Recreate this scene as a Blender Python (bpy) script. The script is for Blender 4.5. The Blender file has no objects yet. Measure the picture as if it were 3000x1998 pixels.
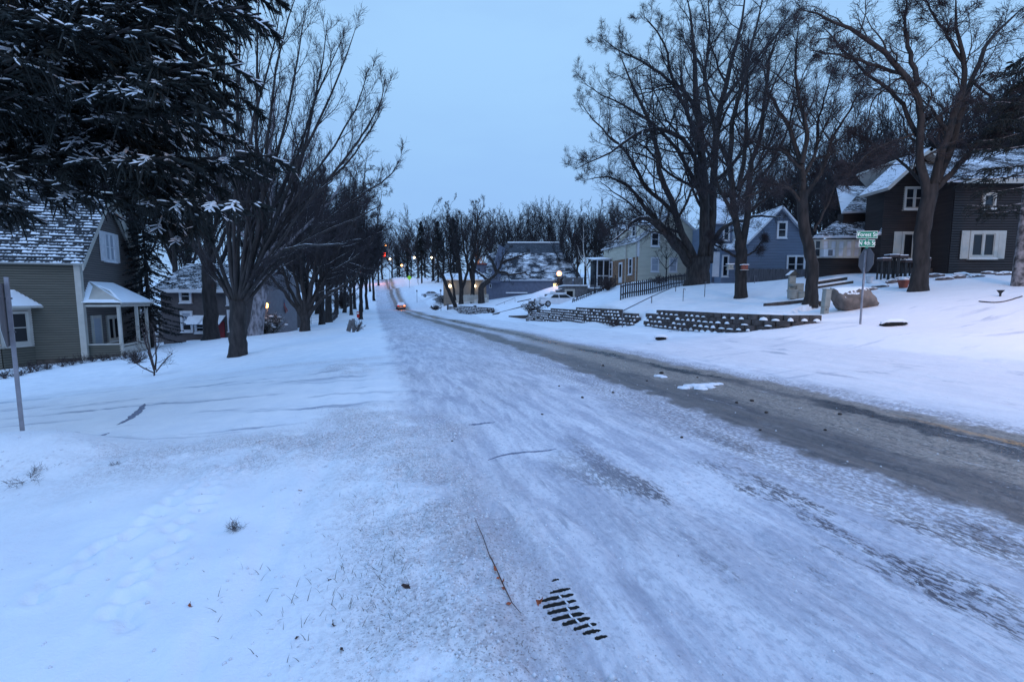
import bpy, math, random
import numpy as np
from mathutils import Vector, Matrix
C = bpy.context.scene.collection
random.seed(7)
RNG = np.random.default_rng(11)
PI = math.pi
# ------------------------------------------------------------------ camera model (used to measure the place)
F = 1300.0; PITCH = math.radians(5.4); EYE = 1.6
cp, sp_ = math.cos(PITCH), math.sin(PITCH)
def PT(u, v, d):
    """point seen at photo position (u,v) standing d metres ahead"""
    x = u-1500.0; y = 999.0-v
    Y = y*sp_+F*cp; Z = y*cp-F*sp_
    k = d/Y
    return (x*k, d, EYE+Z*k)
# ------------------------------------------------------------------ tagging
def tag(o, label=None, cat=None, group=None, kind=None):
    if label: o['label'] = label
    if cat: o['category'] = cat
    if group: o['group'] = group
    if kind: o['kind'] = kind
    return o
def empty(name, loc, rz=0, label=None, cat=None, group=None):
    o = bpy.data.objects.new(name, None); C.objects.link(o)
    o.location = loc; o.rotation_euler = (0, 0, rz)
    return tag(o, label, cat, group)
def link(name, me, parent=None, mat=None):
    if mat is not None and not len(me.materials):
        for m in (mat if isinstance(mat, (list, tuple)) else [mat]): me.materials.append(m)
    o = bpy.data.objects.new(name, me); C.objects.link(o)
    if parent is not None: o.parent = parent
    return o
def copy_tree(o, parent=None):
    c = o.copy(); C.objects.link(c); c.parent = parent
    for ch in list(o.children): copy_tree(ch, c)
    return c
# ------------------------------------------------------------------ mesh helpers
def np_mesh(name, V, Q, T=None, smooth=False):
    me = bpy.data.meshes.new(name)
    V = np.asarray(V, np.float32); Q = np.asarray(Q, np.int32).reshape(-1, 4)
    T = np.zeros((0, 3), np.int32) if T is None else np.asarray(T, np.int32).reshape(-1, 3)
    me.vertices.add(len(V)); me.vertices.foreach_set('co', V.ravel())
    nl = len(Q)*4+len(T)*3
    me.loops.add(nl); me.loops.foreach_set('vertex_index', np.concatenate([Q.ravel(), T.ravel()]))
    me.polygons.add(len(Q)+len(T))
    st = np.concatenate([np.arange(len(Q))*4, len(Q)*4+np.arange(len(T))*3]).astype(np.int32)
    me.polygons.foreach_set('loop_start', st)
    if smooth: me.polygons.foreach_set('use_smooth', np.ones(len(st), bool))
    me.update(calc_edges=True)
    return me
class MB:
    def __init__(s): s.v = []; s.f = []; s.mi = []
    def add(s, vs, fs, mi=0):
        b = len(s.v); s.v += [tuple(p) for p in vs]
        s.f += [tuple(b+i for i in f) for f in fs]; s.mi += [mi]*len(fs)
    def box(s, x0, x1, y0, y1, z0, z1, mi=0, rz=0, piv=None, M=None):
        vs = [(x, y, z) for z in (z0, z1) for y in (y0, y1) for x in (x0, x1)]
        if rz:
            cx, cy = piv if piv else ((x0+x1)/2, (y0+y1)/2); c_, s_ = math.cos(rz), math.sin(rz)
            vs = [(cx+(x-cx)*c_-(y-cy)*s_, cy+(x-cx)*s_+(y-cy)*c_, z) for x, y, z in vs]
        if M is not None: vs = [tuple(M @ Vector(p)) for p in vs]
        s.add(vs, [(0, 2, 3, 1), (4, 5, 7, 6), (0, 1, 5, 4), (2, 6, 7, 3), (0, 4, 6, 2), (1, 3, 7, 5)], mi)
    def hexa(s, vs, mi=0):
        s.add(vs, [(0, 2, 3, 1), (4, 5, 7, 6), (0, 1, 5, 4), (2, 6, 7, 3), (0, 4, 6, 2), (1, 3, 7, 5)], mi)
    def tube(s, pts, rad, n=8, mi=0, cap=True):
        pts = [Vector(p) for p in pts]
        if not isinstance(rad, (list, tuple)): rad = [rad]*len(pts)
        rings = []
        for i, p in enumerate(pts):
            t = (pts[min(i+1, len(pts)-1)]-pts[max(i-1, 0)]).normalized()
            a = t.cross(Vector((0, 0, 1)) if abs(t.z) < .9 else Vector((1, 0, 0))).normalized(); b = t.cross(a)
            rings.append([p+(a*math.cos(2*PI*k/n)+b*math.sin(2*PI*k/n))*rad[i] for k in range(n)])
        vs = [q for r in rings for q in r]; fs = []
        for i in range(len(pts)-1):
            for k in range(n):
                k2 = (k+1) % n; fs.append((i*n+k, i*n+k2, (i+1)*n+k2, (i+1)*n+k))
        if cap: fs += [tuple(range(n))[::-1], tuple((len(pts)-1)*n+k for k in range(n))]
        s.add(vs, fs, mi)
    def lathe(s, prof, n=16, c=(0, 0, 0), mi=0):
        vs = []; fs = []
        for r, z in prof:
            for k in range(n): vs.append((c[0]+r*math.cos(2*PI*k/n), c[1]+r*math.sin(2*PI*k/n), c[2]+z))
        for i in range(len(prof)-1):
            for k in range(n):
                k2 = (k+1) % n; fs.append((i*n+k, i*n+k2, (i+1)*n+k2, (i+1)*n+k))
        fs += [tuple(range(n))[::-1], tuple((len(prof)-1)*n+k for k in range(n))]
        s.add(vs, fs, mi)
    def prism(s, poly, a, b, mi=0):
        """poly: list of 3D-callable points at depth a and b: f(t)->list"""
        A = poly(a); B = poly(b); n = len(A)
        s.add(A+B, [tuple(range(n)), tuple(range(n, 2*n))[::-1]]+[(i, n+i, n+(i+1) % n, (i+1) % n) for i in range(n)], mi)
    def build(s, name, mat, parent=None, smooth=False, bevel=0):
        me = bpy.data.meshes.new(name); me.from_pydata(s.v, [], s.f)
        mats = list(mat) if isinstance(mat, (list, tuple)) else [mat]
        if max(s.mi) >= len(mats): mats.append(lap_shade_of(mats[0]))
        for m in mats: me.materials.append(m)
        me.polygons.foreach_set('material_index', s.mi)
        if smooth: me.polygons.foreach_set('use_smooth', [True]*len(s.f))
        me.update()
        import bmesh
        bm = bmesh.new(); bm.from_mesh(me); bmesh.ops.recalc_face_normals(bm, faces=bm.faces); bm.to_mesh(me); bm.free()
        o = link(name, me, parent)
        if bevel:
            md = o.modifiers.new('b', 'BEVEL'); md.width = bevel; md.segments = 2; md.limit_method = 'ANGLE'
        return o
# value noise in numpy
def _h(ix, iy, seed):
    n = (ix.astype(np.int64)*374761393+iy.astype(np.int64)*668265263+seed*1442695041) & 0x7fffffff
    n = ((n ^ (n >> 13))*1274126177) & 0x7fffffff
    n = (n ^ (n >> 16)) & 0xffffff
    return n/float(0xffffff)
def vnoise(x, y, seed=0):
    ix = np.floor(x); iy = np.floor(y); fx = x-ix; fy = y-iy
    fx = fx*fx*(3-2*fx); fy = fy*fy*(3-2*fy)
    a = _h(ix, iy, seed); b = _h(ix+1, iy, seed); c = _h(ix, iy+1, seed); d = _h(ix+1, iy+1, seed)
    return (a*(1-fx)+b*fx)*(1-fy)+(c*(1-fx)+d*fx)*fy
def fbm(x, y, o=4, seed=0):
    s = 0; a = .5
    for i in range(o): s = s+a*vnoise(x*2**i, y*2**i, seed+i*17); a *= .5
    return s
def sstep(a, b, x):
    t = np.clip((x-a)/float(b-a), 0, 1); return t*t*(3-2*t)
# ------------------------------------------------------------------ materials
def newmat(name):
    m = bpy.data.materials.new(name); m.use_nodes = True
    nt = m.node_tree; b = nt.nodes['Principled BSDF']
    return m, nt, b
class G:
    """tiny node helper"""
    def __init__(s, nt): s.nt = nt
    def n(s, t, **k):
        nd = s.nt.nodes.new(t)
        for a, b in k.items(): setattr(nd, a, b)
        return nd
    def lk(s, a, b): s.nt.links.new(a, b)
    def set(s, sock, v):
        if isinstance(v, bpy.types.NodeSocket): s.lk(v, sock)
        else: sock.default_value = v
    def m(s, op, a, b=0.0, c=0.0):
        nd = s.n('ShaderNodeMath', operation=op); s.set(nd.inputs[0], a); s.set(nd.inputs[1], b); s.set(nd.inputs[2], c)
        return nd.outputs[0]
    def ss(s, x, a, b, lo=0.0, hi=1.0):
        nd = s.n('ShaderNodeMapRange', interpolation_type='SMOOTHSTEP')
        s.set(nd.inputs[0], x); nd.inputs[1].default_value = a; nd.inputs[2].default_value = b
        nd.inputs[3].default_value = lo; nd.inputs[4].default_value = hi
        return nd.outputs[0]
    def mix(s, f, a, b):
        nd = s.n('ShaderNodeMix', data_type='RGBA'); s.set(nd.inputs[0], f)
        s.set(nd.inputs[6], a if isinstance(a, bpy.types.NodeSocket) else (*a, 1)); s.set(nd.inputs[7], b if isinstance(b, bpy.types.NodeSocket) else (*b, 1))
        return nd.outputs[2]
    def noise(s, vec, scale, detail=3, rough=.5, dist=0.0):
        nd = s.n('ShaderNodeTexNoise'); s.set(nd.inputs['Vector'], vec); nd.inputs['Scale'].default_value = scale
        nd.inputs['Detail'].default_value = detail; nd.inputs['Roughness'].default_value = rough; nd.inputs['Distortion'].default_value = dist
        return nd.outputs[0]
    def scl(s, vec, sc):
        nd = s.n('ShaderNodeVectorMath', operation='MULTIPLY'); s.set(nd.inputs[0], vec); nd.inputs[1].default_value = sc
        return nd.outputs[0]
    def obj(s): return s.n('ShaderNodeTexCoord').outputs['Object']
    def uv(s): return s.n('ShaderNodeTexCoord').outputs['UV']
    def geo(s): return s.n('ShaderNodeNewGeometry')
    def bump(s, h, st, dist, bsdf):
        nd = s.n('ShaderNodeBump'); nd.inputs['Strength'].default_value = st; nd.inputs['Distance'].default_value = dist
        s.set(nd.inputs['Height'], h); s.lk(nd.outputs[0], bsdf.inputs['Normal'])
SNOW = (.80, .82, .86)
COL = {}
def lap_shade_of(m):  # darker copy of a siding colour, for the painted shade at the laps
    n = m.name+'_lap_shade'
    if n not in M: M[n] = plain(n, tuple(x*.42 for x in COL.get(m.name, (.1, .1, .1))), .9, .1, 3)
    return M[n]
def plain(name, col, rough=.6, var=.25, scale=6, metal=0, bump=0, stretch=(1, 1, 1), snow=0.0):
    m, nt, b = newmat(name); g = G(nt); COL[m.name] = col
    o = g.obj(); nz = g.noise(g.scl(o, stretch), scale, 4)
    c2 = tuple(x*(1-var) for x in col); c1 = tuple(min(1, x*(1+var)) for x in col)
    c = g.mix(g.ss(nz, .3, .7), c2, c1)
    if snow:
        nz2 = g.noise(o, 7, 3)
        sep = g.n('ShaderNodeSeparateXYZ'); g.lk(g.geo().outputs['Normal'], sep.inputs[0])
        up = g.ss(g.m('ADD', sep.outputs[2], g.m('MULTIPLY', nz2, .6)), 1.22-snow, 1.30-snow)
        c = g.mix(up, c, SNOW)
    g.lk(c, b.inputs['Base Color']); b.inputs['Roughness'].default_value = rough; b.inputs['Metallic'].default_value = metal
    if bump: g.bump(g.noise(g.scl(o, stretch), scale*3, 4), .5, bump, b)
    return m
def emis(name, col, st):
    m, nt, b = newmat(name)
    b.inputs['Base Color'].default_value = (*col, 1); b.inputs['Emission Color'].default_value = (*col, 1); b.inputs['Emission Strength'].default_value = st
    return m
def roofmat(name, dark, amount, course=.16, side=.3, patch=1.0, clean=.0):
    """shingles with snow caught on the courses"""
    m, nt, b = newmat(name); g = G(nt); uv = g.uv()
    sep = g.n('ShaderNodeSeparateXYZ'); g.lk(uv, sep.inputs[0])
    row = g.m('DIVIDE', sep.outputs[1], course); fr = g.m('FRACT', row)
    ri = g.m('FLOOR', row)
    off = g.m('FRACT', g.m('MULTIPLY', g.m('SINE', g.m('MULTIPLY', ri, 12.99)), 43.7))
    col = g.m('FLOOR', g.m('ADD', g.m('DIVIDE', sep.outputs[0], side), off))
    cmb = g.n('ShaderNodeCombineXYZ'); g.lk(col, cmb.inputs[0]); g.lk(ri, cmb.inputs[1])
    wn = g.n('ShaderNodeTexWhiteNoise', noise_dimensions='2D'); g.lk(cmb.outputs[0], wn.inputs['Vector'])
    big = g.noise(g.scl(uv, (.35, .5, 1)), 1.3, 3); fine = g.noise(uv, 9, 3)
    s = g.m('ADD', g.m('MULTIPLY', g.m('SUBTRACT', big, .5), 1.5*patch), amount)
    s = g.m('ADD', s, g.m('MULTIPLY', g.m('SUBTRACT', .5, fr), .55))
    s = g.m('ADD', s, g.m('MULTIPLY', g.m('SUBTRACT', wn.outputs[0], .5), .35))
    s = g.m('ADD', s, g.m('MULTIPLY', g.m('SUBTRACT', fine, .5), .9))
    mask = g.ss(s, .42, .6)
    dk = g.mix(wn.outputs[0], tuple(x*.6 for x in dark), tuple(x*1.4 for x in dark))
    g.lk(g.mix(mask, dk, SNOW), b.inputs['Base Color']); b.inputs['Roughness'].default_value = .8
    g.bump(g.m('ADD', mask, g.m('MULTIPLY', fr, -.5)), .6, .03, b)
    return m
M = {}
def mk_mats():
    M['snow'] = plain('snow', SNOW, .75, .03, 3, bump=.01)
    M['bark'] = plain('bark', (.021, .018, .018), .9, .5, 7, bump=.03, stretch=(1, 1, .25), snow=.0)
    M['bark_snow'] = plain('bark_snow', (.030, .026, .026), .9, .5, 7, bump=.03, stretch=(1, 1, .25), snow=.24)
    M['bark_pale'] = plain('bark_pale', (.20, .19, .21), .9, .6, 6, bump=.02, stretch=(1, 1, .4), snow=.3)
    M['bark_speck'] = plain('bark_speck', (.17, .155, .16), .9, .85, 6, bump=.03, stretch=(1, 1, .8))
    M['twig'] = plain('twig', (.030, .025, .030), .9, .3, 3)
    M['twig_far'] = plain('twig_far', (.026, .022, .028), .9, .25, 1)
    M['birch'] = plain('birch', (.5, .48, .46), .8, .3, 5)
    M['needle'] = plain('needle', (.006, .0095, .0085), .8, .5, 5)
    M['needle_far'] = plain('needle_far', (.006, .009, .010), .8, .4, 1)
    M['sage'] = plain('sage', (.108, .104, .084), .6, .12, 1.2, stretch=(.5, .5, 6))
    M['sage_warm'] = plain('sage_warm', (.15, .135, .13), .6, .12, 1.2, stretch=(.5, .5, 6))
    M['cream'] = plain('cream', (.42, .40, .36), .55, .08, 3)
    M['white'] = plain('white_paint', (.58, .59, .62), .5, .06, 3)
    M['yellow'] = plain('yellow_siding', (.60, .59, .50), .6, .06, 1.2, stretch=(.5, .5, 6))
    M['blue'] = plain('blue_siding', (.15, .195, .275), .6, .08, 1.2, stretch=(.5, .5, 6))
    M['brown'] = plain('brown_siding', (.026, .019, .019), .6, .25, 1.5, stretch=(.5, .5, 6))
    M['stucco'] = plain('stucco', (.085, .073, .075), .9, .12, 4, bump=.01)
    M['found'] = plain('foundation', (.08, .065, .055), .9, .3, 4)
    M['brick'] = plain('brick', (.20, .12, .075), .9, .6, 7)
    M['slate'] = plain('slate_wall', (.13, .15, .21), .8, .12, 2)
    M['beige'] = plain('beige_wall', (.20, .17, .14), .8, .1, 2)
    M['pane'] = plain('glass', (.012, .015, .02), .08, .1, 1)
    M['pane_dark'] = plain('dark_glass', (.004, .004, .006), .35, .1, 1)
    M['blind'] = plain('blind', (.30, .33, .38), .5, .05, 1, stretch=(1, 1, 12))
    M['plastic'] = plain('plastic_sheet', (.45, .47, .52), .3, .15, 3)
    M['pane_lit'] = emis('lit_glass', (1, .68, .28), 2.4)
    M['lamp_warm'] = emis('lamp_glow', (1, .42, .10), 9)
    M['lamp_white'] = emis('lamp_white', (1, .80, .50), 9)
    M['lamp_globe'] = emis('globe_glow', (1, .50, .26), 1.6)
    M['red_light'] = emis('red_light', (1, .05, .02), 8)
    M['tail'] = emis('tail_light', (1, .22, .06), 3)
    M['galv'] = plain('galvanised', (.24, .24, .27), .5, .15, 9, metal=.2)
    M['signback'] = plain('sign_back', (.10, .095, .105), .5, .1, 4)
    M['signred'] = plain('sign_red', (.5, .02, .02), .4, .05, 4)
    M['green'] = plain('sign_green', (.0, .17, .10), .4, .05, 4)
    M['lettering'] = plain('lettering', (.8, .82, .8), .5, .02, 4)
    M['limeyel'] = plain('sign_lime', (.42, .80, .03), .4, .05, 4)
    M['block'] = plain('concrete_block', (.065, .056, .055), .95, .35, 5, bump=.01)
    M['timber'] = plain('old_timber', (.055, .045, .042), .9, .3, 5)
    M['fencedk'] = plain('dark_picket', (.030, .028, .034), .85, .3, 5)
    M['fencegr'] = plain('grey_boards', (.085, .078, .085), .9, .35, 4, stretch=(3, 3, .3))
    M['black'] = plain('black_iron', (.012, .012, .014), .6, .1, 5)
    M['steel'] = plain('rail_steel', (.10, .10, .115), .5, .1, 5)
    M['concrete'] = plain('concrete', (.12, .118, .125), .9, .25, 3, bump=.01)
    M['rock'] = plain('boulder', (.15, .12, .105), .9, .35, 3, bump=.04, snow=.30)
    M['rock_s'] = plain('small_rock', (.12, .10, .10), .9, .35, 3, bump=.02, snow=.42)
    M['util'] = plain('utility_grey', (.24, .25, .23), .6, .1, 5)
    M['shrub'] = plain('shrub', (.05, .035, .035), .9, .4, 4)
    M['shrub_snow'] = plain('shrub_snow', (.045, .045, .04), .9, .4, 6, snow=.45)
    M['pot'] = plain('terracotta', (.22, .06, .04), .8, .15, 5)
    M['carwhite'] = plain('car_paint', (.52, .56, .62), .35, .05, 3, snow=.2)
    M['carsnow'] = plain('car_snowed', (.70, .72, .76), .7, .05, 3)
    M['cardark'] = plain('car_dark', (.06, .065, .075), .35, .05, 3, snow=.18)
    M['tyre'] = plain('tyre', (.015, .015, .016), .9, .1, 5)
    M['rim'] = plain('rim', (.35, .36, .38), .4, .1, 5, metal=.5)
    M['leaf'] = plain('dead_leaf', (.05, .025, .02), .8, .4, 30)
    M['leaf_or'] = plain('orange_leaf', (.30, .075, .03), .8, .4, 40)
    M['packed'] = plain('packed_snow', (.66, .67, .72), .8, .15, 14, bump=.02)
    M['stalk'] = plain('dry_grass', (.075, .070, .05), .9, .4, 9)
    M['iron'] = plain('grate_iron', (.30, .31, .34), .8, .4, 30)
    M['iron_dark'] = plain('rusty_iron', (.06, .05, .045), .8, .3, 30)
    M['void'] = plain('drain_void', (.002, .002, .002), 1, .0, 3)
    M['clod'] = plain('dirt_clod', (.045, .035, .03), .9, .4, 20)
    M['ice'] = plain('snow_chunk', (.70, .72, .77), .7, .08, 10)
    M['flag'] = None
    M['roof_l'] = roofmat('roof_tiles', (.012, .014, .018), .35, .20, .34, .35)
    M['roof_thin'] = roofmat('roof_shingles', (.028, .021, .021), .40, .15, .3, 1.0)
    M['roof_sn'] = roofmat('roof_snowy', (.05, .045, .05), .80, .15, .3, 1.0)
    M['roof_dk'] = roofmat('roof_dark', (.022, .026, .036), .02, .16, .3, .6)
    M['roof_mid'] = roofmat('roof_patchy', (.018, .02, .028), .40, .3, .8, 1.5)
mk_mats()
# ------------------------------------------------------------------ road frame
TX, TY = -.2957, .9553            # direction of the main road in plan
def LS(x, y): return x*TY-y*TX, x*TX+y*TY
def XYls(l, s): return l*TY+s*TX, -l*TX+s*TY
# retaining walls: plan polylines (from photo) with base and top heights
def wpt(u, vb, vt, d):
    a = PT(u, vb, d); b = PT(u, vt, d); return (a[0], a[1], a[2], b[2])
WALLS = {
 'a': [wpt(1893, 955, 921, 23.5), wpt(1940, 962, 919, 22), wpt(2010, 966, 918, 20), wpt(2100, 972, 919, 17.8), wpt(2200, 975, 923, 16.2), wpt(2300, 962, 929, 15.2), wpt(2400, 946, 938, 15.2)],
 'b': [wpt(1548, 941, 914, 47), wpt(1600, 942, 910, 42), wpt(1650, 943, 908, 37.5), wpt(1720, 947, 908, 32), wpt(1790, 953, 913, 28.5), wpt(1873, 955, 924, 25.2)],
 'c': [wpt(1313, 911, 901, 79), wpt(1350, 917, 900, 70), wpt(1390, 922, 899, 62), wpt(1446, 918, 907, 54)],
}
def wall_step(x, y):
    x = np.asarray(x, float); y = np.asarray(y, float); out = np.zeros_like(x)
    for pts in WALLS.values():
        best = np.full(x.shape, 1e9); hs = np.zeros_like(x); ws = np.zeros_like(x); sd = np.zeros_like(x); endf = np.full(x.shape, 1e9); n = len(pts)-1
        for i in range(n):
            ax, ay, ab, at = pts[i]; bx, by, bb, bt = pts[i+1]
            dx, dy = bx-ax, by-ay; L2 = dx*dx+dy*dy; L = math.sqrt(L2)
            tr = ((x-ax)*dx+(y-ay)*dy)/L2; t = np.clip(tr, 0, 1)
            dd = np.hypot(x-(ax+dx*t), y-(ay+dy*t)); side = ((x-ax)*(-dy)+(y-ay)*dx)/L
            over = np.zeros_like(x)
            if i == 0: over = np.maximum(over, -tr*L)
            if i == n-1: over = np.maximum(over, (tr-1)*L)
            w = (dd*dd+.15)**-2; hs += w*((at-ab)*(1-t)+(bt-bb)*t); ws += w
            k = dd < best; best = np.where(k, dd, best)
            sd = np.where(k, np.where(over > 0, side, np.sign(side)*dd), sd); endf = np.where(k, over, endf)
        out += hs/ws*sstep(.12, .42, sd)*np.exp(-np.maximum(sd, 0)/6)*(1-sstep(0, 2.6, endf))
    return out
# ------------------------------------------------------------------ terrain control points
CT = []
def ctl(u, v, d): p = PT(u, v, d); CT.append((p[0], p[1], p[2])); return p
for l in (-1, 2, 5, 8, 11):
    for s in (-12, -6, 0, 4, 9, 13): 
        x, y = XYls(l, s); CT.append((x, y, (.0105*(l-5)**2 if l > 5 else 0)*(1 if 2 < s < 11 else .7) if s > -5 else 0))
for d, z in ((20, -.02), (26, -.12), (34, -.22), (42, -.32), (55, -.42), (70, -.5), (82, -.55), (95, -.35), (108, 1.0), (125, 2.8), (150, 4.9), (200, 8.6), (260, 12), (340, 16)):
    for l in (0, 5.5, 11):
        s = (d-l*(-TX))/TY; x, y = XYls(l, s); CT.append((x, y, z))
for pts in WALLS.values():
    for x, y, zb, zt in pts:
        CT.append((x-.35*TY, y+.35*TX, zb))
GP = dict(stopL=(60, 1285, 5.3), houseL=(255, 1055, 21.5), treeL1=(695, 1042, 17.7), shrubL=(455, 1100, 14.8), h2a=(528, 1005, 33), h2b=(767, 984, 32.5),
 L0=(617, 993, 29), L2=(745, 982, 30), L3=(893, 970, 29), L4=(943, 951, 41), L5=(962, 945, 46), L6=(1057, 936, 50), stump=(1040, 975, 26), fenceL=(985, 935, 52),
 sign=(2522, 947, 14.3), inlet=(2618, 960, 13.9), inlet2=(1936, 998, 17.4), t1=(2045, 832, 34), t2=(2170, 873, 26), t3=(2372, 889, 20), t4=(2690, 851, 19), t5=(2985, 838, 18),
 ped=(2415, 921, 17.2), rock=(2500, 904, 17), pfa=(1820, 876, 30), pfb=(2020, 836, 38), yel=(1867, 824, 46), yelr=(2083, 822, 48), blu=(2185, 838, 38.5), blur=(2385, 842, 38.5),
 brn=(2780, 802, 23.5), brnr=(3000, 800, 23.5), brnl=(2590, 800, 25.5), por=(2400, 805, 28), fgr=(2190, 838, 35), fgr2=(2385, 843, 35),
 car1=(1260, 871, 108), dia=(1200, 841, 130), lampc=(1638, 842, 67), c1=(1337, 892, 75), c2=(1383, 888, 74), c3=(1412, 888, 73), st1=(1600, 880, 58), gar=(1690, 873, 56),
 bb=(1440, 876, 84), bb2=(1650, 850, 80), hill1=(1500, 885, 68), hill2=(1560, 862, 68), hill3=(1620, 840, 68), yf=(1740, 855, 50), yf2=(1790, 880, 40),
 far1=(1240, 828, 150), far2=(1170, 812, 185), far3=(1300, 828, 140), x2=(1280, 908, 88), garB=(1340, 889, 92),
 lft=(300, 1130, 12), lft0=(30, 1140, 11.5), lw=(850, 925, 60), lw2=(1000, 905, 75), lw3=(900, 895, 95), rx=(3000, 922, 13), rx3=(2700, 985, 11))
for k, (u, v, d) in GP.items(): ctl(u, v, d)
CT += [(-12, 2, -.35), (-18, 6, -1.0), (-25, 0, -1.5), (-60, 60, -4), (-40, 60, -2.4), (-80, 120, 0), (-90, 200, 8), (60, 60, 6), (45, 30, 4.5), (90, 120, 12), (20, 120, 8), (10, 160, 10), (60, 200, 14),
       (12, -6, .6), (25, 0, 2.2), (-5, -20, 0), (30, -30, 3), (-40, -30, -3), (0, 420, 18), (-200, 300, 16), (200, 300, 22), (-200, 0, -8), (200, 0, 14), (100, 25, 9)]
CT = np.array(CT)
_z = CT[:, 2]-wall_step(CT[:, 0], CT[:, 1])
CP_ = CT[:, :2]
def _phi(r): return -np.sqrt(r*r+2.0)
_A = _phi(np.hypot(CP_[:, None, 0]-CP_[None, :, 0], CP_[:, None, 1]-CP_[None, :, 1]))+np.eye(len(CP_))*.12
_n = len(CP_); _Pm = np.c_[np.ones(_n), CP_/100]
_S = np.zeros((_n+3, _n+3)); _S[:_n, :_n] = _A; _S[:_n, _n:] = _Pm; _S[_n:, :_n] = _Pm.T
_w = np.linalg.solve(_S, np.r_[_z, 0, 0, 0])
def terr_smooth(x, y):
    x = np.atleast_1d(np.asarray(x, float)); y = np.atleast_1d(np.asarray(y, float)); sh = x.shape
    X = x.ravel(); Y = y.ravel(); out = np.empty(len(X))
    for i in range(0, len(X), 20000):
        a = X[i:i+20000]; b = Y[i:i+20000]
        out[i:i+20000] = _phi(np.hypot(a[:, None]-CP_[None, :, 0], b[:, None]-CP_[None, :, 1])) @ _w[:_n]+_w[_n]+a/100*_w[_n+1]+b/100*_w[_n+2]
    return out.reshape(sh)+wall_step(x, y)
def dirt_mask(l, s):
    """granular ploughed snow: along the left kerb line, round the corner into the side street"""
    a = np.exp(-((l-.1-.3*np.sin(s*.7))/.6)**2)*sstep(-9, 1.5, s)*(1-sstep(6.2, 7.5, s))
    ang = np.exp(-((s-5.3-.06*l)/.7)**2)*sstep(-4.5, -.5, l)*(1-sstep(.6, 1.5, l))
    b = np.exp(-((l+.6)/.7)**2)*np.exp(-((s-10.7)/1.0)**2)*.8+np.exp(-((s-12.3)/.5)**2)*sstep(-12, -1, l)*(1-sstep(0, 1, l))*.45
    return np.clip(np.maximum.reduce([a, ang, b]), 0, 1)
FOOT = []
for (u0, v0), (u1, v1), n in (((640, 1380), (0, 1800), 22), ((760, 1310), (560, 1480), 9), ((560, 1460), (250, 1900), 16)):
    for i in range(n):
        t = i/(n-1.); u = u0+(u1-u0)*t; v = v0+(v1-v0)*t
        d = EYE*F/(v-876)*.99; FOOT.append(((u-1500)*d/F+random.uniform(-.07, .07), d+random.uniform(-.05, .05)))
def detail(x, y, r):
    l, s = LS(x, y)
    near = 1-sstep(14, 40, r)
    lawn = 1-sstep(-.8, .6, l)*(1-sstep(10.8, 12.2, l))
    forest = sstep(5.2, 6.2, s)*(1-sstep(11.6, 12.4, s))
    lawn = lawn*(1-forest)
    z = (fbm(x*.7, y*.7, 3, 5)-.5)*.14*lawn*near+(fbm((x+y*.6)*5, (y-x*.6)*1.1, 3, 77)-.5)*.05*lawn*near*sstep(1.5, -1.5, x+1.2*0)
    z += (fbm(l*3.0, s*.35, 3, 9)-.5)*.045*(1-lawn)*near
    dm = dirt_mask(l, s)
    z += dm*(.05+.10*(fbm(x*6, y*6, 3, 21)-.45))*near
    z += (fbm(x*9, y*9, 2, 31)-.5)*.022*near*(1-.5*lawn)
    # kerb line windrow, right side
    z += .05*np.exp(-((l-11.6)/.5)**2)*(1-forest)*near
    # snow pile at the far left by the stop sign
    px, py, _ = PT(40, 1330, 4.35)
    q = np.hypot((x-px)/.95, (y-py)/.62); z += .30*np.exp(-q**2.4)
    for fx, fy in FOOT:
        dd = np.hypot(x-fx, y-fy)
        k = dd < .5
        if k.any(): z = np.where(k, z-.030*np.exp(-(dd/.045)**4)+.008*np.exp(-((dd-.09)/.03)**2), z)
    gq = np.hypot(x-GX, y-GY); z = z*sstep(.22, .42, gq)
    # ski-like narrow groove on the near lawn
    g0 = PT(1000, 1290, 4.9); g1 = PT(640, 1998, 1.95)
    dx, dy = g1[0]-g0[0], g1[1]-g0[1]; L = math.hypot(dx, dy); t = ((x-g0[0])*dx+(y-g0[1])*dy)/L
    dd = np.abs((x-g0[0])*dy-(y-g0[1])*dx)/L
    z -= .03*np.exp(-(dd/.10)**2)*sstep(0, .5, t)*(1-sstep(L-.1, L+1, t))
    return z
def terr(x, y):
    x = float(x); y = float(y); a = np.array([x]); b = np.array([y])
    return float((terr_smooth(a, b)+detail(a, b, np.hypot(a, b)))[0])
def at(u, d):
    """plan point on the ground in photo column u at distance d"""
    x = (u-1500)*d/F/cp*1.0
    for _ in range(2):
        z = terr(x, d); # column scale depends slightly on height
        Zr = (z-EYE); y = (Zr*cp+d*sp_); Yf = d*cp-Zr*sp_
        x = (u-1500)/F*Yf
    return Vector((x, d, terr(x, d)))
# grate opening
GX, GY, _ = PT(1674, 1786, 2.20); GX, GY = float(GX), float(GY)
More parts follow.
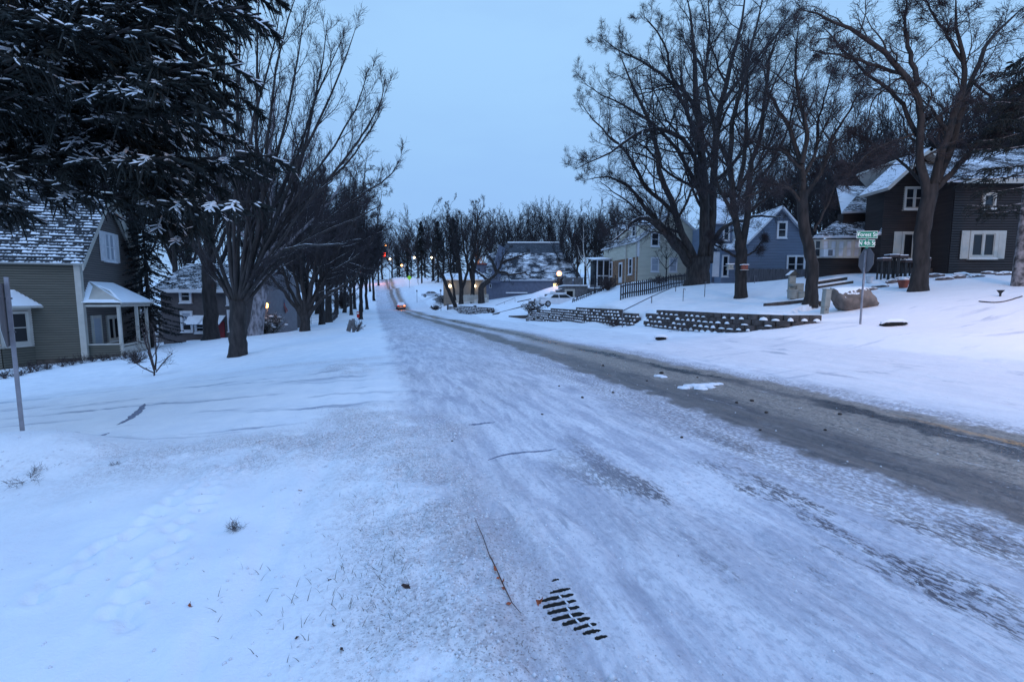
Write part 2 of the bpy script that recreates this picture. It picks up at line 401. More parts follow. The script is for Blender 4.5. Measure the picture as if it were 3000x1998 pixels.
# ------------------------------------------------------------------ ground sheet (polar grid, one sheet split in ground / road / side street)
def build_ground():
    rr = np.concatenate([np.geomspace(.6, 14, 430), np.geomspace(14, 120, 260)[1:], np.geomspace(120, 900, 70)[1:]])
    th = np.concatenate([np.linspace(-180, -58, 50)[:-1], np.linspace(-58, 58, 760), np.linspace(58, 180, 50)[1:]])
    th = np.radians(th)
    R_, T_ = np.meshgrid(rr, th, indexing='ij')
    X = R_*np.sin(T_); Y = R_*np.cos(T_)
    Z = terr_smooth(X, Y)+detail(X, Y, R_)
    nr, nt = X.shape
    V = np.c_[X.ravel(), Y.ravel(), Z.ravel()]
    V = np.r_[V, [[0, 0, float(terr_smooth([0.], [0.])[0])]]]
    I = np.arange(nr*nt).reshape(nr, nt)
    Q = np.stack([I[:-1, :-1], I[:-1, 1:], I[1:, 1:], I[1:, :-1]], -1).reshape(-1, 4)[:, ::-1]
    cx = V[Q].mean(1); l, s = LS(cx[:, 0], cx[:, 1])
    road = (l > .2) & (l < 11.4) & (s > -40) & (s < 420)
    side = ((s > 5.6) & (s < 11.9)) & ~road & (np.abs(l) < 70)
    tri = np.stack([np.full(nt-1, nr*nt), I[0, :-1], I[0, 1:]], -1)[:, ::-1]
    L_, S_ = LS(V[:, 0], V[:, 1]); D_ = dirt_mask(L_, S_)
    for name, sel, tr in (('snow_ground', ~(road | side), tri), ('road', road, None), ('side_street', side, None)):
        q = Q[sel]; idx = np.unique(np.r_[q.ravel(), tr.ravel() if tr is not None else []].astype(int))
        mp = np.full(len(V), -1); mp[idx] = np.arange(len(idx))
        me = np_mesh(name, V[idx], mp[q], mp[tr] if tr is not None else None, smooth=True)
        uvl = me.uv_layers.new(name='ls'); li = np.empty(len(me.loops), np.int32); me.loops.foreach_get('vertex_index', li)
        uv = np.c_[L_[idx][li], S_[idx][li]].astype(np.float32); uvl.data.foreach_set('uv', uv.ravel())
        at_ = me.attributes.new('dirt', 'FLOAT', 'POINT'); at_.data.foreach_set('value', D_[idx].astype(np.float32))
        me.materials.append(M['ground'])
        tag(link(name, me), kind='structure')
def ground_mat():
    m, nt, b = newmat('snowy_ground'); g = G(nt)
    uv = g.n('ShaderNodeUVMap', uv_map='ls').outputs[0]
    sep = g.n('ShaderNodeSeparateXYZ'); g.lk(uv, sep.inputs[0]); l0, s = sep.outputs[0], sep.outputs[1]
    ob = g.obj(); at_ = g.n('ShaderNodeAttribute', attribute_name='dirt').outputs['Fac']
    wob = g.noise(g.scl(uv, (.2, .25, 1)), 1.0, 3); wob2 = g.noise(uv, 2.2, 5, .6)
    l = g.m('ADD', l0, g.m('ADD', g.m('MULTIPLY', g.m('SUBTRACT', wob, .5), .9), g.m('ADD', g.m('MULTIPLY', g.m('SUBTRACT', wob2, .5), .8), g.m('MULTIPLY', g.m('SUBTRACT', g.noise(uv, 12, 4, .7), .5), .35))))
    def box(x, a, c, w): return g.m('MULTIPLY', g.ss(x, a-w, a+w), g.ss(x, c-w, c+w, 1.0, 0.0))
    st_l = g.noise(g.scl(uv, (4.2, .8, 1)), 1.0, 7, .68, .5)         # streaks along the road
    st_f = g.noise(g.scl(uv, (13.0, 2.2, 1)), 1.0, 6, .66, .3)
    st_x = g.noise(g.scl(uv, (.32, 2.2, 1)), 1.0, 6, .62, .5)     # streaks along the side street
    big = g.noise(g.scl(uv, (.55, .30, 1)), 1.0, 3)
    med = g.noise(ob, 2.0, 4)
    fine = g.noise(ob, 28, 6, .68); grain = g.noise(ob, 75, 3, .6)
    road = g.m('MULTIPLY', box(l, .45, 11.3, .25), g.m('COMPARE', s, 190, 250))
    frs = g.m('MULTIPLY', box(s, 5.9, 11.6, .25), g.m('COMPARE', l0, 0, 70))
    snow = g.mix(g.ss(med, .3, .7), (.77, .80, .85), (.84, .86, .89))
    # side street: packed snow with scraped blue-grey streaks
    fs = g.m('MULTIPLY', g.m('MULTIPLY', frs, g.ss(l0, 5, 9, 1, .45)), g.ss(st_x, .55, .70))
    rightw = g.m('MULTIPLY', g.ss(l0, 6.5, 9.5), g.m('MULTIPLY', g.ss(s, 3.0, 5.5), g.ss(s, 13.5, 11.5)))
    base = g.mix(g.m('MULTIPLY', g.ss(l0, 6.6, 8.5), g.m('MULTIPLY', g.ss(s, 15.5, 10.5), .8)), snow, (.88, .80, .79))  # warm street-lamp glow on the right junction snow, put into the base colour
    base = g.mix(g.m('MULTIPLY', fs, .9), base, (.19, .23, .33))
    # main road
    rd = g.mix(g.ss(st_l, .35, .66), (.72, .72, .77), (.38, .39, .47))
    rd = g.mix(g.m('MULTIPLY', g.ss(big, .42, .62), .45), rd, (.52, .50, .54))
    rd = g.mix(g.m('MULTIPLY', g.ss(g.m('ADD', g.m('MULTIPLY', st_f, .6), g.m('MULTIPLY', big, .4)), .52, .64), .65), rd, (.22, .23, .29))
    gran = g.noise(g.scl(uv, (26, 17, 1)), 1.0, 4, .7)
    rd = g.mix(g.m('MULTIPLY', g.ss(gran, .50, .62), .38), rd, (.24, .25, .32))
    rd = g.mix(g.m('MULTIPLY', g.ss(gran, .42, .34), .35), rd, (.82, .84, .88))
    base = g.mix(g.m('MULTIPLY', road, g.ss(g.m('ADD', l0, g.m('MULTIPLY', wob2, 1.2)), 8.9, 7.3, .28, .92)), base, rd)
    # speckled thin spots where asphalt shows (left lane, near)
    lane = g.m('MULTIPLY', box(l, 1.7, 4.4, .5), g.ss(s, 6.0, 2.0))
    pt = g.noise(g.scl(uv, (1.1, .42, 1)), 1.0, 4, .55)
    sel = g.m('MULTIPLY', lane, g.ss(pt, .50, .60))
    spk = g.noise(g.scl(uv, (34, 13, 1)), 1.0, 5, .7)
    sp = g.m('MULTIPLY', sel, g.ss(g.m('ADD', spk, g.m('MULTIPLY', g.m('SUBTRACT', pt, .55), .9)), .50, .60))
    base = g.mix(g.m('MULTIPLY', sp, .92), base, (.055, .05, .065))
    # smooth icy grey patches
    icy = g.m('MULTIPLY', road, g.ss(g.noise(g.scl(uv, (1.3, .55, 1)), 1.3, 5, .6), .60, .70))
    base = g.mix(g.m('MULTIPLY', icy, .55), base, (.26, .28, .35))
    # bare wheel strips
    midsnow = g.m('MULTIPLY', box(l, 5.25, 5.95, .22), g.ss(s, 10, 20))
    strip = g.m('MULTIPLY', g.m('MULTIPLY', box(l, 4.35, 6.95, .12), g.m('SUBTRACT', 1.0, g.m('MULTIPLY', midsnow, .75))), road)
    strip = g.m('MULTIPLY', strip, g.ss(g.m('ADD', g.m('MULTIPLY', st_l, .7), g.m('MULTIPLY', fine, .3)), .30, .42))
    sc = g.mix(g.ss(st_l, .36, .62), (.058, .053, .056), (.150, .130, .118))
    sc = g.mix(g.m('MULTIPLY', g.ss(st_f, .5, .62), .5), sc, (.22, .20, .20))
    sand = g.m('MULTIPLY', g.m('MAXIMUM', box(l, 5.35, 6.25, .2), box(l, 6.55, 7.1, .12)), g.ss(g.m('ADD', g.m('MULTIPLY', fine, .6), g.m('MULTIPLY', st_f, .4)), .40, .52))
    sc = g.mix(g.m('MULTIPLY', sand, .85), sc, (.31, .26, .215))
    sc = g.mix(g.m('MULTIPLY', g.ss(gran, .52, .60), .55), sc, (.05, .047, .05))
    sc = g.mix(g.m('MULTIPLY', g.m('MULTIPLY', sand, g.ss(spk, .54, .62)), .7), sc, (.50, .46, .43))
    wet = g.m('MULTIPLY', box(l, 6.22, 6.60, .08), g.ss(g.m('ADD', g.noise(g.scl(uv, (1, .3, 1)), 1.5, 4), g.ss(s, 6, 2, 0, .3)), .46, .58))
    sc = g.mix(g.m('MULTIPLY', wet, .9), sc, (.018, .018, .022))
    yl = g.m('MULTIPLY', g.m('MULTIPLY', box(l0, 6.66, 6.78, .02), g.ss(s, 4.6, 2.6)), g.ss(fine, .40, .50))
    sc = g.mix(g.m('MULTIPLY', yl, .8), sc, (.50, .24, .07))
    base = g.mix(g.m('MULTIPLY', strip, .96), base, sc)
    # brown snow fringe beside the strips
    fr = g.m('MULTIPLY', g.m('MULTIPLY', g.m('MAXIMUM', box(l, 3.5, 4.5, .35), box(l, 6.8, 7.35, .2)), road), g.ss(gran, .44, .54))
    base = g.mix(g.m('MULTIPLY', fr, .62), base, (.20, .175, .175))
    # granular ploughed snow
    at_ = g.m('MULTIPLY', at_, g.ss(g.noise(ob, 1.3, 4, .6), .34, .56, .25, 1))
    gr = g.m('MULTIPLY', at_, g.ss(fine, .44, .60))
    base = g.mix(g.m('MULTIPLY', at_, .35), base, (.70, .62, .62))
    base = g.mix(g.m('MULTIPLY', gr, .68), base, (.36, .33, .35))
    gr2 = g.m('MULTIPLY', g.ss(at_, .2, .6), g.ss(grain, .56, .64))
    base = g.mix(g.m('MULTIPLY', gr2, .7), base, (.17, .14, .13))
    # scattered grit on the whole carriageway
    gt = g.m('MULTIPLY', g.m('MAXIMUM', road, g.m('MULTIPLY', frs, .5)), g.ss(g.noise(ob, 38, 3, .6), .70, .74))
    base = g.mix(g.m('MULTIPLY', gt, .8), base, (.10, .085, .08))
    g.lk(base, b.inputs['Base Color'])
    rg = g.m('SUBTRACT', .75, g.m('ADD', g.m('MULTIPLY', strip, .28), g.m('MULTIPLY', wet, .2)))
    g.lk(rg, b.inputs['Roughness']); b.inputs['Specular IOR Level'].default_value = .35
    hh = g.m('ADD', g.m('ADD', g.m('MULTIPLY', med, .8), g.m('MULTIPLY', fine, g.m('ADD', .10, g.m('MULTIPLY', at_, .6)))), g.m('MULTIPLY', st_l, g.m('MULTIPLY', road, .5)))
    hh = g.m('ADD', g.m('SUBTRACT', hh, g.m('MULTIPLY', sp, .25)), g.m('MULTIPLY', g.m('MULTIPLY', gran, road), .35))
    hh = g.m('ADD', hh, g.m('MULTIPLY', grain, .10))
    g.bump(hh, .8, .05, b)
    return m
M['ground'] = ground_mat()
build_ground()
# ------------------------------------------------------------------ trees
def norm(a): return a/np.maximum(np.linalg.norm(a, axis=-1, keepdims=True), 1e-9)
def grow(P, R, K, t0, t1, ang, lr, curl, up, n, rr=.55, rmin=.006, rng=RNG, lmin=.0, flat=0, taper=.75):
    B, n0, _ = P.shape
    seg = P[:, 1:]-P[:, :-1]; L = np.linalg.norm(seg, axis=2).sum(1)
    t = t0+(t1-t0)*(np.arange(K)[None]+rng.random((B, K)))/K
    f = t*(n0-1); i = np.clip(f.astype(int), 0, n0-2); w = (f-i)[..., None]; bi = np.arange(B)[:, None]
    p0 = P[bi, i]*(1-w)+P[bi, i+1]*w
    tan = norm(P[bi, i+1]-P[bi, i]); r0 = R[bi, i]*(1-w[..., 0])+R[bi, i+1]*w[..., 0]
    q = rng.normal(size=(B, K, 3)); q[..., 2] *= (1-flat); perp = norm(q-(q*tan).sum(-1, keepdims=True)*tan)
    a = np.radians(ang)*(.7+.6*rng.random((B, K, 1)))
    d = norm(tan*np.cos(a)+perp*np.sin(a))
    ln = np.maximum(L[:, None]*lr*(1-taper*t)*(.65+.7*rng.random((B, K))), lmin)
    step = (ln/(n-1))[..., None]
    pts = [p0]; cur = p0
    for k in range(n-1):
        d = norm(d+curl*rng.normal(size=d.shape)+np.array([0, 0, up]))
        cur = cur+d*step; pts.append(cur)
    PP = np.stack(pts, 2).reshape(B*K, n, 3)
    ra = np.maximum(np.minimum(r0*rr, ln*.015+.003), rmin).reshape(-1, 1)
    RR = np.maximum(ra*np.linspace(1, .25, n)[None], rmin*.7)
    return PP, RR
def tubes(P, R, sides):
    B, n, _ = P.shape
    T = np.empty_like(P); T[:, 1:-1] = P[:, 2:]-P[:, :-2]; T[:, 0] = P[:, 1]-P[:, 0]; T[:, -1] = P[:, -1]-P[:, -2]; T = norm(T)
    mean = norm(P[:, -1]-P[:, 0]); ref = np.where(np.abs(mean[:, 2:3]) < .8, np.array([[0, 0, 1.]]), np.array([[1., 0, 0]]))
    a = norm(np.cross(T, np.repeat(ref[:, None], n, 1))); b = np.cross(T, a)
    an = np.arange(sides)*2*PI/sides
    V = P[:, :, None]+R[:, :, None, None]*(np.cos(an)[None, None, :, None]*a[:, :, None]+np.sin(an)[None, None, :, None]*b[:, :, None])
    I = np.arange(B*n*sides).reshape(B, n, sides); J = np.roll(I, -1, 2)
    Q = np.stack([I[:, :-1], J[:, :-1], J[:, 1:], I[:, 1:]], -1).reshape(-1, 4)
    return V.reshape(-1, 3), Q
def merge(lst):
    Vs = []; Qs = []; o = 0
    for V, Q in lst: Vs.append(V); Qs.append(Q+o); o += len(V)
    return np.concatenate(Vs), np.concatenate(Qs)
def resample(pts, n):
    pts = np.array(pts, float); d = np.r_[0, np.cumsum(np.linalg.norm(np.diff(pts, axis=0), axis=1))]; t = np.linspace(0, d[-1], n)
    o = np.stack([np.interp(t, d, pts[:, k]) for k in range(pts.shape[1])], 1)
    s = o.copy(); s[1:-1] = .25*o[:-2]+.5*o[1:-1]+.25*o[2:]
    return s
def limb(px, d, dd, r0, r1, n=14, wig=.05, rng=RNG):
    """photo polyline of a limb -> 3-D axis, leaning dd metres away by its tip"""
    px = np.array(px, float); q = np.r_[0, np.cumsum(np.hypot(*np.diff(px, axis=0).T))]; q /= q[-1]
    pts = [PT(u, v, d+dd*t**1.3) for (u, v), t in zip(px, q)]
    P = resample(pts, n); P[1:-1] += rng.normal(size=(n-2, 3))*wig
    t = np.linspace(0, 1, n); return P, r0*(1-t)**.75*.93+r0*.07*(1-t)+.012
def finish_tree(root, bark, twig, low, high, crown_name='crown'):
    V, Q = merge(low); o = link('trunk', np_mesh('trunk', V-np.array(root.location)[None], Q, smooth=True), root, bark)
    V, Q = merge(high); link(crown_name, np_mesh(crown_name, V-np.array(root.location)[None], Q), root, twig)
def flare(P, R, k=1.5):
    R = R.copy(); h = np.linalg.norm(P-P[0], axis=1); return R*(1+(k-1)*np.exp(-h/.35))
def hero(base, trunk, limbs, d, label, seed, K=(9, 7, 6), lens=(.42, .45, .5), angs=(45, 42, 40), up=.05, bark='bark', twigm='twig', tr=(.4, .3), lmn=.0, auto=0, autolen=6, rmin=.0085, extra=None, group=None, curl=.13, name='bare_tree', fl=1.5, ns=(8, 6, 5), rsc=.78):
    rng = np.random.default_rng(seed)
    loc = at(base[0], d) if not isinstance(base, Vector) else base
    root = empty(name, loc, 0, label, 'tree', group)
    low = []; high = []
    TP, TR = limb(trunk, d, 0, tr[0], tr[1], 12, .02, rng)
    TR = np.linspace(tr[0], tr[1], 12); TP[:, 2] += np.linspace(loc.z-TP[0, 2]-.15, 0, 12); TP[0, :2] = (loc.x, loc.y)
    TR = flare(TP, TR, 1+(fl-1)*.7); low.append(tubes(TP[None], TR[None], 12))
    LP = []; LR = []
    for px, dd, r0, r1 in limbs:
        r0 *= rsc
        p, r = limb(px, d, dd, r0, r1, 14, .05*min(1, r0*6), rng); LP.append(p); LR.append(r)
    if auto:
        p, r = grow(TP[None], TR[None], auto, .55, .98, 55, autolen/np.linalg.norm(TP[-1]-TP[0]), .10, .10, 14, .5, .03, rng); LP += list(p); LR += list(r)
    LP = np.array(LP); LR = np.array(LR)
    low.append(tubes(LP, LR, 8))
    K = (int(K[0]*1.5), K[1]+1, K[2])
    p2, r2 = grow(LP, LR, K[0], .15, 1.0, angs[0], lens[0], curl, up, ns[0]+3, .5, rmin*1.3, rng, lmn)
    LL = np.linalg.norm(LP[:, 1:]-LP[:, :-1], axis=2).sum(1); LM = np.median(LL)
    keep = rng.random(len(p2)) < np.repeat(np.clip(LL/LM*1.15, .08, 1), K[0]); p2, r2 = p2[keep], r2[keep]
    low.append(tubes(p2, r2, 5))
    p3, r3 = grow(p2, r2, K[1], .15, 1, angs[1], lens[1], curl*1.15, up, ns[1], .6, rmin*1.2, rng, lmn*.5)
    high.append(tubes(p3, r3, 3))
    p4, r4 = grow(p3, r3, K[2], .1, 1, angs[2], lens[2], curl*1.2, up, ns[2], .7, rmin, rng, .25, taper=.5)
    high.append(tubes(p4, r4, 3))
    if extra:
        p5, r5 = grow(p4, r4, extra, .2, 1, 40, .55, .12, up, 3, .8, rmin*.8, rng, .2, taper=.5); high.append(tubes(p5, r5, 3))
    finish_tree(root, M[bark], M[twigm], low, high)
    return root
# ---- big oak-like tree right of centre
hero((2042,), [(2042, 832), (2045, 790), (2050, 750)], [
 ([(2030, 790), (1996, 743), (1958, 707), (1940, 676), (1924, 651), (1904, 643), (1878, 636), (1853, 638), (1838, 659), (1827, 694), (1797, 707), (1765, 712)], -4, .34, .07),
 ([(2035, 775), (1988, 702), (1955, 674), (1909, 638), (1884, 610), (1870, 570), (1814, 527), (1764, 513), (1716, 529)], 1, .30, .06),
 ([(2040, 770), (2000, 690), (1967, 597), (1933, 516), (1925, 421), (1914, 367), (1868, 295), (1845, 230), (1810, 145)], -2, .36, .06),
 ([(2055, 770), (2070, 700), (2064, 600), (2059, 478), (2048, 344), (2036, 230), (2040, 134), (2010, -20)], 0, .54, .10),
 ([(2075, 770), (2082, 690), (2095, 600), (2086, 459), (2109, 344), (2132, 230), (2174, 77), (2190, -60)], 3, .45, .08),
 ([(2055, 560), (2044, 459), (2002, 402), (1933, 367), (1868, 386), (1791, 451), (1715, 482), (1680, 500)], -3, .24, .05),
 ([(2048, 360), (2021, 279), (1956, 233), (1887, 184), (1845, 168), (1760, 110)], 2, .2, .04),
 ([(2050, 440), (2034, 382), (1982, 268), (1944, 115), (1883, 46)], -2, .22, .05),
 ([(2075, 760), (2098, 690), (2134, 652), (2185, 646), (2236, 628), (2300, 638)], -4, .26, .06),
 ([(2100, 380), (2060, 250), (2080, 100), (2070, -40)], 4, .2, .05),
 ([(2120, 300), (2190, 200), (2260, 120), (2320, 40)], 3, .18, .04),
 ([(1990, 640), (1900, 560), (1830, 440), (1760, 380), (1700, 300)], 3, .2, .04),
 ([(2060, 600), (2010, 480), (1960, 400), (1880, 330), (1780, 290), (1700, 240)], 5, .2, .04),
], 34, 'giant bare oak with many heavy limbs between the yellow house and the blue house', 101, K=(12, 9, 7), tr=(.86, .78), bark='bark_snow', lens=(.42, .46, .5), rmin=.0072, fl=1.3, extra=3)
# ---- forked tree with bird boxes
hero((2170,), [(2172, 874), (2170, 800), (2171, 745), (2170, 705)], [
 ([(2168, 715), (2152, 640), (2142, 540), (2145, 421), (2151, 325), (2174, 268), (2220, 77), (2240, -50)], 1, .24, .06),
 ([(2176, 715), (2192, 630), (2192, 540), (2215, 430), (2240, 340), (2250, 200), (2290, 60)], -1, .24, .05),
 ([(2178, 755), (2210, 737), (2238, 697)], -1, .06, .035),
 ([(2164, 758), (2118, 730), (2093, 717), (2070, 690)], 0, .09, .04),
 ([(2150, 640), (2110, 560), (2080, 480), (2060, 380)], -3, .13, .03),
 ([(2200, 560), (2260, 480), (2300, 400), (2330, 300)], 2, .13, .03),
 ([(2165, 560), (2185, 430), (2190, 250), (2180, 100)], 3, .16, .04),
 ([(2200, 620), (2270, 560), (2330, 545), (2400, 500)], -2, .10, .03),
 ([(2145, 500), (2090, 380), (2070, 240), (2060, 120)], 2, .12, .03),
], 26, 'bare tree forking low in a V, with two bird boxes hung on its trunk', 102, K=(11, 9, 7), tr=(.31, .30), lens=(.42, .46, .5), rmin=.0062, fl=1.5, extra=2)
# ---- crooked tree by the stone fountain
hero((2372,), [(2372, 890), (2384, 800), (2374, 730), (2356, 680), (2352, 610), (2350, 560)], [
 ([(2350, 570), (2349, 474), (2330, 421), (2303, 356), (2276, 306), (2240, 250), (2230, 180)], 1, .15, .035),
 ([(2349, 480), (2368, 405), (2357, 360), (2345, 310), (2330, 200), (2340, 80)], -1, .12, .03),
 ([(2356, 585), (2410, 497), (2437, 402), (2487, 329), (2529, 252)], 1, .11, .03),
 ([(2350, 600), (2310, 545), (2260, 538), (2200, 575), (2140, 590)], -1, .08, .025),
 ([(2350, 530), (2390, 450), (2400, 340), (2440, 200)], 2, .09, .025),
 ([(2385, 680), (2420, 610), (2440, 560), (2445, 500)], 0, .05, .02),
 ([(2350, 500), (2290, 440), (2230, 430), (2180, 400)], 2, .08, .02),
], 20, 'crooked bare tree standing behind the grey utility pillar', 103, K=(11, 9, 7), tr=(.24, .20), lens=(.46, .45, .5), rmin=.0055, fl=1.6, extra=2)
# ---- big spreading tree in front of the brown house
hero((2690,), [(2690, 852), (2700, 750), (2706, 650), (2718, 580), (2726, 545)], [
 ([(2716, 590), (2701, 513), (2693, 421), (2701, 344), (2693, 268), (2674, 237), (2651, 214), (2605, 153), (2544, 111), (2475, 88), (2430, 54), (2384, 31), (2334, 27)], -1.5, .19, .05),
 ([(2690, 250), (2663, 153), (2648, 77), (2659, -30)], 1, .11, .05),
 ([(2728, 570), (2745, 500), (2766, 421), (2797, 325), (2827, 214), (2812, 134), (2793, 38), (2800, -20)], 0, .20, .06),
 ([(2740, 540), (2781, 459), (2812, 325), (2858, 230), (2889, 126), (2946, 69), (3010, 13)], 1, .19, .08),
 ([(2735, 560), (2797, 501), (2850, 432), (2908, 375), (3010, 281)], -1, .15, .05),
 ([(2660, 225), (2583, 199), (2537, 187), (2468, 164), (2372, 149)], -2, .08, .025),
 ([(2690, 400), (2674, 375), (2640, 298), (2605, 260), (2525, 207), (2445, 115), (2407, 77)], 1, .10, .03),
 ([(2770, 385), (2736, 329), (2701, 291)], 0, .09, .06),
 ([(2820, 180), (2770, 100), (2730, 40), (2700, -40)], 1, .07, .03),
 ([(2690, 390), (2600, 420), (2540, 450), (2480, 520)], -1, .05, .02),
 ([(2850, 240), (2920, 300), (2990, 330)], 2, .06, .02),
 ([(2720, 560), (2650, 480), (2560, 420), (2480, 380)], 3, .07, .02),
], 19, 'large bare tree with long arching limbs in front of the dark brown house', 104, K=(13, 7, 6), tr=(.29, .26), lens=(.30, .44, .5), extra=1, rmin=.0075, fl=1.6, curl=.17, up=.0)
# ---- small sapling by yellow house
hero((1952,), [(1952, 822), (1952, 780), (1953, 750)], [
 ([(1952, 790), (1930, 760), (1922, 735)], 0, .03, .01), ([(1952, 790), (1975, 765), (1985, 740)], 0, .03, .01), ([(1953, 770), (1950, 740), (1952, 715)], 0, .03, .01), ([(1953, 760), (1938, 738), (1935, 722)], .4, .03, .01), ([(1953, 760), (1968, 738), (1974, 722)], -.4, .03, .01)],
 44, 'slim young tree standing in front of the two low windows of the yellow house', 105, K=(4, 3, 2), tr=(.06, .04), rmin=.008, twigm='twig')
# ---- left boulevard trees
hero((695,), [(695, 1044), (698, 980), (697, 920), (698, 880)], [
 ([(700, 890), (740, 700), (755, 500), (752, 300), (756, 50), (758, -60)], 0, .10, .03),
 ([(694, 880), (668, 700), (655, 450), (655, 100), (660, -50)], 1, .10, .03),
 ([(705, 880), (765, 650), (782, 400), (826, 100), (870, -20)], -1, .09, .03),
 ([(708, 890), (800, 650), (870, 480), (960, 300), (1010, 180), (1040, 90)], 1, .09, .025),
 ([(710, 895), (820, 700), (930, 560), (1040, 440), (1110, 330), (1130, 230)], -1, .08, .02),
 ([(712, 900), (830, 760), (960, 640), (1070, 560), (1150, 520), (1170, 470)], 2, .07, .02),
 ([(688, 895), (650, 840), (600, 760), (560, 650), (540, 520)], 0, .07, .02),
 ([(690, 885), (630, 740), (590, 560), (580, 350), (560, 200)], 2, .08, .02),
 ([(698, 870), (700, 700), (690, 500), (700, 250), (705, 0)], 3, .08, .02),
 ([(702, 870), (780, 720), (850, 600), (900, 420), (940, 200), (960, 60)], 3, .08, .02),
 ([(722, 868), (754, 823), (790, 770)], -1, .05, .02), ([(674, 877), (640, 823), (610, 800)], 0, .06, .02),
 ([(706, 880), (760, 780), (860, 720), (980, 720), (1060, 700)], -2, .09, .02),
 ([(700, 880), (730, 700), (800, 500), (850, 300), (880, 120), (900, 20)], 1, .08, .02), ([(704, 885), (770, 740), (880, 600), (1000, 500), (1080, 400), (1120, 320)], 2, .08, .02),
 ([(700, 885), (725, 650), (730, 400), (800, 150), (820, 30)], -1, .08, .02), ([(696, 880), (680, 650), (700, 400), (690, 150), (700, -20)], -1, .08, .02), ([(708, 890), (790, 780), (920, 690), (1050, 640), (1120, 600)], 0, .07, .02),
 ([(704, 880), (780, 640), (880, 440), (920, 300), (1000, 120)], 2, .08, .02), ([(690, 890), (640, 800), (570, 700), (520, 640)], 1, .07, .02), ([(705, 885), (820, 640), (960, 460), (1060, 290), (1080, 200)], 0, .07, .02)
], 17.7, 'bare upright maple nearest the camera on the left lawn, trunk split at its root', 106, K=(8, 6, 5), tr=(.31, .30), lens=(.30, .44, .5), angs=(26, 30, 34), up=.08, rmin=.0065, bark='bark_snow', curl=.08, fl=1.35, extra=1, rsc=.85)
hero((745,), [(747, 984), (758, 900), (775, 810), (790, 740)], [
 ([(790, 750), (800, 640), (790, 500), (800, 350), (810, 250)], 1, .26, .05), ([(790, 740), (840, 620), (880, 500), (930, 400)], -1, .18, .04), ([(790, 745), (740, 640), (720, 500), (700, 400)], 1, .18, .04),
 ([(792, 760), (880, 680), (960, 600), (1020, 500)], 1, .15, .03), ([(785, 760), (700, 680), (640, 600), (600, 480)], -1, .15, .03), ([(790, 740), (850, 560), (860, 400), (880, 330)], 3, .15, .03)],
 29, 'leaning pale snow-plastered tree trunk at the right corner of the grey house', 107, K=(7, 6, 5), tr=(.42, .34), bark='bark_pale', lens=(.36, .45, .5), rmin=.010, extra=2)
hero((617,), [(617, 995), (618, 920), (612, 850), (610, 780)], [
 ([(610, 790), (600, 650), (610, 500), (600, 380)], 0, .24, .05), ([(612, 790), (660, 680), (690, 560), (700, 450)], 1, .16, .04), ([(608, 790), (560, 700), (520, 600), (500, 480)], -1, .16, .04), ([(610, 780), (640, 600), (650, 450), (660, 350)], 3, .16, .04)],
 28, 'thick dark tree trunk in front of the red door of the grey house', 108, K=(6, 6, 5), tr=(.42, .36), lens=(.36, .45, .5), rmin=.010, extra=1)
hero((893,), [(893, 972), (894, 945), (895, 925)], [
 ([(888, 932), (845, 870), (800, 825), (770, 780), (740, 740)], -1, .17, .03), ([(890, 925), (850, 855), (835, 800), (800, 720), (770, 640)], 1, .15, .03),
 ([(900, 932), (925, 895), (960, 857), (1010, 835), (1055, 795), (1090, 740)], -1, .17, .03), ([(893, 925), (886, 850), (885, 770), (880, 650), (870, 540)], 1, .2, .03),
 ([(897, 925), (915, 850), (925, 770), (945, 640), (960, 520)], 0, .2, .03), ([(896, 920), (940, 820), (990, 740), (1040, 640), (1070, 560)], 2, .13, .03), ([(891, 920), (860, 800), (850, 700), (830, 560)], 2, .13, .03),
 ([(897, 925), (960, 800), (1040, 760), (1100, 690), (1130, 640)], 1, .12, .03), ([(893, 930), (900, 830), (905, 700), (920, 560)], 3, .14, .03)],
 29, 'dark spreading tree with low limbs fanning from a short trunk beside the wire fence', 109, K=(9, 7, 6), tr=(.29, .28), lens=(.40, .45, .5), rmin=.010, bark='bark_snow', extra=2)
for (u, v, d, top, sd, lab, w) in ((943, 951, 41, 470, 110, 'straight dark tree just right of the low-spreading one on the left verge', .26), (962, 945, 46, 450, 111, 'tree trunk at the left end of the short black fence', .36), (1057, 936, 50, 520, 112, 'slender dark tree with a red reflector beside the left edge of the road', .22)):
    lim = []
    rs = random.Random(sd)
    for k in range(9):
        du = rs.uniform(-130, 130) if u < 1050 else rs.uniform(-90, 75); vt = top+rs.uniform(0, 190)
        v0 = v-85-rs.uniform(0, 60)
        lim.append(([(u+2, v0), (u+du*.35, v0-90), (u+du*.8, (v0+vt)/2-30), (u+du, vt)], rs.uniform(-4, 4), .16*w/.26, .03))
    hero((u,), [(u, v), (u, v-60), (u+2, v-150)], lim, d, lab, sd, K=(9, 7, 5), tr=(w, w*.75), lens=(.36, .42, .5), rmin=.013, extra=2 if u > 1000 else 1)
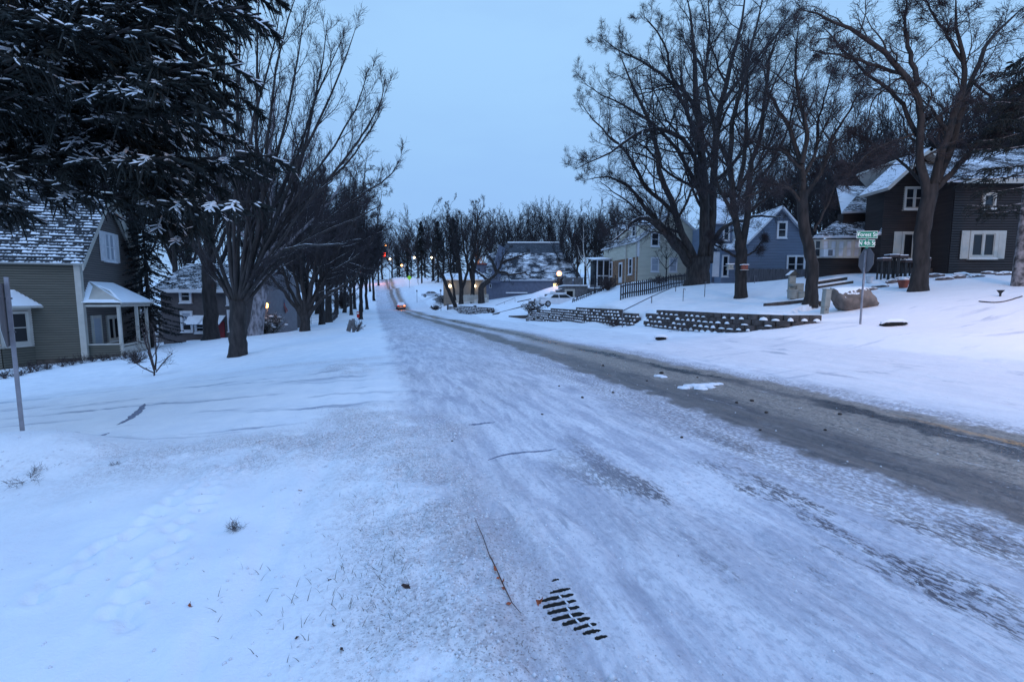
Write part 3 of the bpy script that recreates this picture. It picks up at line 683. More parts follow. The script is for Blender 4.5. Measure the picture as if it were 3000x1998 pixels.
# ---- centre clump
for pxs, d, lab, sd, r in (
  ([[(1337, 892), (1317, 854), (1297, 808), (1277, 757), (1262, 710), (1250, 660)], [(1334, 880), (1330, 840), (1318, 790), (1310, 740), (1305, 660)]], 74, 'bare tree with slanting stems leaning left over the verge', 120, .32),
  ([[(1351, 889), (1352, 837), (1342, 751), (1325, 665), (1310, 610)], [(1352, 850), (1368, 800), (1390, 730), (1400, 640), (1420, 590)]], 74, 'upright tree in the middle of the clump above the low far wall', 121, .36),
  ([[(1383, 888), (1386, 823), (1384, 765), (1398, 680), (1400, 590)], [(1385, 830), (1375, 790), (1360, 740), (1350, 620)], [(1386, 800), (1420, 700), (1450, 620)]], 74, 'dark tree just left of the snow-covered bent trunk', 122, .36),
  ([[(1411, 888), (1408, 840), (1434, 820), (1460, 794), (1475, 751), (1498, 722)], [(1430, 822), (1410, 805), (1392, 790), (1372, 787)], [(1460, 796), (1500, 805), (1540, 800), (1560, 815)], [(1455, 800), (1440, 760), (1425, 740)], [(1470, 770), (1520, 750), (1560, 740)]], 73, 'bent snow-topped tree curving right in front of the blue-grey building', 123, .5)):
    tr = pxs[0][:3]
    hero((pxs[0][0][0],), tr, [([p for p in q[(1 if k == 0 else 0):]], RNG.uniform(-2, 2), r*.8, .06) for k, q in enumerate(pxs)] + ([([q for q in pxs[0][1:4]] + [(pxs[0][3][0]+x, 620+y) for x, y in ((-20, 20), (0, -30))], 2, r*.4, .05)] if sd != 123 else []),
         d, lab, sd, K=(9, 6, 5), tr=(r, r*.85), lens=(.34, .45, .5), rmin=.016, bark='bark_snow' if sd == 123 else 'bark', extra=1 if sd != 123 else None)
# ---- generic background trees (variants copied)
def bg_tree(seed, h=18, spread=.5, K=(14, 8, 6), bark='bark', tw='twig_far', rmin=.020, vase=30):
    rng = np.random.default_rng(seed)
    root = empty('bare_tree', (0, 0, 0))
    n = 12; zz = np.linspace(-.3, h*.55, n); TP = np.c_[np.cumsum(rng.normal(size=n)*.06), np.cumsum(rng.normal(size=n)*.06), zz]
    TR = flare(TP, np.linspace(h*.017, h*.008, n), 1.4)
    low = [tubes(TP[None], TR[None], 8)]
    p1, r1 = grow(TP[None], TR[None], K[0], .28, 1, vase, .85, .06, .06, 12, .6, .04, rng, taper=.25); low.append(tubes(p1, r1, 5))
    p2, r2 = grow(p1, r1, K[1]+5, .15, 1, 34, .42, .11, .05, 8, .55, rmin*1.6, rng, taper=.5); low.append(tubes(p2, r2, 4))
    p3, r3 = grow(p2, r2, K[2], .15, 1, 40, .45, .12, .04, 5, .6, rmin, rng, taper=.5); hi = [tubes(p3, r3, 3)]
    p4, r4 = grow(p3, r3, 4, .15, 1, 40, .5, .12, .04, 4, .7, rmin*.8, rng, .25, taper=.5); hi.append(tubes(p4, r4, 3))
    finish_tree(root, M[bark], M[tw], low, hi)
    return root
VAR = [bg_tree(s, 18, vase=v, K=k) for s, v, k in ((1, 34, (14, 8, 6)), (2, 44, (15, 8, 6)), (3, 38, (12, 9, 6)), (4, 28, (16, 7, 6)))]
used = [False]*4
def put_bg(u, d, vtop, label, group, var=None, sx=1.0, vb=None):
    k = var if var is not None else random.randrange(4)
    if used[k]: o = copy_tree(VAR[k])
    else: o = VAR[k]; used[k] = True
    p = at(u, d); top = PT(u, vtop, d)[2]; h = max(4, top-p.z)*1.10
    o.location = p; sc = h/(18*1.12); o.scale = (sc*sx, sc*sx, sc); o.rotation_euler = (0, 0, random.uniform(0, 6.28))
    tag(o, label, 'tree', group)
    return o
# named background trees
put_bg(1556, 112, 560, 'left of the two tall fan-shaped trees rising behind the big dark roof', None, 0, .8)
put_bg(1603, 116, 556, 'right of the two tall fan-shaped trees rising behind the big dark roof', None, 3, .8)
put_bg(1400, 105, 572, 'tall bare tree behind the centre clump, left of the big dark roof', None, 2, .8)
put_bg(1465, 118, 596, 'bare tree directly behind the left gable of the big dark roof', None, 1, .8)
g_ = 'bare trees on the skyline beyond the end of the road'
for u, d, vt in ((1120, 190, 640), (1150, 230, 655), (1195, 215, 625), (1225, 180, 610), (1268, 160, 600), (1300, 150, 590), (1340, 150, 585), (1370, 170, 600), (1435, 150, 600), (1500, 160, 590), (1530, 150, 600), (1640, 150, 585), (1170, 260, 660), (1205, 280, 670), (1245, 250, 650), (1320, 230, 640), (1400, 230, 650), (1480, 230, 640), (1560, 230, 640), (1630, 220, 630)):
    put_bg(u, d, vt, 'bare tree on the skyline beyond the end of the road', g_, sx=1.05)
g_ = 'bare trees crowding the street behind the left verge'
for u, d, vt in ((1010, 66, 560), (1040, 80, 590), (1075, 90, 600), (1095, 110, 625), (1085, 135, 640), (985, 60, 500), (930, 62, 470), (880, 60, 430), (830, 55, 420), (800, 70, 450), (900, 80, 500), (1110, 160, 650), (1000, 100, 560), (960, 75, 500), (850, 75, 450), (1060, 70, 610), (1030, 58, 620)):
    put_bg(u, d, vt, 'bare tree crowding the street behind the left verge', g_, sx=.95)
g_ = 'bare trees behind the left houses'
for u, d, vt in ((60, 40, 200), (190, 42, 150), (300, 45, 220), (420, 48, 200), (520, 45, 260), (640, 50, 300), (740, 52, 340), (10, 50, 300), (350, 60, 350), (560, 60, 350)):
    put_bg(u, d, vt, 'bare tree behind the roofs of the left houses', g_, sx=.8)
g_ = 'bare trees between the big dark roof and the yellow house'
for u, d, vt in ((1660, 84, 640), (1690, 76, 620), (1715, 90, 600), (1745, 80, 590), (1770, 88, 600), (1800, 78, 570), (1675, 110, 600), (1740, 110, 580), (1830, 90, 560), (1880, 85, 560), (1940, 85, 560), (2000, 90, 560)):
    put_bg(u, d, vt, 'bare tree between the big dark roof and the yellow house', g_, sx=1.0)
g_ = 'bare trees of the wood behind the blue and brown houses'
for u, d, vt in ((2080, 62, 480), (2140, 66, 440), (2200, 58, 420), (2260, 64, 400), (2320, 55, 400), (2380, 60, 350), (2430, 52, 330), (2480, 58, 300), (2530, 50, 280), (2570, 56, 260), (2620, 50, 230), (2660, 55, 240), (2720, 48, 200), (2780, 52, 180), (2840, 46, 180), (2900, 50, 160), (2960, 46, 150), (3010, 50, 160), (2400, 45, 450), (2450, 44, 420), (2500, 42, 380), (2550, 45, 350), (2350, 48, 420), (2290, 50, 430)):
    put_bg(u, d, vt, 'bare tree of the wood behind the blue and brown houses', g_, sx=.85)
# thin birch
hero((1727,), [(1733, 838), (1722, 790), (1712, 750)], [([(1712, 755), (1708, 720), (1710, 690), (1708, 660)], 0, .07, .02), ([(1716, 780), (1700, 750), (1692, 720)], 0, .04, .015), ([(1720, 790), (1732, 765), (1740, 740)], 0, .04, .015)],
     60, 'thin white birch leaning left beside the iron porch rail of the yellow house', 131, K=(5, 4, 3), tr=(.10, .08), bark='birch', rmin=.012, name='birch_tree')
# ---- conifers in the distance
def conifer_mesh(seed, h=14, base_r=3.2, gap=2.0):
    rng = np.random.default_rng(seed); root = empty('conifer', (0, 0, 0))
    TP = np.c_[np.zeros((8, 2)), np.linspace(-.3, h*.98, 8)][None]; TR = np.linspace(.28, .03, 8)[None]
    low = [tubes(TP, TR, 7)]
    nb = 230; t = rng.random(nb)**.8; z = gap+(h-gap)*t; L = base_r*(1-t)**.8*(.75+.5*rng.random(nb))+.2; a = rng.random(nb)*2*PI
    n = 6; s = np.linspace(0, 1, n)
    P = np.stack([np.cos(a)[:, None]*L[:, None]*s, np.sin(a)[:, None]*L[:, None]*s, z[:, None]-L[:, None]*(.42*s-.10*s**2)+0*s], -1)
    low.append(tubes(P, np.maximum(L[:, None]*.012*(1-.7*s)[None], .008), 3))
    Vs = []; Ts = []
    K = 60; tt = rng.random((nb, K))**.7; f = tt*(n-1); i = np.clip(f.astype(int), 0, n-2); w = (f-i)[..., None]
    p = P[np.arange(nb)[:, None], i]*(1-w)+P[np.arange(nb)[:, None], i+1]*w; p = p.reshape(-1, 3)
    d = rng.normal(size=p.shape); d[:, 2] = -np.abs(d[:, 2])*.7; d = norm(d); q = norm(np.cross(d, rng.normal(size=p.shape)))
    ln = (.16+.26*rng.random(len(p)))[:, None]
    V = np.stack([p-q*.055, p+q*.055, p+d*ln], 1).reshape(-1, 3); T = np.arange(len(V)).reshape(-1, 3)
    Vt, Qt = merge(low); link('trunk', np_mesh('trunk', Vt, Qt, smooth=True), root, M['bark'])
    link('crown', np_mesh('crown', V, np.zeros((0, 4)), T), root, M['needle_far'])
    return root
CV = [conifer_mesh(51), conifer_mesh(52, gap=1.0)]
cu = [False, False]
def put_con(u, d, vtop, w, k, label, group=None, zoff=0):
    if cu[k]: o = copy_tree(CV[k])
    else: o = CV[k]; cu[k] = True
    p = at(u, d); h = PT(u, vtop, d)[2]-p.z; o.location = p; sx = w*d/F/6.4
    o.scale = (sx, sx, h/14); o.rotation_euler = (0, 0, u*.7); tag(o, label, 'tree', group); return o
put_con(1236, 150, 648, 58, 0, 'pointed dark spruce standing left of the pair beyond the white car')
put_con(1284, 142, 648, 60, 1, 'dark spruce between the pointed one and the broad one, behind the leaning stems')
put_con(1330, 135, 640, 85, 0, 'broad tall dark spruce behind the centre clump of trees')
put_con(1196, 200, 700, 40, 1, 'smaller dark spruce at the end of the road above the lime sign')
put_con(1165, 215, 720, 40, 0, 'dark spruce by the far traffic lights')
put_con(445, 26, 560, 170, 1, 'ivy-dark arborvitae tree between the sage house and the grey house')
put_con(840, 70, 780, 60, 0, 'dark spruce behind the flag')
put_con(2480, 50, 480, 130, 0, 'dark spruce standing left of the brown house')
put_con(2440, 46, 560, 90, 1, 'low dark evergreen beside the porch of the brown house')
# rounded clipped shrub trees far left
# ------------------------------------------------------------------ foreground spruce
def brush(P, R, rng, spikes=9, ln=.035):
    """needle-covered shoots: knobbly tube plus needles"""
    V, Q = tubes(P, R*(.75+.5*rng.random(R.shape)), 5)
    B, n, _ = P.shape
    t = rng.random((B, spikes))*(n-1.001); i = t.astype(int); w = (t-i)[..., None]; b = np.arange(B)[:, None]
    p = (P[b, i]*(1-w)+P[b, i+1]*w).reshape(-1, 3); ax = norm(P[b, i+1]-P[b, i]).reshape(-1, 3)
    q = norm(rng.normal(size=p.shape)); d = norm(q-(q*ax).sum(1, keepdims=True)*ax*.8+ax*.6)
    sd = norm(np.cross(d, ax)); r = .005
    T = np.stack([p-sd*r, p+sd*r, p+d*(ln+.018)], 1).reshape(-1, 3)
    return V, Q, T
def spruce(loc, label, tips, seed, trunk_r, htrunk, name='spruce_tree', snowp=.8, nsec=38, nter=22):
    rng = np.random.default_rng(seed)
    root = empty(name, loc, 0, label, 'tree')
    L0 = np.array(loc)
    n = 14
    TP = np.c_[np.full(n, 0.), np.full(n, 0.), np.linspace(-.3, htrunk, n)][None]; TR = np.linspace(trunk_r, .05, n)[None]
    wood = [tubes(TP, TR, 10)]
    BP = []
    for tx, ty, tz, drop in tips:
        tip = np.array((tx, ty, tz))-L0; hz = math.hypot(tip[0], tip[1]); s = np.linspace(0, 1, 12)
        z0 = min(tip[2]+drop, htrunk-.3)
        sh_ = (1.35*s-.35*s**3) if drop < 2.2 else s**1.9
        P = np.stack([tip[0]*s, tip[1]*s, z0+(tip[2]-z0)*sh_-.02*hz*np.sin(PI*s)], 1)
        P[:, :2] += rng.normal(size=(12, 2)).cumsum(0)*.03
        BP.append(P)
    BP = np.array(BP); B = len(BP)
    LB = np.linalg.norm(BP[:, 1:]-BP[:, :-1], axis=2).sum(1)
    BR = np.maximum(LB[:, None]*.009*np.linspace(1, .2, 12)[None], .006); wood.append(tubes(BP, BR, 5))
    # secondaries: mostly in the plane of the bough
    K = nsec; t = .25+.74*(np.arange(K)[None]+rng.random((B, K)))/K; f = t*11; i = np.clip(f.astype(int), 0, 10); w = (f-i)[..., None]; b = np.arange(B)[:, None]
    p0 = BP[b, i]*(1-w)+BP[b, i+1]*w; ax = norm(BP[b, i+1]-BP[b, i]); side = norm(np.cross(ax, np.array([0, 0, 1.])))
    sg = np.where(np.arange(K) % 2 == 0, 1., -1.)[None, :, None]
    d = norm(ax*.62+side*sg*(.55+.5*rng.random((B, K, 1)))+rng.normal(size=ax.shape)*.12)
    ln = (1.15*(1-.72*t)*(.6+.7*rng.random((B, K))))[..., None]; m = 6; pts = [p0]; cur = p0
    for k in range(m-1):
        d = norm(d+np.array([0, 0, -.10])+rng.normal(size=d.shape)*.05); cur = cur+d*ln/(m-1); pts.append(cur)
    S = np.stack(pts, 2).reshape(B*K, m, 3); SR = np.linspace(.009, .004, m)[None].repeat(B*K, 0); wood.append(tubes(S, SR, 3))
    # tertiary shoots
    def shoots(S, K3, a, l0, l1, down, t0=.1):
        Bs = len(S); t = t0+(1-t0)*(np.arange(K3)[None]+rng.random((Bs, K3)))/K3; f = t*(S.shape[1]-1.001); i = f.astype(int); w = (f-i)[..., None]; b = np.arange(Bs)[:, None]
        p = S[b, i]*(1-w)+S[b, i+1]*w; ax = norm(S[b, i+1]-S[b, i]); sd = norm(np.cross(ax, np.array([0, 0, 1.])+rng.normal(size=ax.shape)*.25))*np.where(np.arange(K3) % 2 == 0, 1, -1)[None, :, None]
        d = norm(ax*math.cos(a)+sd*math.sin(a)+np.array([0, 0, -down])+rng.normal(size=ax.shape)*.15)
        ln = (l0+(l1-l0)*rng.random((Bs, K3)))[..., None]; q = [p]; c = p
        for k in range(3): d = norm(d+np.array([0, 0, -.12*down-.0])); c = c+d*ln/3; q.append(c)
        return np.stack(q, 2).reshape(-1, 4, 3)
    sh = shoots(S, nter, .75, .07, .17, .05)
    rad = np.array([.009, .015, .014, .005])[None].repeat(len(sh), 0)
    V1, Q1, T1 = brush(sh, rad, rng, 16, .022)
    # shoots along the secondaries themselves
    bodyR = np.array([.010, .014, .016, .016, .015, .006])[None].repeat(len(S), 0); V2, Q2, T2 = brush(S, bodyR, rng, 60, .026)
    hang = shoots(S[rng.random(len(S)) < .55], 5, .5, .10, .34, 1.5)
    V3, Q3, T3 = brush(hang, np.array([.006, .010, .009, .004])[None].repeat(len(hang), 0), rng, 18, .03)
    Vn, Qn = merge([(V1, Q1), (V2, Q2), (V3, Q3)])
    Tn = np.concatenate([T1, T2, T3]); nV = len(Vn); Vall = np.concatenate([Vn, Tn]); Tri = nV+np.arange(len(Tn)).reshape(-1, 3)
    Vw, Qw = merge(wood); link('trunk', np_mesh('trunk', Vw, Qw, smooth=True), root, M['bark'])
    cr = link('crown', np_mesh('crown', Vall, Qn, Tri), root, M['needle'])
    # snow resting on shoots
    bough = np.repeat(np.arange(B), K)
    ps = rng.random(B)**.8*.95+.08; sel_s = rng.random(len(S)) < snowp*ps[bough]
    a = S[sel_s]+np.array([0, 0, .017]); ra = np.array([.004, .015, .019, .018, .012, .003])[None].repeat(len(a), 0)*(.7+.5*rng.random((len(a), 1)))
    shb = np.repeat(sel_s, nter); sel2 = (shb | (rng.random(len(sh)) < .10)) & (rng.random(len(sh)) < .62)
    c = sh[sel2]+np.array([0, 0, .014]); rc = np.array([.005, .013, .013, .003])[None].repeat(len(c), 0)*(.7+.5*rng.random((len(c), 1)))
    if snowp > 0:
      Vs, Qs = merge([tubes(a, ra, 6), tubes(c, rc, 6)])
      link('snow_cover', np_mesh('snow_cover', Vs, Qs, smooth=True), root, M['snow'])
    return root
TIPS = []
rs = random.Random(5)
def tip(u, v, d, drop): p = PT(u, v, d); TIPS.append((p[0], p[1], p[2], drop))
for u, v, d, dr in ((805, 455, 6.4, 1.3), (745, 600, 6.2, 1.5), (700, 480, 7.0, 1.4), (705, 290, 6.8, 1.2), (690, 200, 6.0, 1.0), (780, 20, 6.6, .8), (800, -20, 7.2, .8), (760, 60, 6.0, .9), (620, 320, 5.6, 1.1), (560, 250, 5.4, .9), (480, 180, 5.2, .9),
                    (380, 95, 5.2, .8), (640, 560, 6.8, 2.4), (560, 540, 6.0, 2.3), (500, 460, 5.6, 1.4), (720, 400, 7.6, 1.2), (610, 660, 7.0, 3.4), (575, 730, 7.6, 3.9), (525, 690, 7.4, 3.8), (640, 610, 8.0, 3.4), (490, 620, 6.4, 3.3), (450, 560, 6.2, 2.8), (590, 700, 8.2, 4.0), (540, 640, 7.8, 3.6), (480, 560, 7.2, 3.0), (660, 120, 7.6, 1.0), (700, -60, 6.2, .8),
                    (360, 430, 6.4, 1.5), (150, 60, 5.0, .8), (70, 150, 4.8, .8), (60, 30, 5.0, .7), (90, 300, 5.6, .9), (10, 500, 5.4, 1.2), (-20, 600, 5.6, 1.6), (200, 300, 6.0, 1.0)):
    tip(u, v, d, dr)
for k in range(38):
    v = rs.uniform(-260, 420); umax = np.interp(v, [-300, 0, 100, 200, 300, 400, 500], [760, 740, 640, 610, 640, 690, 640])
    uu = rs.uniform(120, umax-40) if v > 0 else rs.uniform(-50, umax)
    if v > np.interp(uu, [0, 250, 400], [120, 260, 430]): v -= 260
    tip(uu, v, rs.uniform(5.4, 9.5), rs.uniform(.8, 1.5))
for k in range(20):
    u = rs.uniform(420, 620); v = rs.uniform(430, 600+(u-420)*.6); tip(u, v, rs.uniform(6.4, 9.0), rs.uniform(2.6, 3.8))
sx0 = at(-250, 7.6)
spruce(sx0, 'huge dark spruce whose snow-dusted boughs hang over the left of the view', TIPS, 61, .35, 11.5)
# spruce/pine with speckled trunk at right edge
TIPS = []
for k in range(16):
    u = rs.uniform(2860, 3120); v = rs.uniform(120, 600)+(0 if u > 2900 else 40); tip(u, v, rs.uniform(16.8, 19.5), rs.uniform(.2, .9))
for u, v in ((2830, 520), (2850, 440), (2870, 560), (2880, 300), (2900, 220), (2860, 380), (2840, 600), (2890, 620), (2900, 490)): tip(u, v, rs.uniform(17, 18.5), .3)
p5 = at(2992, 18); o5 = spruce(p5, 'tall pine with a speckled pale trunk cut by the right edge of the view', TIPS, 62, .31, 12.5, 'pine_tree', 0, 14, 8)
for ch in o5.children:
    if ch.name.startswith('trunk'): ch.data.materials[0] = M['bark_speck']
# ------------------------------------------------------------------ house toolkit
class Face:
    """a wall plane in house-local coordinates: origin, direction along the wall (unit xy); outward = right-hand side"""
    def __init__(s, o, dx):
        s.o = Vector(o); s.d = Vector((dx[0], dx[1], 0)).normalized(); s.n = Vector((s.d.y, -s.d.x, 0))
    def p(s, x, z, n=0): return tuple(s.o+s.d*x+s.n*n+Vector((0, 0, z)))
    def box(s, mb, x0, x1, z0, z1, n0, n1, mi=0):
        mb.hexa([s.p(x, z, n) for z in (z0, z1) for n in (n0, n1) for x in (x0, x1)], mi)
    def siding(s, mb, z0, z1, xa, xb, ex=.115, mi=0, prof=None):
        """lapped boards; prof(z)->(xa,xb)"""
        z = z0
        while z < z1-1e-3:
            zt = min(z+ex, z1)
            a0, b0 = prof(z) if prof else (xa, xb); a1, b1 = prof(zt) if prof else (xa, xb)
            if b0-a0 < .05: break
            if b1 < a1: a1 = b1 = (a1+b1)/2
            mb.add([s.p(a0, z, .052), s.p(b0, z, .052), s.p(b1, zt, .008), s.p(a1, zt, .008), s.p(a0, z, 0), s.p(b0, z, 0)], [(0, 1, 2, 3), (4, 5, 1, 0)], mi)
            mb.add([s.p(a0, z, .0535), s.p(b0, z, .0535), s.p(b0, z+ex*.2, .048), s.p(a0, z+ex*.2, .048)], [(0, 1, 2, 3)], 1)  # dark strip painting the shadow line along each board's lower edge
            z = zt
def window(par, fc, cx, cz, w, h, trim=.11, trimmat='white', pane='pane', mull=1, rail=True, sill=True, shutters=0, label=None, shmat=None, blind=None):
    mb = MB(); n0, n1 = .06, .11
    x0, x1, z0, z1 = cx-w/2, cx+w/2, cz-h/2, cz+h/2
    fc.box(mb, x0-trim, x0, z0-trim, z1+trim, -.02, n1); fc.box(mb, x1, x1+trim, z0-trim, z1+trim, -.02, n1)
    fc.box(mb, x0, x1, z1, z1+trim, -.02, n1-.003); fc.box(mb, x0, x1, z0-trim, z0, -.02, n1-.003)
    if sill: fc.box(mb, x0-trim-.04, x1+trim+.04, z0-trim-.05, z0-trim+.003, -.02, n1+.06)
    for k in range(1, mull): 
        xm = x0+w*k/mull; fc.box(mb, xm-.045, xm+.045, z0, z1, .0, n1-.008)
    f = mb.build('window', M[trimmat], par, bevel=.006)
    mb = MB(); fc.box(mb, x0-.005, x1+.005, z0-.005, z1+.005, .056, .064); mb.build('pane', M[pane], f)
    mb = MB()
    for k in range(mull):
        a = x0+w*k/mull+(.045 if k else 0); b_ = x0+w*(k+1)/mull-(.045 if k < mull-1 else 0)
        fc.box(mb, a, a+.035, z0, z1, .062, .085); fc.box(mb, b_-.035, b_, z0, z1, .062, .085)
        fc.box(mb, a+.035, b_-.035, z0, z0+.04, .062, .084); fc.box(mb, a+.035, b_-.035, z1-.04, z1, .062, .084)
        if rail: fc.box(mb, a+.035, b_-.035, cz-.02, cz+.025, .062, .088)
    mb.build('sash', M[trimmat], f)
    if blind:
        mb = MB(); fc.box(mb, x0+.03, x1-.03, z0+h*blind, z1-.03, .0645, .068); mb.build('blind', M['blind'], f)
    if shutters:
        for sg in (-1, 1):
            mb = MB(); a = x0-trim-shutters-.015 if sg < 0 else x1+trim+.015
            fc.box(mb, a, a+shutters, z0-trim, z1+trim, .056, .085)
            for q in range(10):
                zz = z0-trim+.08+q*(h+2*trim-.16)/10; fc.box(mb, a+.05, a+shutters-.05, zz, zz+(h+2*trim-.16)/10*.6, .08, .098)
            mb.build('shutter', M[shmat or trimmat], par)
    if sill:
        mb = MB(); fc.box(mb, x0-trim, x1+trim, z0-trim+.003, z0-trim+.03, n1, n1+.055); mb.build('sill_snow', M['snow'], f)
    return f
def slab(name, pts, th, mat, par, uvo=None, fascia=None):
    """pts: eave a, eave b, ridge b, ridge a (counter-clockwise seen from above)"""
    a, b, c, d = [Vector(p) for p in pts]
    e1 = (b-a).normalized(); nrm = (b-a).cross(d-a).normalized()
    if nrm.z < 0: nrm = -nrm
    e2 = nrm.cross(e1)
    V = [a, b, c, d]+[p-nrm*th for p in (a, b, c, d)]
    me = bpy.data.meshes.new(name); me.from_pydata([tuple(v) for v in V], [], [(0, 1, 2, 3), (7, 6, 5, 4), (0, 4, 5, 1), (1, 5, 6, 2), (2, 6, 7, 3), (3, 7, 4, 0)])
    uvl = me.uv_layers.new(name='UVMap')
    for lp in me.loops:
        p = V[lp.vertex_index]-a; uvl.data[lp.index].uv = (p.dot(e1)+(uvo or 0), p.dot(e2)+(uvo or 0))
    me.materials.append(mat); me.materials.append(fascia or M['white'])
    for k, p in enumerate(me.polygons): p.material_index = 0 if k == 0 else 1
    me.update(); return link(name, me, par)
def boxpart(par, name, mat, *a, bevel=0, **k):
    mb = MB(); mb.box(*a, **k); return mb.build(name, mat, par, bevel=bevel)
# ------------------------------------------------------------------ H1: sage house on the left
def house_left():
    a = math.radians(18)
    p = at(255, 21.5); zb = p.z-.35
    root = empty('clapboard_house', (p.x, p.y, zb), a, 'sage green clapboard house with a steep snow-flecked roof at the left edge', 'house')
    # local: x to the right (+cos a, + sin a); corner at 0,0; front runs to -x; gable end runs to +y
    base = zb
    eave = 2.0+EYE-base; W = 5.6; rise = 3.55; LEN = 9.0
    fr = Face((-LEN, 0, 0), (1, 0)); gb = Face((0, 0, 0), (0, 1))
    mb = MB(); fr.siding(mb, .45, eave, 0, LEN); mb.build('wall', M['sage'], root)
    ap = eave+rise
    def pr(z): 
        if z <= eave: return (0, W)
        t = (z-eave)/rise; return (W/2*t, W-W/2*t)
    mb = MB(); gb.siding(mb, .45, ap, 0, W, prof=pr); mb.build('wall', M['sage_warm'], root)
    mb = MB(); mb.box(-LEN, -.01, .01, W-.01, -.5, eave-.02); mb.build('core', M['sage'], root)
    mb = MB(); mb.box(-LEN, .012, -.012, W, -.6, .45); mb.build('foundation', M['found'], root)
    # corner trims
    mb = MB(); mb.box(-.17, .075, -.075, .15, .1, eave-.05); mb.build('corner_board', M['cream'], root, bevel=.008)
    mb = MB(); mb.box(-.1, .075, W-.14, W+.03, .1, eave-.05); mb.build('corner_board', M['cream'], root, bevel=.008)
    # roof
    ov = .35; s = rise/(W/2); dz = ov*s
    slab('roof', [(-LEN-.3, -ov, eave-dz+.12), (.35, -ov, eave-dz+.12), (.35, W/2, ap+.12), (-LEN-.3, W/2, ap+.12)], .12, M['roof_l'], root, fascia=M['cream'])
    slab('roof', [(.35, W+ov, eave-dz+.12), (-LEN-.3, W+ov, eave-dz+.12), (-LEN-.3, W/2, ap+.12), (.35, W/2, ap+.12)], .12, M['roof_l'], root, 3, fascia=M['cream'])
    # rake boards
    for sg in (0, 1):
        y0 = -ov if sg == 0 else W+ov
        mb = MB(); q = [(.36, y0, eave-dz), (.36, W/2, ap)]
        mb.hexa([(x, y, z+dz_) for dz_ in (-.22 if sg == 0 else -.6, -.0) for x in (.30, .352) for y, z in ((q[0][1], q[0][2]), (q[1][1], q[1][2]))]); mb.build('rake_board', M['cream'], root)
    # snow drift in valley at left: cross-gable with smooth snow
    slab('roof_snow', [(-LEN, -ov-.02, eave-dz+.2), (-4.0, -ov-.02, eave-dz+.2), (-5.0, W*.22, eave+rise*.44+.2), (-LEN, W*.35, eave+rise*.70+.2)], .1, M['snow'], root, fascia=M['snow'])
    # gable window with shutters
    window(root, gb, 2.75, eave+.75, .78, 1.35, .10, 'white', 'blind', 2, True, True, .42)
    # porch on gable end: hip roof, posts, half wall, door, twin window
    px0, px1, pd = .15, 3.1, 1.35       # along y, outwards x
    zt = 3.15
    slab('porch_roof', [(pd+.3, px0-.25, zt), (pd+.3, px1+.3, zt), (.02, px1-.2, zt+1.05), (.02, px0+.5, zt+1.05)], .1, M['snow'], root, fascia=M['cream'])
    slab('porch_roof', [(.02, px0-.25, zt), (pd+.3, px0-.25, zt), (.9, px0+.5, zt+.62), (.02, px0+.5, zt+1.05)], .06, M['snow'], root, fascia=M['cream'])
    mb = MB(); mb.box(.0, pd+.15, px0-.12, px1+.1, zt-.22, zt-.1); mb.build('porch_beam', M['cream'], root)
    for y in (px0, 1.9, px1-.1):
        mb = MB(); mb.box(pd-.05, pd+.08, y-.06, y+.07, .1, zt-.2); mb.build('porch_post', M['cream'], root, bevel=.01)
    mb = MB(); mb.box(.03, pd, px0-.03, px0+.05, .1, 1.05); f2 = Face((0, px0-.035, 0), (1, 0)); f2.siding(mb, .1, 1.05, .03, pd); mb.build('porch_wall', M['sage'], root)
    mb = MB(); mb.box(.03, pd+.04, px0-.1, px0+.1, 1.05, 1.12); mb.build('porch_rail', M['cream'], root)
    mb = MB(); mb.box(pd-.03, pd+.03, px0+.1, px1, .95, 1.05); mb.box(pd-.03, pd+.03, px0+.1, px1, .15, .9); mb.build('porch_panel', M['cream'], root)
    mb = MB(); gb.box(mb, .5, 1.35, .35, 2.5, .03, .10); dr = mb.build('door', M['cream'], root)
    mb = MB(); gb.box(mb, .64, 1.21, 1.0, 2.35, .10, .108); mb.build('pane', M['blind'], dr)
    window(root, gb, 2.5, 1.75, .95, 1.1, .16, 'cream', 'pane', 2, False, True, 0)
    # bay window on front wall
    bx0, bx1, bd = -5.0, -1.95, 1.0
    ptsb = [(bx0, 0), (bx0+.6, -bd), (bx1-.6, -bd), (bx1, 0)]
    for i in range(3):
        A, B_ = ptsb[i], ptsb[i+1]; L = math.hypot(B_[0]-A[0], B_[1]-A[1]); f = Face((A[0], A[1], 0), (B_[0]-A[0], B_[1]-A[1]))
        mb = MB(); f.siding(mb, .1, 1.15, 0, L); f.box(mb, 0, L, 1.15, 3.0, -.06, .01); mb.build('bay_wall', [M['sage']], root)
        mb = MB(); f.box(mb, 0, .12, 1.1, 3.0, 0, .05); f.box(mb, L-.12, L, 1.1, 3.0, 0, .05); f.box(mb, .12, L-.12, 2.78, 3.0, 0, .047); f.box(mb, .12, L-.12, 1.1, 1.25, 0, .09); mb.build('bay_trim', M['cream'], root)
        window(root, f, L/2, 2.0, L-.45, 1.35, .08, 'cream', 'pane_dark', 2 if i == 1 else 1, True, False)
    top = [(bx0-.25, -.02, 3.75), (bx1+.25, -.02, 3.75)]; ev = [(bx0-.5, -.02, 3.0), (bx0+.4, -bd-.35, 3.0), (bx1-.4, -bd-.35, 3.0), (bx1+.5, -.02, 3.0)]
    tt = [(bx0+.5, -.02, 3.75), (bx1-.5, -.02, 3.75)]
    mb = MB()
    V = [ev[0], ev[1], ev[2], ev[3], tt[0], tt[1]]; lo = [(x, y, z-.1) for x, y, z in ev]
    mb.add(V, [(0, 1, 4), (1, 2, 5, 4), (2, 3, 5)]); mb.build('bay_roof', M['snow'], root)
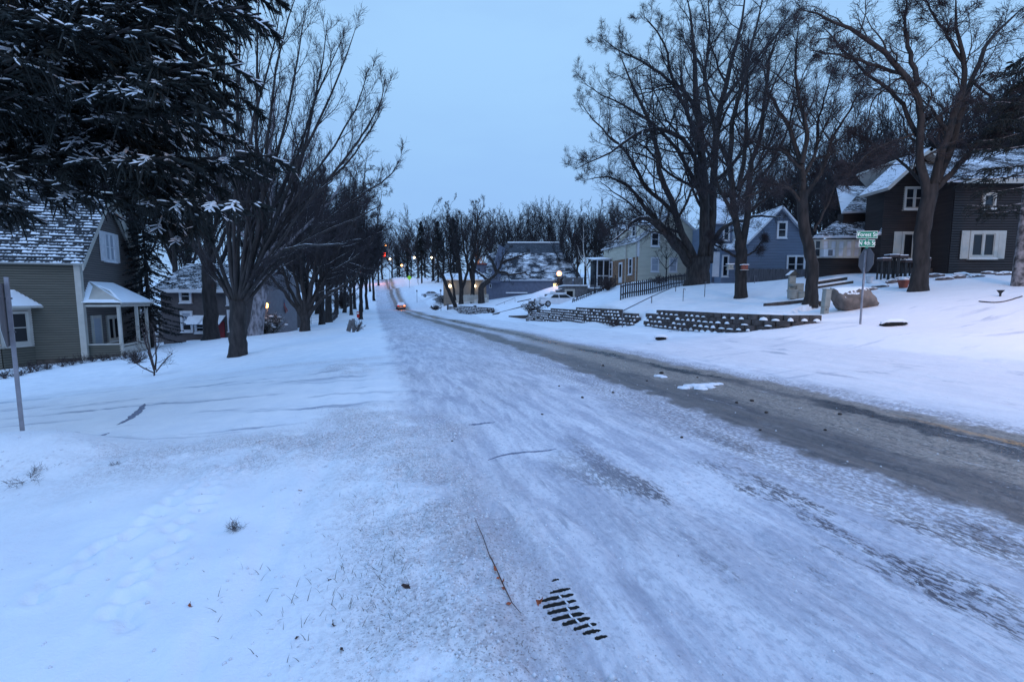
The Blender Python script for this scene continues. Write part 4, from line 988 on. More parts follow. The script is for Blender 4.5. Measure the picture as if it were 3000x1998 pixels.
    mb = MB(); mb.add([(x, y, z-.01) for x, y, z in ev]+lo, [(0, 1, 5, 4), (1, 2, 6, 5), (2, 3, 7, 6), (4, 5, 6, 7)]); mb.build('bay_soffit', M['cream'], root)
    mb = MB(); mb.box(-5.6, -5.35, -.10, .0, .1, 3.0); mb.build('door_post', M['cream'], root, bevel=.008)
    return root
house_left()
# ------------------------------------------------------------------ H2 grey stucco house
def house_grey():
    d = 33.0; A = at(480, d); B = at(752, d); zb = min(A.z, B.z)-.5
    X0, X1 = A.x, B.x; W = X1-X0; root = empty('stucco_house', (X0, d, zb), 0, 'dark grey stucco house with white windows and a red door behind the left trees', 'house')
    ev = PT(600, 846, d)[2]-zb; rd = PT(600, 772, d+3.2)[2]-zb; D = 7
    mb = MB(); mb.box(0, W, 0, D, 0, ev); mb.build('wall', M['stucco'], root)
    slab('roof', [(-.4, -.45, ev-.05), (W+.4, -.45, ev-.05), (W+.4, D/2, rd), (-.4, D/2, rd)], .14, M['roof_l'], root)
    slab('roof', [(W+.4, D+.45, ev-.05), (-.4, D+.45, ev-.05), (-.4, D/2, rd), (W+.4, D/2, rd)], .14, M['roof_l'], root)
    mb = MB(); mb.box(-.4, W+.4, -.52, -.44, ev-.30, ev-.04); mb.build('gutter', M['white'], root)
    for x in (0.01, W-.01):
        mb = MB(); mb.add([(x-.02, 0, ev), (x-.02, D, ev), (x-.02, D/2, rd-.1), (x+.02, 0, ev), (x+.02, D, ev), (x+.02, D/2, rd-.1)], [(0, 1, 2), (3, 5, 4), (0, 3, 4, 1), (1, 4, 5, 2), (2, 5, 3, 0)]); mb.build('gable', M['stucco'], root)
    fc = Face((0, 0, 0), (1, 0))
    def win(u, v, w, h, **k):
        q = PT(u, v, d); return window(root, fc, q[0]-X0, q[2]-zb, w, h, .14, **k)
    win(545, 868, .62, .72); win(549, 942, .62, 1.30, blind=.5); win(682, 875, .6, .72); win(686, 940, .62, 1.35, blind=.5); win(590, 960, .62, .55)
    q = PT(645, 970, d); xx = q[0]-X0; mb = MB(); fc.box(mb, xx-.36, xx+.36, .45, 2.2, -.02, .06); mb.build('door', plain('red_door', (.22, .012, .02), .5, .1, 3), root)
    for u, w in ((580, 1.25), (630, 1.6)):
        q = PT(u, 935, d); x = q[0]-X0; z = q[2]-zb
        slab('awning', [(x-w/2, -.8, z-.35), (x+w/2, -.8, z-.35), (x+w/2, 0, z+.28), (x-w/2, 0, z+.28)], .05, M['snow'], root, fascia=M['slate'])
    q = PT(590, 988, d); x = q[0]-X0; mb = MB(); mb.box(x-.45, x+.45, -.9, -.02, 0, .75); mb.build('steps', M['brick'], root)
    mb = MB(); mb.box(x-.47, x+.47, -.92, -.02, .75, .85); mb.build('step_snow', M['snow'], root)
    # taller right wing with side face
    p = PT(760, 985, 31.5); w2x0 = PT(757, 985, 31.5)[0]-X0; w2x1 = PT(783, 985, 31.5)[0]-X0
    mb = MB(); mb.box(w2x0, w2x1, -1.4, 3, 0, PT(760, 800, 31.5)[2]-zb); mb.build('wing_wall', plain('wing_paint', (.17, .165, .185), .8, .08, 4), root)
    f3 = Face((w2x1-.75, -1.4, 0), (1, 0)); window(root, f3, .4, PT(770, 955, 31.5)[2]-zb, .3, 1.5, .08, sill=False); window(root, f3, .4, PT(770, 860, 31.5)[2]-zb, .3, .8, .08, sill=False)
    return root
house_grey()
# side building seen between (white porch)
def shed_left():
    p = at(425, 36); root = empty('back_porch', p, 0, 'small white back porch glimpsed between the sage house and the grey house', 'porch')
    mb = MB(); mb.box(-1.2, 1.6, 0, 3, 0, 2.6); mb.build('wall', M['sage_warm'], root)
    mb = MB(); mb.box(-1.4, 1.8, -.5, 3.1, 2.6, 2.75); mb.build('roof', M['snow'], root)
    f = Face((-1.2, 0, 0), (1, 0)); window(root, f, .6, 1.5, .6, 1.1, .12); window(root, f, 2.1, 1.5, .5, 1.2, .12)
    mb = MB()
    for k in range(4): mb.box(-1.4, 1.8, -.9-.01*k, -.8, .25+.2*k, .33+.2*k)
    mb.build('railing', M['white'], root)
shed_left()
# ------------------------------------------------------------------ H3 yellow house
def house_yellow():
    b = math.radians(13); p = at(1867, 46); zb = p.z-.4
    root = empty('yellow_house', (p.x, 46, zb), b, 'pale yellow clapboard house with a brick front and two roof dormers', 'house')
    W = 7.9; ev = PT(1867, 700, 46)[2]-zb; ap = ev+W/2*.74; D = 8.2
    g = Face((0, 0, 0), (1, 0)); lf = Face((0, D, 0), (0, -1))
    def pr(z): 
        return (0, W) if z <= ev else (W/2*(z-ev)/(ap-ev), W-W/2*(z-ev)/(ap-ev))
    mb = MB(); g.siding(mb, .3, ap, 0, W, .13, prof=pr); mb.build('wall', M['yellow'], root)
    mb = MB(); mb.box(.0, W, .01, D, -.5, ev-.02); mb.build('core', M['yellow'], root)
    zbk = PT(1867, 752, 46)[2]-zb
    mb = MB(); lf.siding(mb, zbk, ev, 0, D, .13); mb.build('wall', M['yellow'], root)
    mb = MB(); lf.box(mb, 0, D, -.4, zbk-.03, 0, .12); mb.build('brick_front', M['brick'], root)
    mb = MB(); g.box(mb, -.1, W, -.4, .3, 0, .03); mb.build('foundation', M['concrete'], root)
    for x in (0, W): 
        mb = MB(); g.box(mb, x-.12 if x else -.07, x+.07 if x else .12, zbk if not x else .2, ev, -.1, .08); mb.build('corner_board', M['white'], root)
    o = .3; s = (ap-ev)/(W/2)
    slab('roof', [(-o, D+.3, ev-o*s), (-o, -.3, ev-o*s), (W/2, -.3, ap+.05), (W/2, D+.3, ap+.05)], .12, M['roof_thin'], root)
    slab('roof', [(W+o, -.3, ev-o*s), (W+o, D+.3, ev-o*s), (W/2, D+.3, ap+.05), (W/2, -.3, ap+.05)], .12, M['roof_thin'], root)
    window(root, g, 1.85, PT(1937, 704, 47)[2]-zb, .75, 1.25, .12, pane='pane')
    for u in (1919, 1976):
        window(root, g, (u-1867)*46.6/F*1.03, PT(u, 777, 47)[2]-zb, .75, 1.3, .1, pane='blind')
    # brick front openings
    for y, w, h, zz in ((1.2, .6, 1.55, 2.0), (5.9, .6, 1.55, 2.0)):
        f = Face((-.12, D, 0), (0, -1)); window(root, f, D-y, zz, w, h, .1)
    f = Face((-.12, D, 0), (0, -1)); mb = MB(); f.box(mb, D-3.9, D-3.1, .35, 2.6, .0, .06); dd = mb.build('door', M['white'], root)
    mb = MB(); f.box(mb, D-3.75, D-3.25, 1.0, 2.4, .06, .07); mb.build('pane', M['pane'], dd)
    for y in (.05, 2.3): 
        mb = MB(); mb.box(-.2, -.12, y, y+.1, -.1, ev-.2); mb.build('downspout', M['cream'], root)
    # dormers on the left slope
    for y in (1.9, 5.6):
        x0 = .55; w = 1.5; zt = ev+1.75; zl = ev+.2
        mb = MB(); mb.hexa([(x0, y-w/2, zl), (x0+2.6, y-w/2, zl), (x0, y+w/2, zl), (x0+2.6, y+w/2, zl), (x0, y-w/2, zt), (x0+2.6, y-w/2, zt), (x0, y+w/2, zt), (x0+2.6, y+w/2, zt)]); dm = mb.build('dormer', M['yellow'], root)
        slab('dormer_roof', [(x0-.25, y-w/2-.2, zt-.1), (x0+3, y-w/2-.2, zt-.1), (x0+3, y, zt+.62), (x0-.25, y, zt+.62)], .08, M['roof_sn'], root)
        slab('dormer_roof', [(x0+3, y+w/2+.2, zt-.1), (x0-.25, y+w/2+.2, zt-.1), (x0-.25, y, zt+.62), (x0+3, y, zt+.62)], .08, M['roof_sn'], root)
        mb = MB(); mb.add([(x0-.02, y-w/2, zt), (x0-.02, y+w/2, zt), (x0-.02, y, zt+.58)], [(0, 1, 2)]); mb.build('dormer_gable', M['white'], root)
        window(root, Face((x0, y+w/2, 0), (0, -1)), w/2, ev+1.05, .62, 1.0, .1)
    # glazed side porch at far end
    mb = MB(); mb.box(-1.7, -.12, D-2.0, D, 0, 3.1); mb.build('porch_glass', M['pane'], root)
    mb = MB()
    for x in (-1.72, -.95, -.2): mb.box(x-.06, x+.06, D-2.06, D-1.98, 0, 3.1)
    for z in (0, 1.2, 3.0): mb.box(-1.75, -.12, D-2.09, D-2.03, z, z+.12)
    mb.build('porch_frame', M['white'], root)
    slab('porch_roof', [(-2.3, D-2.4, 3.1), (-.1, D-2.4, 3.25), (-.1, D+.2, 3.6), (-2.3, D+.2, 3.5)], .1, M['snow'], root)
house_yellow()
# ------------------------------------------------------------------ H4 blue house
def house_blue():
    p = at(2185, 38.5); zb = p.z-.5; root = empty('blue_house', (p.x, 38.5, zb), 0, 'slate blue clapboard house with a snowy gable roof behind the grey board fence', 'house')
    q = lambda u, v, d=38.5: (PT(u, v, d)[0]-p.x, PT(u, v, d)[2]-zb)
    W = q(2372, 700)[0]; ev = q(2185, 703)[1]; ap = q(2283, 606)[1]; D = 7
    g = Face((0, 0, 0), (1, 0))
    def pr(z): return (0, W) if z <= ev else (W/2*(z-ev)/(ap-ev), W-W/2*(z-ev)/(ap-ev))
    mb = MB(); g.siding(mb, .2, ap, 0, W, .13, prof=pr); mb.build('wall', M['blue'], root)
    mb = MB(); mb.box(0, W, .01, D, -.5, ev-.02); mb.build('core', M['blue'], root)
    o = .3; s = (ap-ev)/(W/2)
    slab('roof', [(-o, D, ev-o*s), (-o, -.35, ev-o*s), (W/2, -.35, ap+.05), (W/2, D, ap+.05)], .14, M['roof_sn'], root)
    slab('roof', [(W+o, -.35, ev-o*s), (W+o, D, ev-o*s), (W/2, D, ap+.05), (W/2, -.35, ap+.05)], .14, M['roof_sn'], root)
    x, z = q(2290, 674); window(root, g, x, z, .62, 1.2, .12)
    x, z = q(2330, 775); window(root, g, x, z, 1.35, 1.3, .12, mull=2)
    mb = MB(); mb.box(W-.02, W+.12, -.1, .05, .3, ev-.2); mb.build('downspout', M['white'], root)
    # left wing, set back
    wx0 = q(2085, 700, 42)[0]; z2 = q(2100, 655, 42)[1]; wf = Face((wx0, 3.2, 0), (1, 0)); WW = -wx0+.2
    mb = MB(); wf.siding(mb, .1, z2, 0, WW, .13); mb.box(wx0, .2, 3.22, 8, -.5, z2); mb.build('wing_wall', M['blue'], root)
    slab('wing_roof', [(wx0-.5, 2.8, z2-.05), (1.6, 2.8, z2-.05), (3.2, 6.2, z2+2.9), (wx0-.5, 6.2, z2+2.9)], .14, M['roof_sn'], root)
    zp = q(2110, 730, 40)[1]
    slab('porch_roof', [(wx0-.3, 1.5, zp), (-.05, 1.5, zp), (-.05, 3.15, zp+.7), (wx0-.3, 3.15, zp+.7)], .1, M['roof_sn'], root)
    mb = MB(); mb.box(wx0+.2, -.02, 1.8, 3.1, -.3, zp-.05); mb.build('porch_wall', M['blue'], root)
    pf = Face((wx0+.2, 1.8, 0), (1, 0)); xx, zz = q(2124, 780, 40.3); window(root, pf, xx-wx0-.2, zz, .42, 1.75, .1)
    xx, zz = q(2127, 684, 41.7); window(root, wf, xx-wx0, zz, .42, 1.2, .1)
    xx, zz = q(2092, 775, 40.3); mb = MB(); pf.box(mb, xx-wx0-.35, xx-wx0+.25, zz-1.1, zz+1.1, 0, .06); mb.build('door', M['white'], root)
    # satellite dish
    c = q(2100, 742, 38); mb = MB(); mb.lathe([(.0, 0), (.25, .04), (.38, .12), (.36, .12), (.24, .055), (.0, .02)], 14); ds = mb.build('satellite_dish', M['util'], root, smooth=True); ds.location = (c[0], 1.2, c[1]); ds.rotation_euler = (1.0, 0, .4)
    mb = MB(); mb.tube([(c[0], 1.25, c[1]), (c[0]+.1, 1.7, c[1]-.3)], .025, 6); mb.build('dish_arm', M['galv'], root)
house_blue()
# ------------------------------------------------------------------ H5 brown house
def house_brown():
    dR, dG = 23.5, 25.2
    p = at(2775, dR); zb = p.z-.4; root = empty('brown_house', (p.x, dR, zb), 0, 'dark brown two-storey house with cream window shutters at the right', 'house')
    q = lambda u, v, d: (PT(u, v, d)[0]-p.x, PT(u, v, d)[2]-zb)
    f = Face((0, 0, 0), (1, 0)); W = 7.2; ev = q(2850, 530, dR)[1]; rd = q(2850, 437, dR+3.4)[1]
    mb = MB(); f.siding(mb, .1, ev, 0, W, .13); mb.build('wall', M['brown'], root)
    mb = MB(); mb.box(0, W, .01, 7, -.5, ev-.02); mb.build('core', M['brown'], root)
    slab('roof', [(q(2733, 500, dR)[0]-.9, -.5, ev-.05), (W+.5, -.5, ev-.05), (W+.5, 3.4, rd), (q(2690, 437, dR+3.4)[0], 3.4, rd)], .16, M['roof_thin'], root)
    slab('roof', [(W+.5, 5.5, rd-1.6), (3, 5.5, rd-1.6), (1.5, 3.4, rd), (W+.5, 3.4, rd)], .16, M['roof_thin'], root)
    mb = MB(); mb.box(-.1, W+.5, -.56, -.50, ev-.26, ev-.02); mb.build('fascia', M['cream'], root)
    # gable wing (slightly behind)
    gy = dG-dR; x0, _ = q(2588, 600, dG); x1, _ = q(2784, 600, dG); gl = Face((x0, gy, 0), (1, 0)); WG = x1-x0
    ge = q(2588, 540, dG)[1]; ga = q(2688, 446, dG)[1]
    def pr(z): return (0, WG) if z <= ge else (WG/2*(z-ge)/(ga-ge), WG-WG/2*(z-ge)/(ga-ge))
    mb = MB(); gl.siding(mb, .1, ga, 0, WG, .13, prof=pr); mb.build('wall', M['brown'], root)
    mb = MB(); mb.box(x0+.3, x1, gy+.01, gy+1.6, -.5, ge-.02); mb.build('core', M['brown'], root)
    s = (ga-ge)/(WG/2); o = .35; oo = .6
    slab('roof', [(x0-o, gy+1.4, ge-o*s), (x0-o, gy-oo, ge-o*s), (x0+WG/2, gy-oo, ga+.08), (x0+WG/2, gy+1.4, ga+.08)], .18, M['roof_sn'], root, fascia=M['cream'])
    slab('roof', [(x1+o*.2, gy-oo, ge-o*.2*s), (x1+o*.2, gy+4.5, ge-o*.2*s), (x0+WG/2, gy+4.5, ga+.08), (x0+WG/2, gy-oo, ga+.08)], .18, M['roof_sn'], root, fascia=M['cream'])
    # windows
    cx, cz = q(2876, 718, dR); window(root, f, cx, cz, 1.12, 1.12, .16, 'cream', 'pane_dark', 2, False, True, .42, shmat='cream')
    cx, cz = q(2894, 590, dR); window(root, f, cx, cz, .48, .62, .1, 'cream', 'pane', 1, False, True)
    cx, cz = q(2676, 582, dG); window(root, gl, cx-x0, cz, .95, 1.05, .1, 'cream', 'pane', 2, True, True)
    cx, cz = q(2672, 722, dG); window(root, gl, cx-x0, cz, 1.1, 1.35, .12, 'cream', 'pane_dark', 2, False, True, .42, shmat='cream')
    # left annexes
    a0 = q(2468, 620, 27.5); a1 = q(2588, 620, 27.5); y2 = 4.0
    slab('annex_roof', [(a0[0], y2, a0[1]), (a1[0]+.3, y2, a1[1]+.15), (a1[0]+.3, y2+4.5, q(2588, 545, 32)[1]), (q(2535, 545, 32)[0], y2+4.5, q(2535, 545, 32)[1])], .14, M['roof_thin'], root)
    mb = MB(); mb.box(a0[0]+.3, a1[0]+.1, y2+.3, y2+.8, 0, a0[1]-.05); mb.build('annex_wall', M['brown'], root)
    b0 = q(2384, 692, 26.5); b1 = q(2578, 690, 26.5); y3 = 3.0; tp = q(2590, 628, 28.5); tq = q(2462, 640, 28.5)
    slab('porch_roof', [(b0[0], y3, b0[1]), (b1[0], y3, b1[1]), (tp[0], y3+2, tp[1]), (tq[0], y3+2, tq[1])], .14, M['roof_thin'], root)
    slab('porch_roof', [(b1[0]-1.2, y3-1.3, b1[1]-.1), (b1[0]+.15, y3-1.3, b1[1]+.1), (tp[0]+.2, y3+.2, tp[1]), (tp[0]-1.0, y3+.2, tp[1]-.1)], .12, M['roof_sn'], root)
    # glazed porch front
    wz0 = q(2450, 757, 26.8)[1]; wz1 = b0[1]-.15; xx0 = b0[0]+.2; xx1 = b1[0]-.9; pf = Face((xx0, y3+.3, 0), (1, 0)); WP = xx1-xx0
    mb = MB(); mb.box(xx0, xx1+.8, y3+.32, y3+.9, -.3, wz0); pf.siding(mb, -.3, wz0, 0, WP, .13); mb.build('porch_wall', M['brown'], root)
    mb = MB(); mb.box(xx0, xx1+.8, y3+.5, y3+.9, wz0, wz1); mb.build('porch_core', M['brown'], root)
    n = 6
    for k in range(n):
        w = WP/n; window(root, pf, w*(k+.5), (wz0+wz1)/2, w-.14, wz1-wz0-.16, .07, 'cream', 'pane' if k == 0 else 'plastic', 1, True, False)
    mb = MB(); mb.box(xx0+WP/6*1.0-.1, xx0+WP/6*1.9, y3-.15, y3+.3, wz0+.05, wz0+.50); ac = mb.build('air_conditioner', M['white'], root, bevel=.02)
    mb = MB(); mb.box(xx0+WP/6*1.3, xx0+WP/6*1.85, y3-.17, y3-.14, wz0+.1, wz0+.45); mb.build('grille', M['steel'], ac)
    mb = MB(); mb.box(-2.2, -.02, gy-.9, gy, .0, .75); mb.build('porch_deck', M['timber'], root)
    return root
house_brown()
# ------------------------------------------------------------------ far buildings
def building_slate():
    d = 80; p = at(1440, d); zb = p.z-1.5; root = empty('slate_building', (p.x, d, zb), 0, 'long blue-grey building under a huge steep dark roof patched with snow', 'building')
    q = lambda u, v, dd=d: (PT(u, v, dd)[0]-p.x, PT(u, v, dd)[2]-zb)
    x0, x1 = q(1425, 850)[0], q(1700, 850)[0]; ev = q(1500, 820)[1]
    mb = MB(); mb.box(x0, x1, 0, 14, -2, ev); mb.build('wall', M['slate'], root)
    z2 = q(1500, 742, d+5)[1]; z3 = q(1500, 713, d+9)[1]
    slab('roof', [(x0-.3, -.6, ev), (x1+.3, -.6, ev), (q(1665, 742, d+5)[0], 5, z2), (x0+.2, 5, z2)], .3, M['roof_mid'], root)
    slab('roof', [(q(1470, 742, d+5)[0]-1, 5, z2), (q(1650, 742, d+5)[0], 5, z2), (q(1638, 713, d+9)[0], 9, z3), (q(1487, 713, d+9)[0], 9, z3)], .3, M['roof_dk'], root)
    mb = MB(); a = q(1487, 712, d+9); b = q(1638, 712, d+9); mb.tube([(a[0], 9, a[1]+.08), (b[0], 9, b[1]+.08)], .16, 6); mb.build('ridge_snow', M['snow'], root)
    # left A-shaped gable
    ga = q(1462, 716, d-1); gb = q(1434, 828, d-1); gc = q(1466, 828, d-1)
    mb = MB(); V = [(gb[0], -1, gb[1]), (gc[0]-.1, -1, gc[1]), (ga[0], -1, ga[1]), (gb[0]+1.5, 6, gb[1]), (gc[0]+1, 6, gc[1]), (ga[0]+1, 6, ga[1])]; mb.add(V, [(0, 1, 2), (3, 5, 4), (0, 3, 4, 1), (1, 4, 5, 2), (2, 5, 3, 0)]); mb.build('side_gable', M['slate'], root)
    f = Face((x0, 0, 0), (1, 0)); xx, zz = q(1631, 836); window(root, f, xx-x0, zz-.1, 1.25, .95, .08, 'white', 'pane_lit', 2, False, False)
    xx, zz = q(1437, 838); window(root, f, xx-x0, zz, .3, .6, .05, 'white', 'pane', 1, False, False)
    a = q(1482, 858); b = q(1545, 858); mb = MB(); mb.box(a[0], b[0], -.35, 0, a[1]-.1, a[1]+.1); mb.build('ledge', M['snow'], root)
    c = q(1634, 775, d+3); mb = MB(); mb.box(c[0]-.2, c[0]+.2, 2.8, 3.2, c[1]-1.5, c[1]+.9); mb.build('chimney', M['concrete'], root)
building_slate()
def building_beige():
    d = 93; p = at(1296, d); zb = p.z-.6; root = empty('beige_garage', (p.x, d, zb), 0, 'low beige garage with two wall lamps lit behind the centre trees', 'garage')
    q = lambda u, v, dd=d: (PT(u, v, dd)[0]-p.x, PT(u, v, dd)[2]-zb)
    x0, x1 = q(1299, 850)[0], q(1428, 850)[0]; ev = q(1350, 819)[1]; rt = q(1350, 801, d+4)[1]
    mb = MB(); mb.box(x0, x1, 0, 8, -1, ev); mb.build('wall', M['beige'], root)
    slab('roof', [(x0-.3, -.5, ev), (x1+.3, -.5, ev), (x1+.3, 4, rt), (x0-.3, 4, rt)], .2, M['roof_sn'], root)
    f = Face((x0, 0, 0), (1, 0))
    for u in (1352,): 
        a, _ = q(u, 850); mb = MB(); f.box(mb, a-x0-1.2, a-x0+1.2, .6, 3.0, 0, .06)
        for k in range(4): f.box(mb, a-x0-1.15, a-x0+1.15, .65+.58*k, .65+.58*k+.5, .05, .08)
        mb.build('garage_door', M['cream'], root)
    for u in (1319, 1391):
        a, z = q(u, 838); mb = MB(); mb.lathe([(.05, -.3), (.22, -.2), (.24, .1), (.08, .3)], 10, (a, -.3, z)); mb.build('wall_lamp', M['lamp_white'], root)
building_beige()
p = at(1360, 110); root = empty('dark_shop', p, 0, 'dark low building with a snowy ledge between the garage and the slate roof', 'building')
def dk():
    d = 100; q = lambda u, v, dd=d: (PT(u, v, dd)[0]-p.x, PT(u, v, dd)[2]-p.z)
    x0, x1 = q(1385, 790)[0], q(1440, 790)[0]
    mb = MB(); mb.box(x0, x1, d-110, d-104, -2, q(1400, 776)[1]); mb.build('wall', M['slate'], root)
    mb = MB(); mb.box(x0-.3, x1+.3, d-110.3, d-104, q(1400, 776)[1], q(1400, 771)[1]); mb.build('roof', plain('brick_roof', (.25, .08, .06), .9, .3, 2), root)
dk()
# ------------------------------------------------------------------ retaining walls
def retaining(key, label):
    pts = WALLS[key]; P = np.array(pts); seg = np.hypot(*np.diff(P[:, :2], axis=0).T); cum = np.r_[0, np.cumsum(seg)]; L = cum[-1]
    root = empty('retaining_wall', (pts[0][0], pts[0][1], pts[0][2]), 0, label, 'retaining wall'); O = Vector(root.location)
    bm_ = MB(); sm = MB(); H = .2; bl = .42; n = int(L/bl)
    def pos(t): 
        t = min(max(t, 0), L); return [np.interp(t, cum, P[:, k]) for k in range(4)]
    zmin = P[:, 2].min()-.3
    tops = []
    for k in range(n):
        x, y, zb, zt = pos((k+.5)*bl); tops.append(int(round((zt+.10-zmin)/H)))
    # steps a few blocks long
    for k in range(1, n):
        if abs(tops[k]-tops[k-1]) == 1 and k > 1 and tops[k-1] != tops[k-2]: tops[k] = tops[k-1]
    for k in range(n):
        t = (k+.5)*bl; x, y, zb, zt = pos(t); xa, ya, _, _ = pos(k*bl); xb, yb, _, _ = pos((k+1)*bl)
        dx, dy = xb-xa, yb-ya; l_ = math.hypot(dx, dy); dx /= l_; dy /= l_; nx, ny = dy, -dx   # outward (towards road)
        lo = int((zb-.35-zmin)/H)
        for c in range(lo, tops[k]):
            z0 = zmin+c*H; off = (c-tops[k])*-.055+.05; sh = (bl/2 if c % 2 else 0)
            fx = lambda s_, o_: (x+dx*(s_+sh)+nx*o_-O.x, y+dy*(s_+sh)+ny*o_-O.y)
            h2 = bl/2-.008
            pr = [(-h2, -.12), (h2, -.12), (h2, off-.05), (h2*.55, off), (-h2*.55, off), (-h2, off-.05)]
            A = [(*fx(a, b), z0+.006-O.z) for a, b in pr]; B = [(*fx(a, b), z0+H-.004-O.z) for a, b in pr]
            m_ = len(pr); bm_.add(A+B, [tuple(range(m_))[::-1], tuple(range(m_, 2*m_))]+[(i, (i+1) % m_, m_+(i+1) % m_, m_+i) for i in range(m_)])
            if c < tops[k]-1 and RNG.random() < .82:      # scallops of snow on each ledge
                cx, cy = fx(bl/2 if True else 0, off-.045); zc = z0+H-O.z; w = bl*RNG.uniform(.18, .44); hh = RNG.uniform(.04, .12)
                ring = []; 
                for j in range(3):
                    ph = j/2*PI/2*.95; rr_ = math.cos(ph); zz = zc+hh*math.sin(ph)
                    ring += [(cx+dx*w*math.cos(a)*rr_+nx*.07*math.sin(a)*rr_, cy+dy*w*math.cos(a)*rr_+ny*.07*math.sin(a)*rr_, zz) for a in np.linspace(0, 2*PI, 9)[:-1]]
                sm.add(ring, [(j*8+i, j*8+(i+1) % 8, (j+1)*8+(i+1) % 8, (j+1)*8+i) for j in range(2) for i in range(8)]+[tuple(16+i for i in range(8))])
    bm_.build('block_courses', M['block'], root); sm.build('ledge_snow', M['snow'], root, smooth=True)
    return root
retaining('a', 'nearest stepped concrete block retaining wall, ending by the street corner on the right')
retaining('b', 'long middle retaining wall of stepped concrete blocks, left of the buried garden steps')
retaining('c', 'small far retaining wall of dark blocks below the clump of leaning trees')
# garden steps between walls + rails
def rail(label, posts, d_s, rails=1, mat='steel', cat='handrail', r=.028, name='handrail'):
    P0 = [PT(*p) for p in posts[0]]; o = Vector(P0[0]); root = empty(name, (o.x, o.y, P0[0][2]), 0, label, cat)
    tops = []
    for (b, t) in posts:
        B = Vector(PT(*b)); T = Vector(PT(*t)); T.x = B.x; g_ = terr(B.x, B.y); B.z = g_-.1
        mb = MB(); mb.tube([B-o, T-o], r, 6); mb.build('post', M[mat], root); tops.append(T)
    mb = MB()
    for k in range(rails): mb.tube([T-o-Vector((0, 0, .38*k)) for T in tops], r, 6)
    mb.build('rail', M[mat], root)
    return root
rail('thin steel handrail climbing beside the buried garden steps', [((1823, 962, 25.5), (1823, 911, 25.5)), ((1908, 918, 28), (1908, 869, 28)), ((1978, 892, 31), (1978, 838, 31))], 0)
rail('two-rail steel handrail on the far snowy bank', [((1447, 911, 66), (1447, 897, 66)), ((1478, 903, 65), (1478, 885, 65)), ((1509, 894, 64), (1509, 873, 64))], 0)
for u, vb, vt, d, lab in ((2064, 862, 826, 28, 'thin dark garden stake standing just left of the forked tree'), (2210, 846, 807, 30, 'thin garden stake in front of the grey board fence'), (1699, 848, 790, 54, 'thin dark post in front of the concrete garage'), (2001, 866, 845, 27.5, 'short stake on the snowy bank above the garden steps')):
    b = at(u, d); t = PT(u, vt, d); mb = MB(); mb.tube([(0, 0, -.1), (.01, 0, t[2]-b.z)], .022, 6); mb.tube([(.01, 0, t[2]-b.z), (.09, 0, t[2]-b.z-.02), (.12, 0, t[2]-b.z-.12)], .014, 5)
    o = mb.build('garden_stake', M['steel']); o.location = b; tag(o, lab, 'stake')
mb = MB(); b0 = at(1930, 25)
root = empty('garden_steps', b0, 0, 'buried garden steps with dark timber risers rising to the picket fence', 'steps')
for (u0, v0, u1, v1, d) in ((1912, 909, 1936, 913, 26), (1930, 899, 1960, 905, 27), (1949, 889, 1987, 895, 28), (1967, 880, 1992, 888, 29), (1992, 888, 2045, 876, 29.2)):
    A = Vector(PT(u0, v0, d))-b0; B = Vector(PT(u1, v1, d+.3))-b0; mb = MB()
    mb.hexa([tuple(x) for x in (A+Vector((0, 0, -.16)), B+Vector((0, 0, -.16)), A+Vector((0, .3, -.16)), B+Vector((0, .3, -.16)), A, B, A+Vector((0, .3, 0)), B+Vector((0, .3, 0)))]); mb.build('riser', M['timber'], root)
# far kerb timbers / terrace edges left of wall b
for (u0, v0, u1, v1, d0, d1, lab) in ((1443, 926, 1535, 906, 52, 55, 'long dark timber edging the drive below the far bank'), (1490, 934, 1546, 928, 50, 48, 'low timber edge beside the end of the middle block wall'), (1515, 891, 1556, 872, 62, 62, 'short dark line of edging across the far bank'), (1598, 853, 1628, 841, 62, 62, 'upper dark edging near the globe lamp')):
    A = Vector(PT(u0, v0, d0)); B = Vector(PT(u1, v1, d1)); mb = MB(); za = terr(A.x, A.y)+.12; zb_ = terr(B.x, B.y)+.12; A.z = za; B.z = zb_; D_ = B-A
    mb.hexa([tuple(x) for x in (Vector((0, 0, -.3)), D_+Vector((0, 0, -.3)), Vector((0, .25, -.3)), D_+Vector((0, .25, -.3)), Vector((0, 0, 0)), D_, Vector((0, .25, 0)), D_+Vector((0, .25, 0)))]); o = mb.build('timber_edging', M['timber']); o.location = A; tag(o, lab, 'edging')
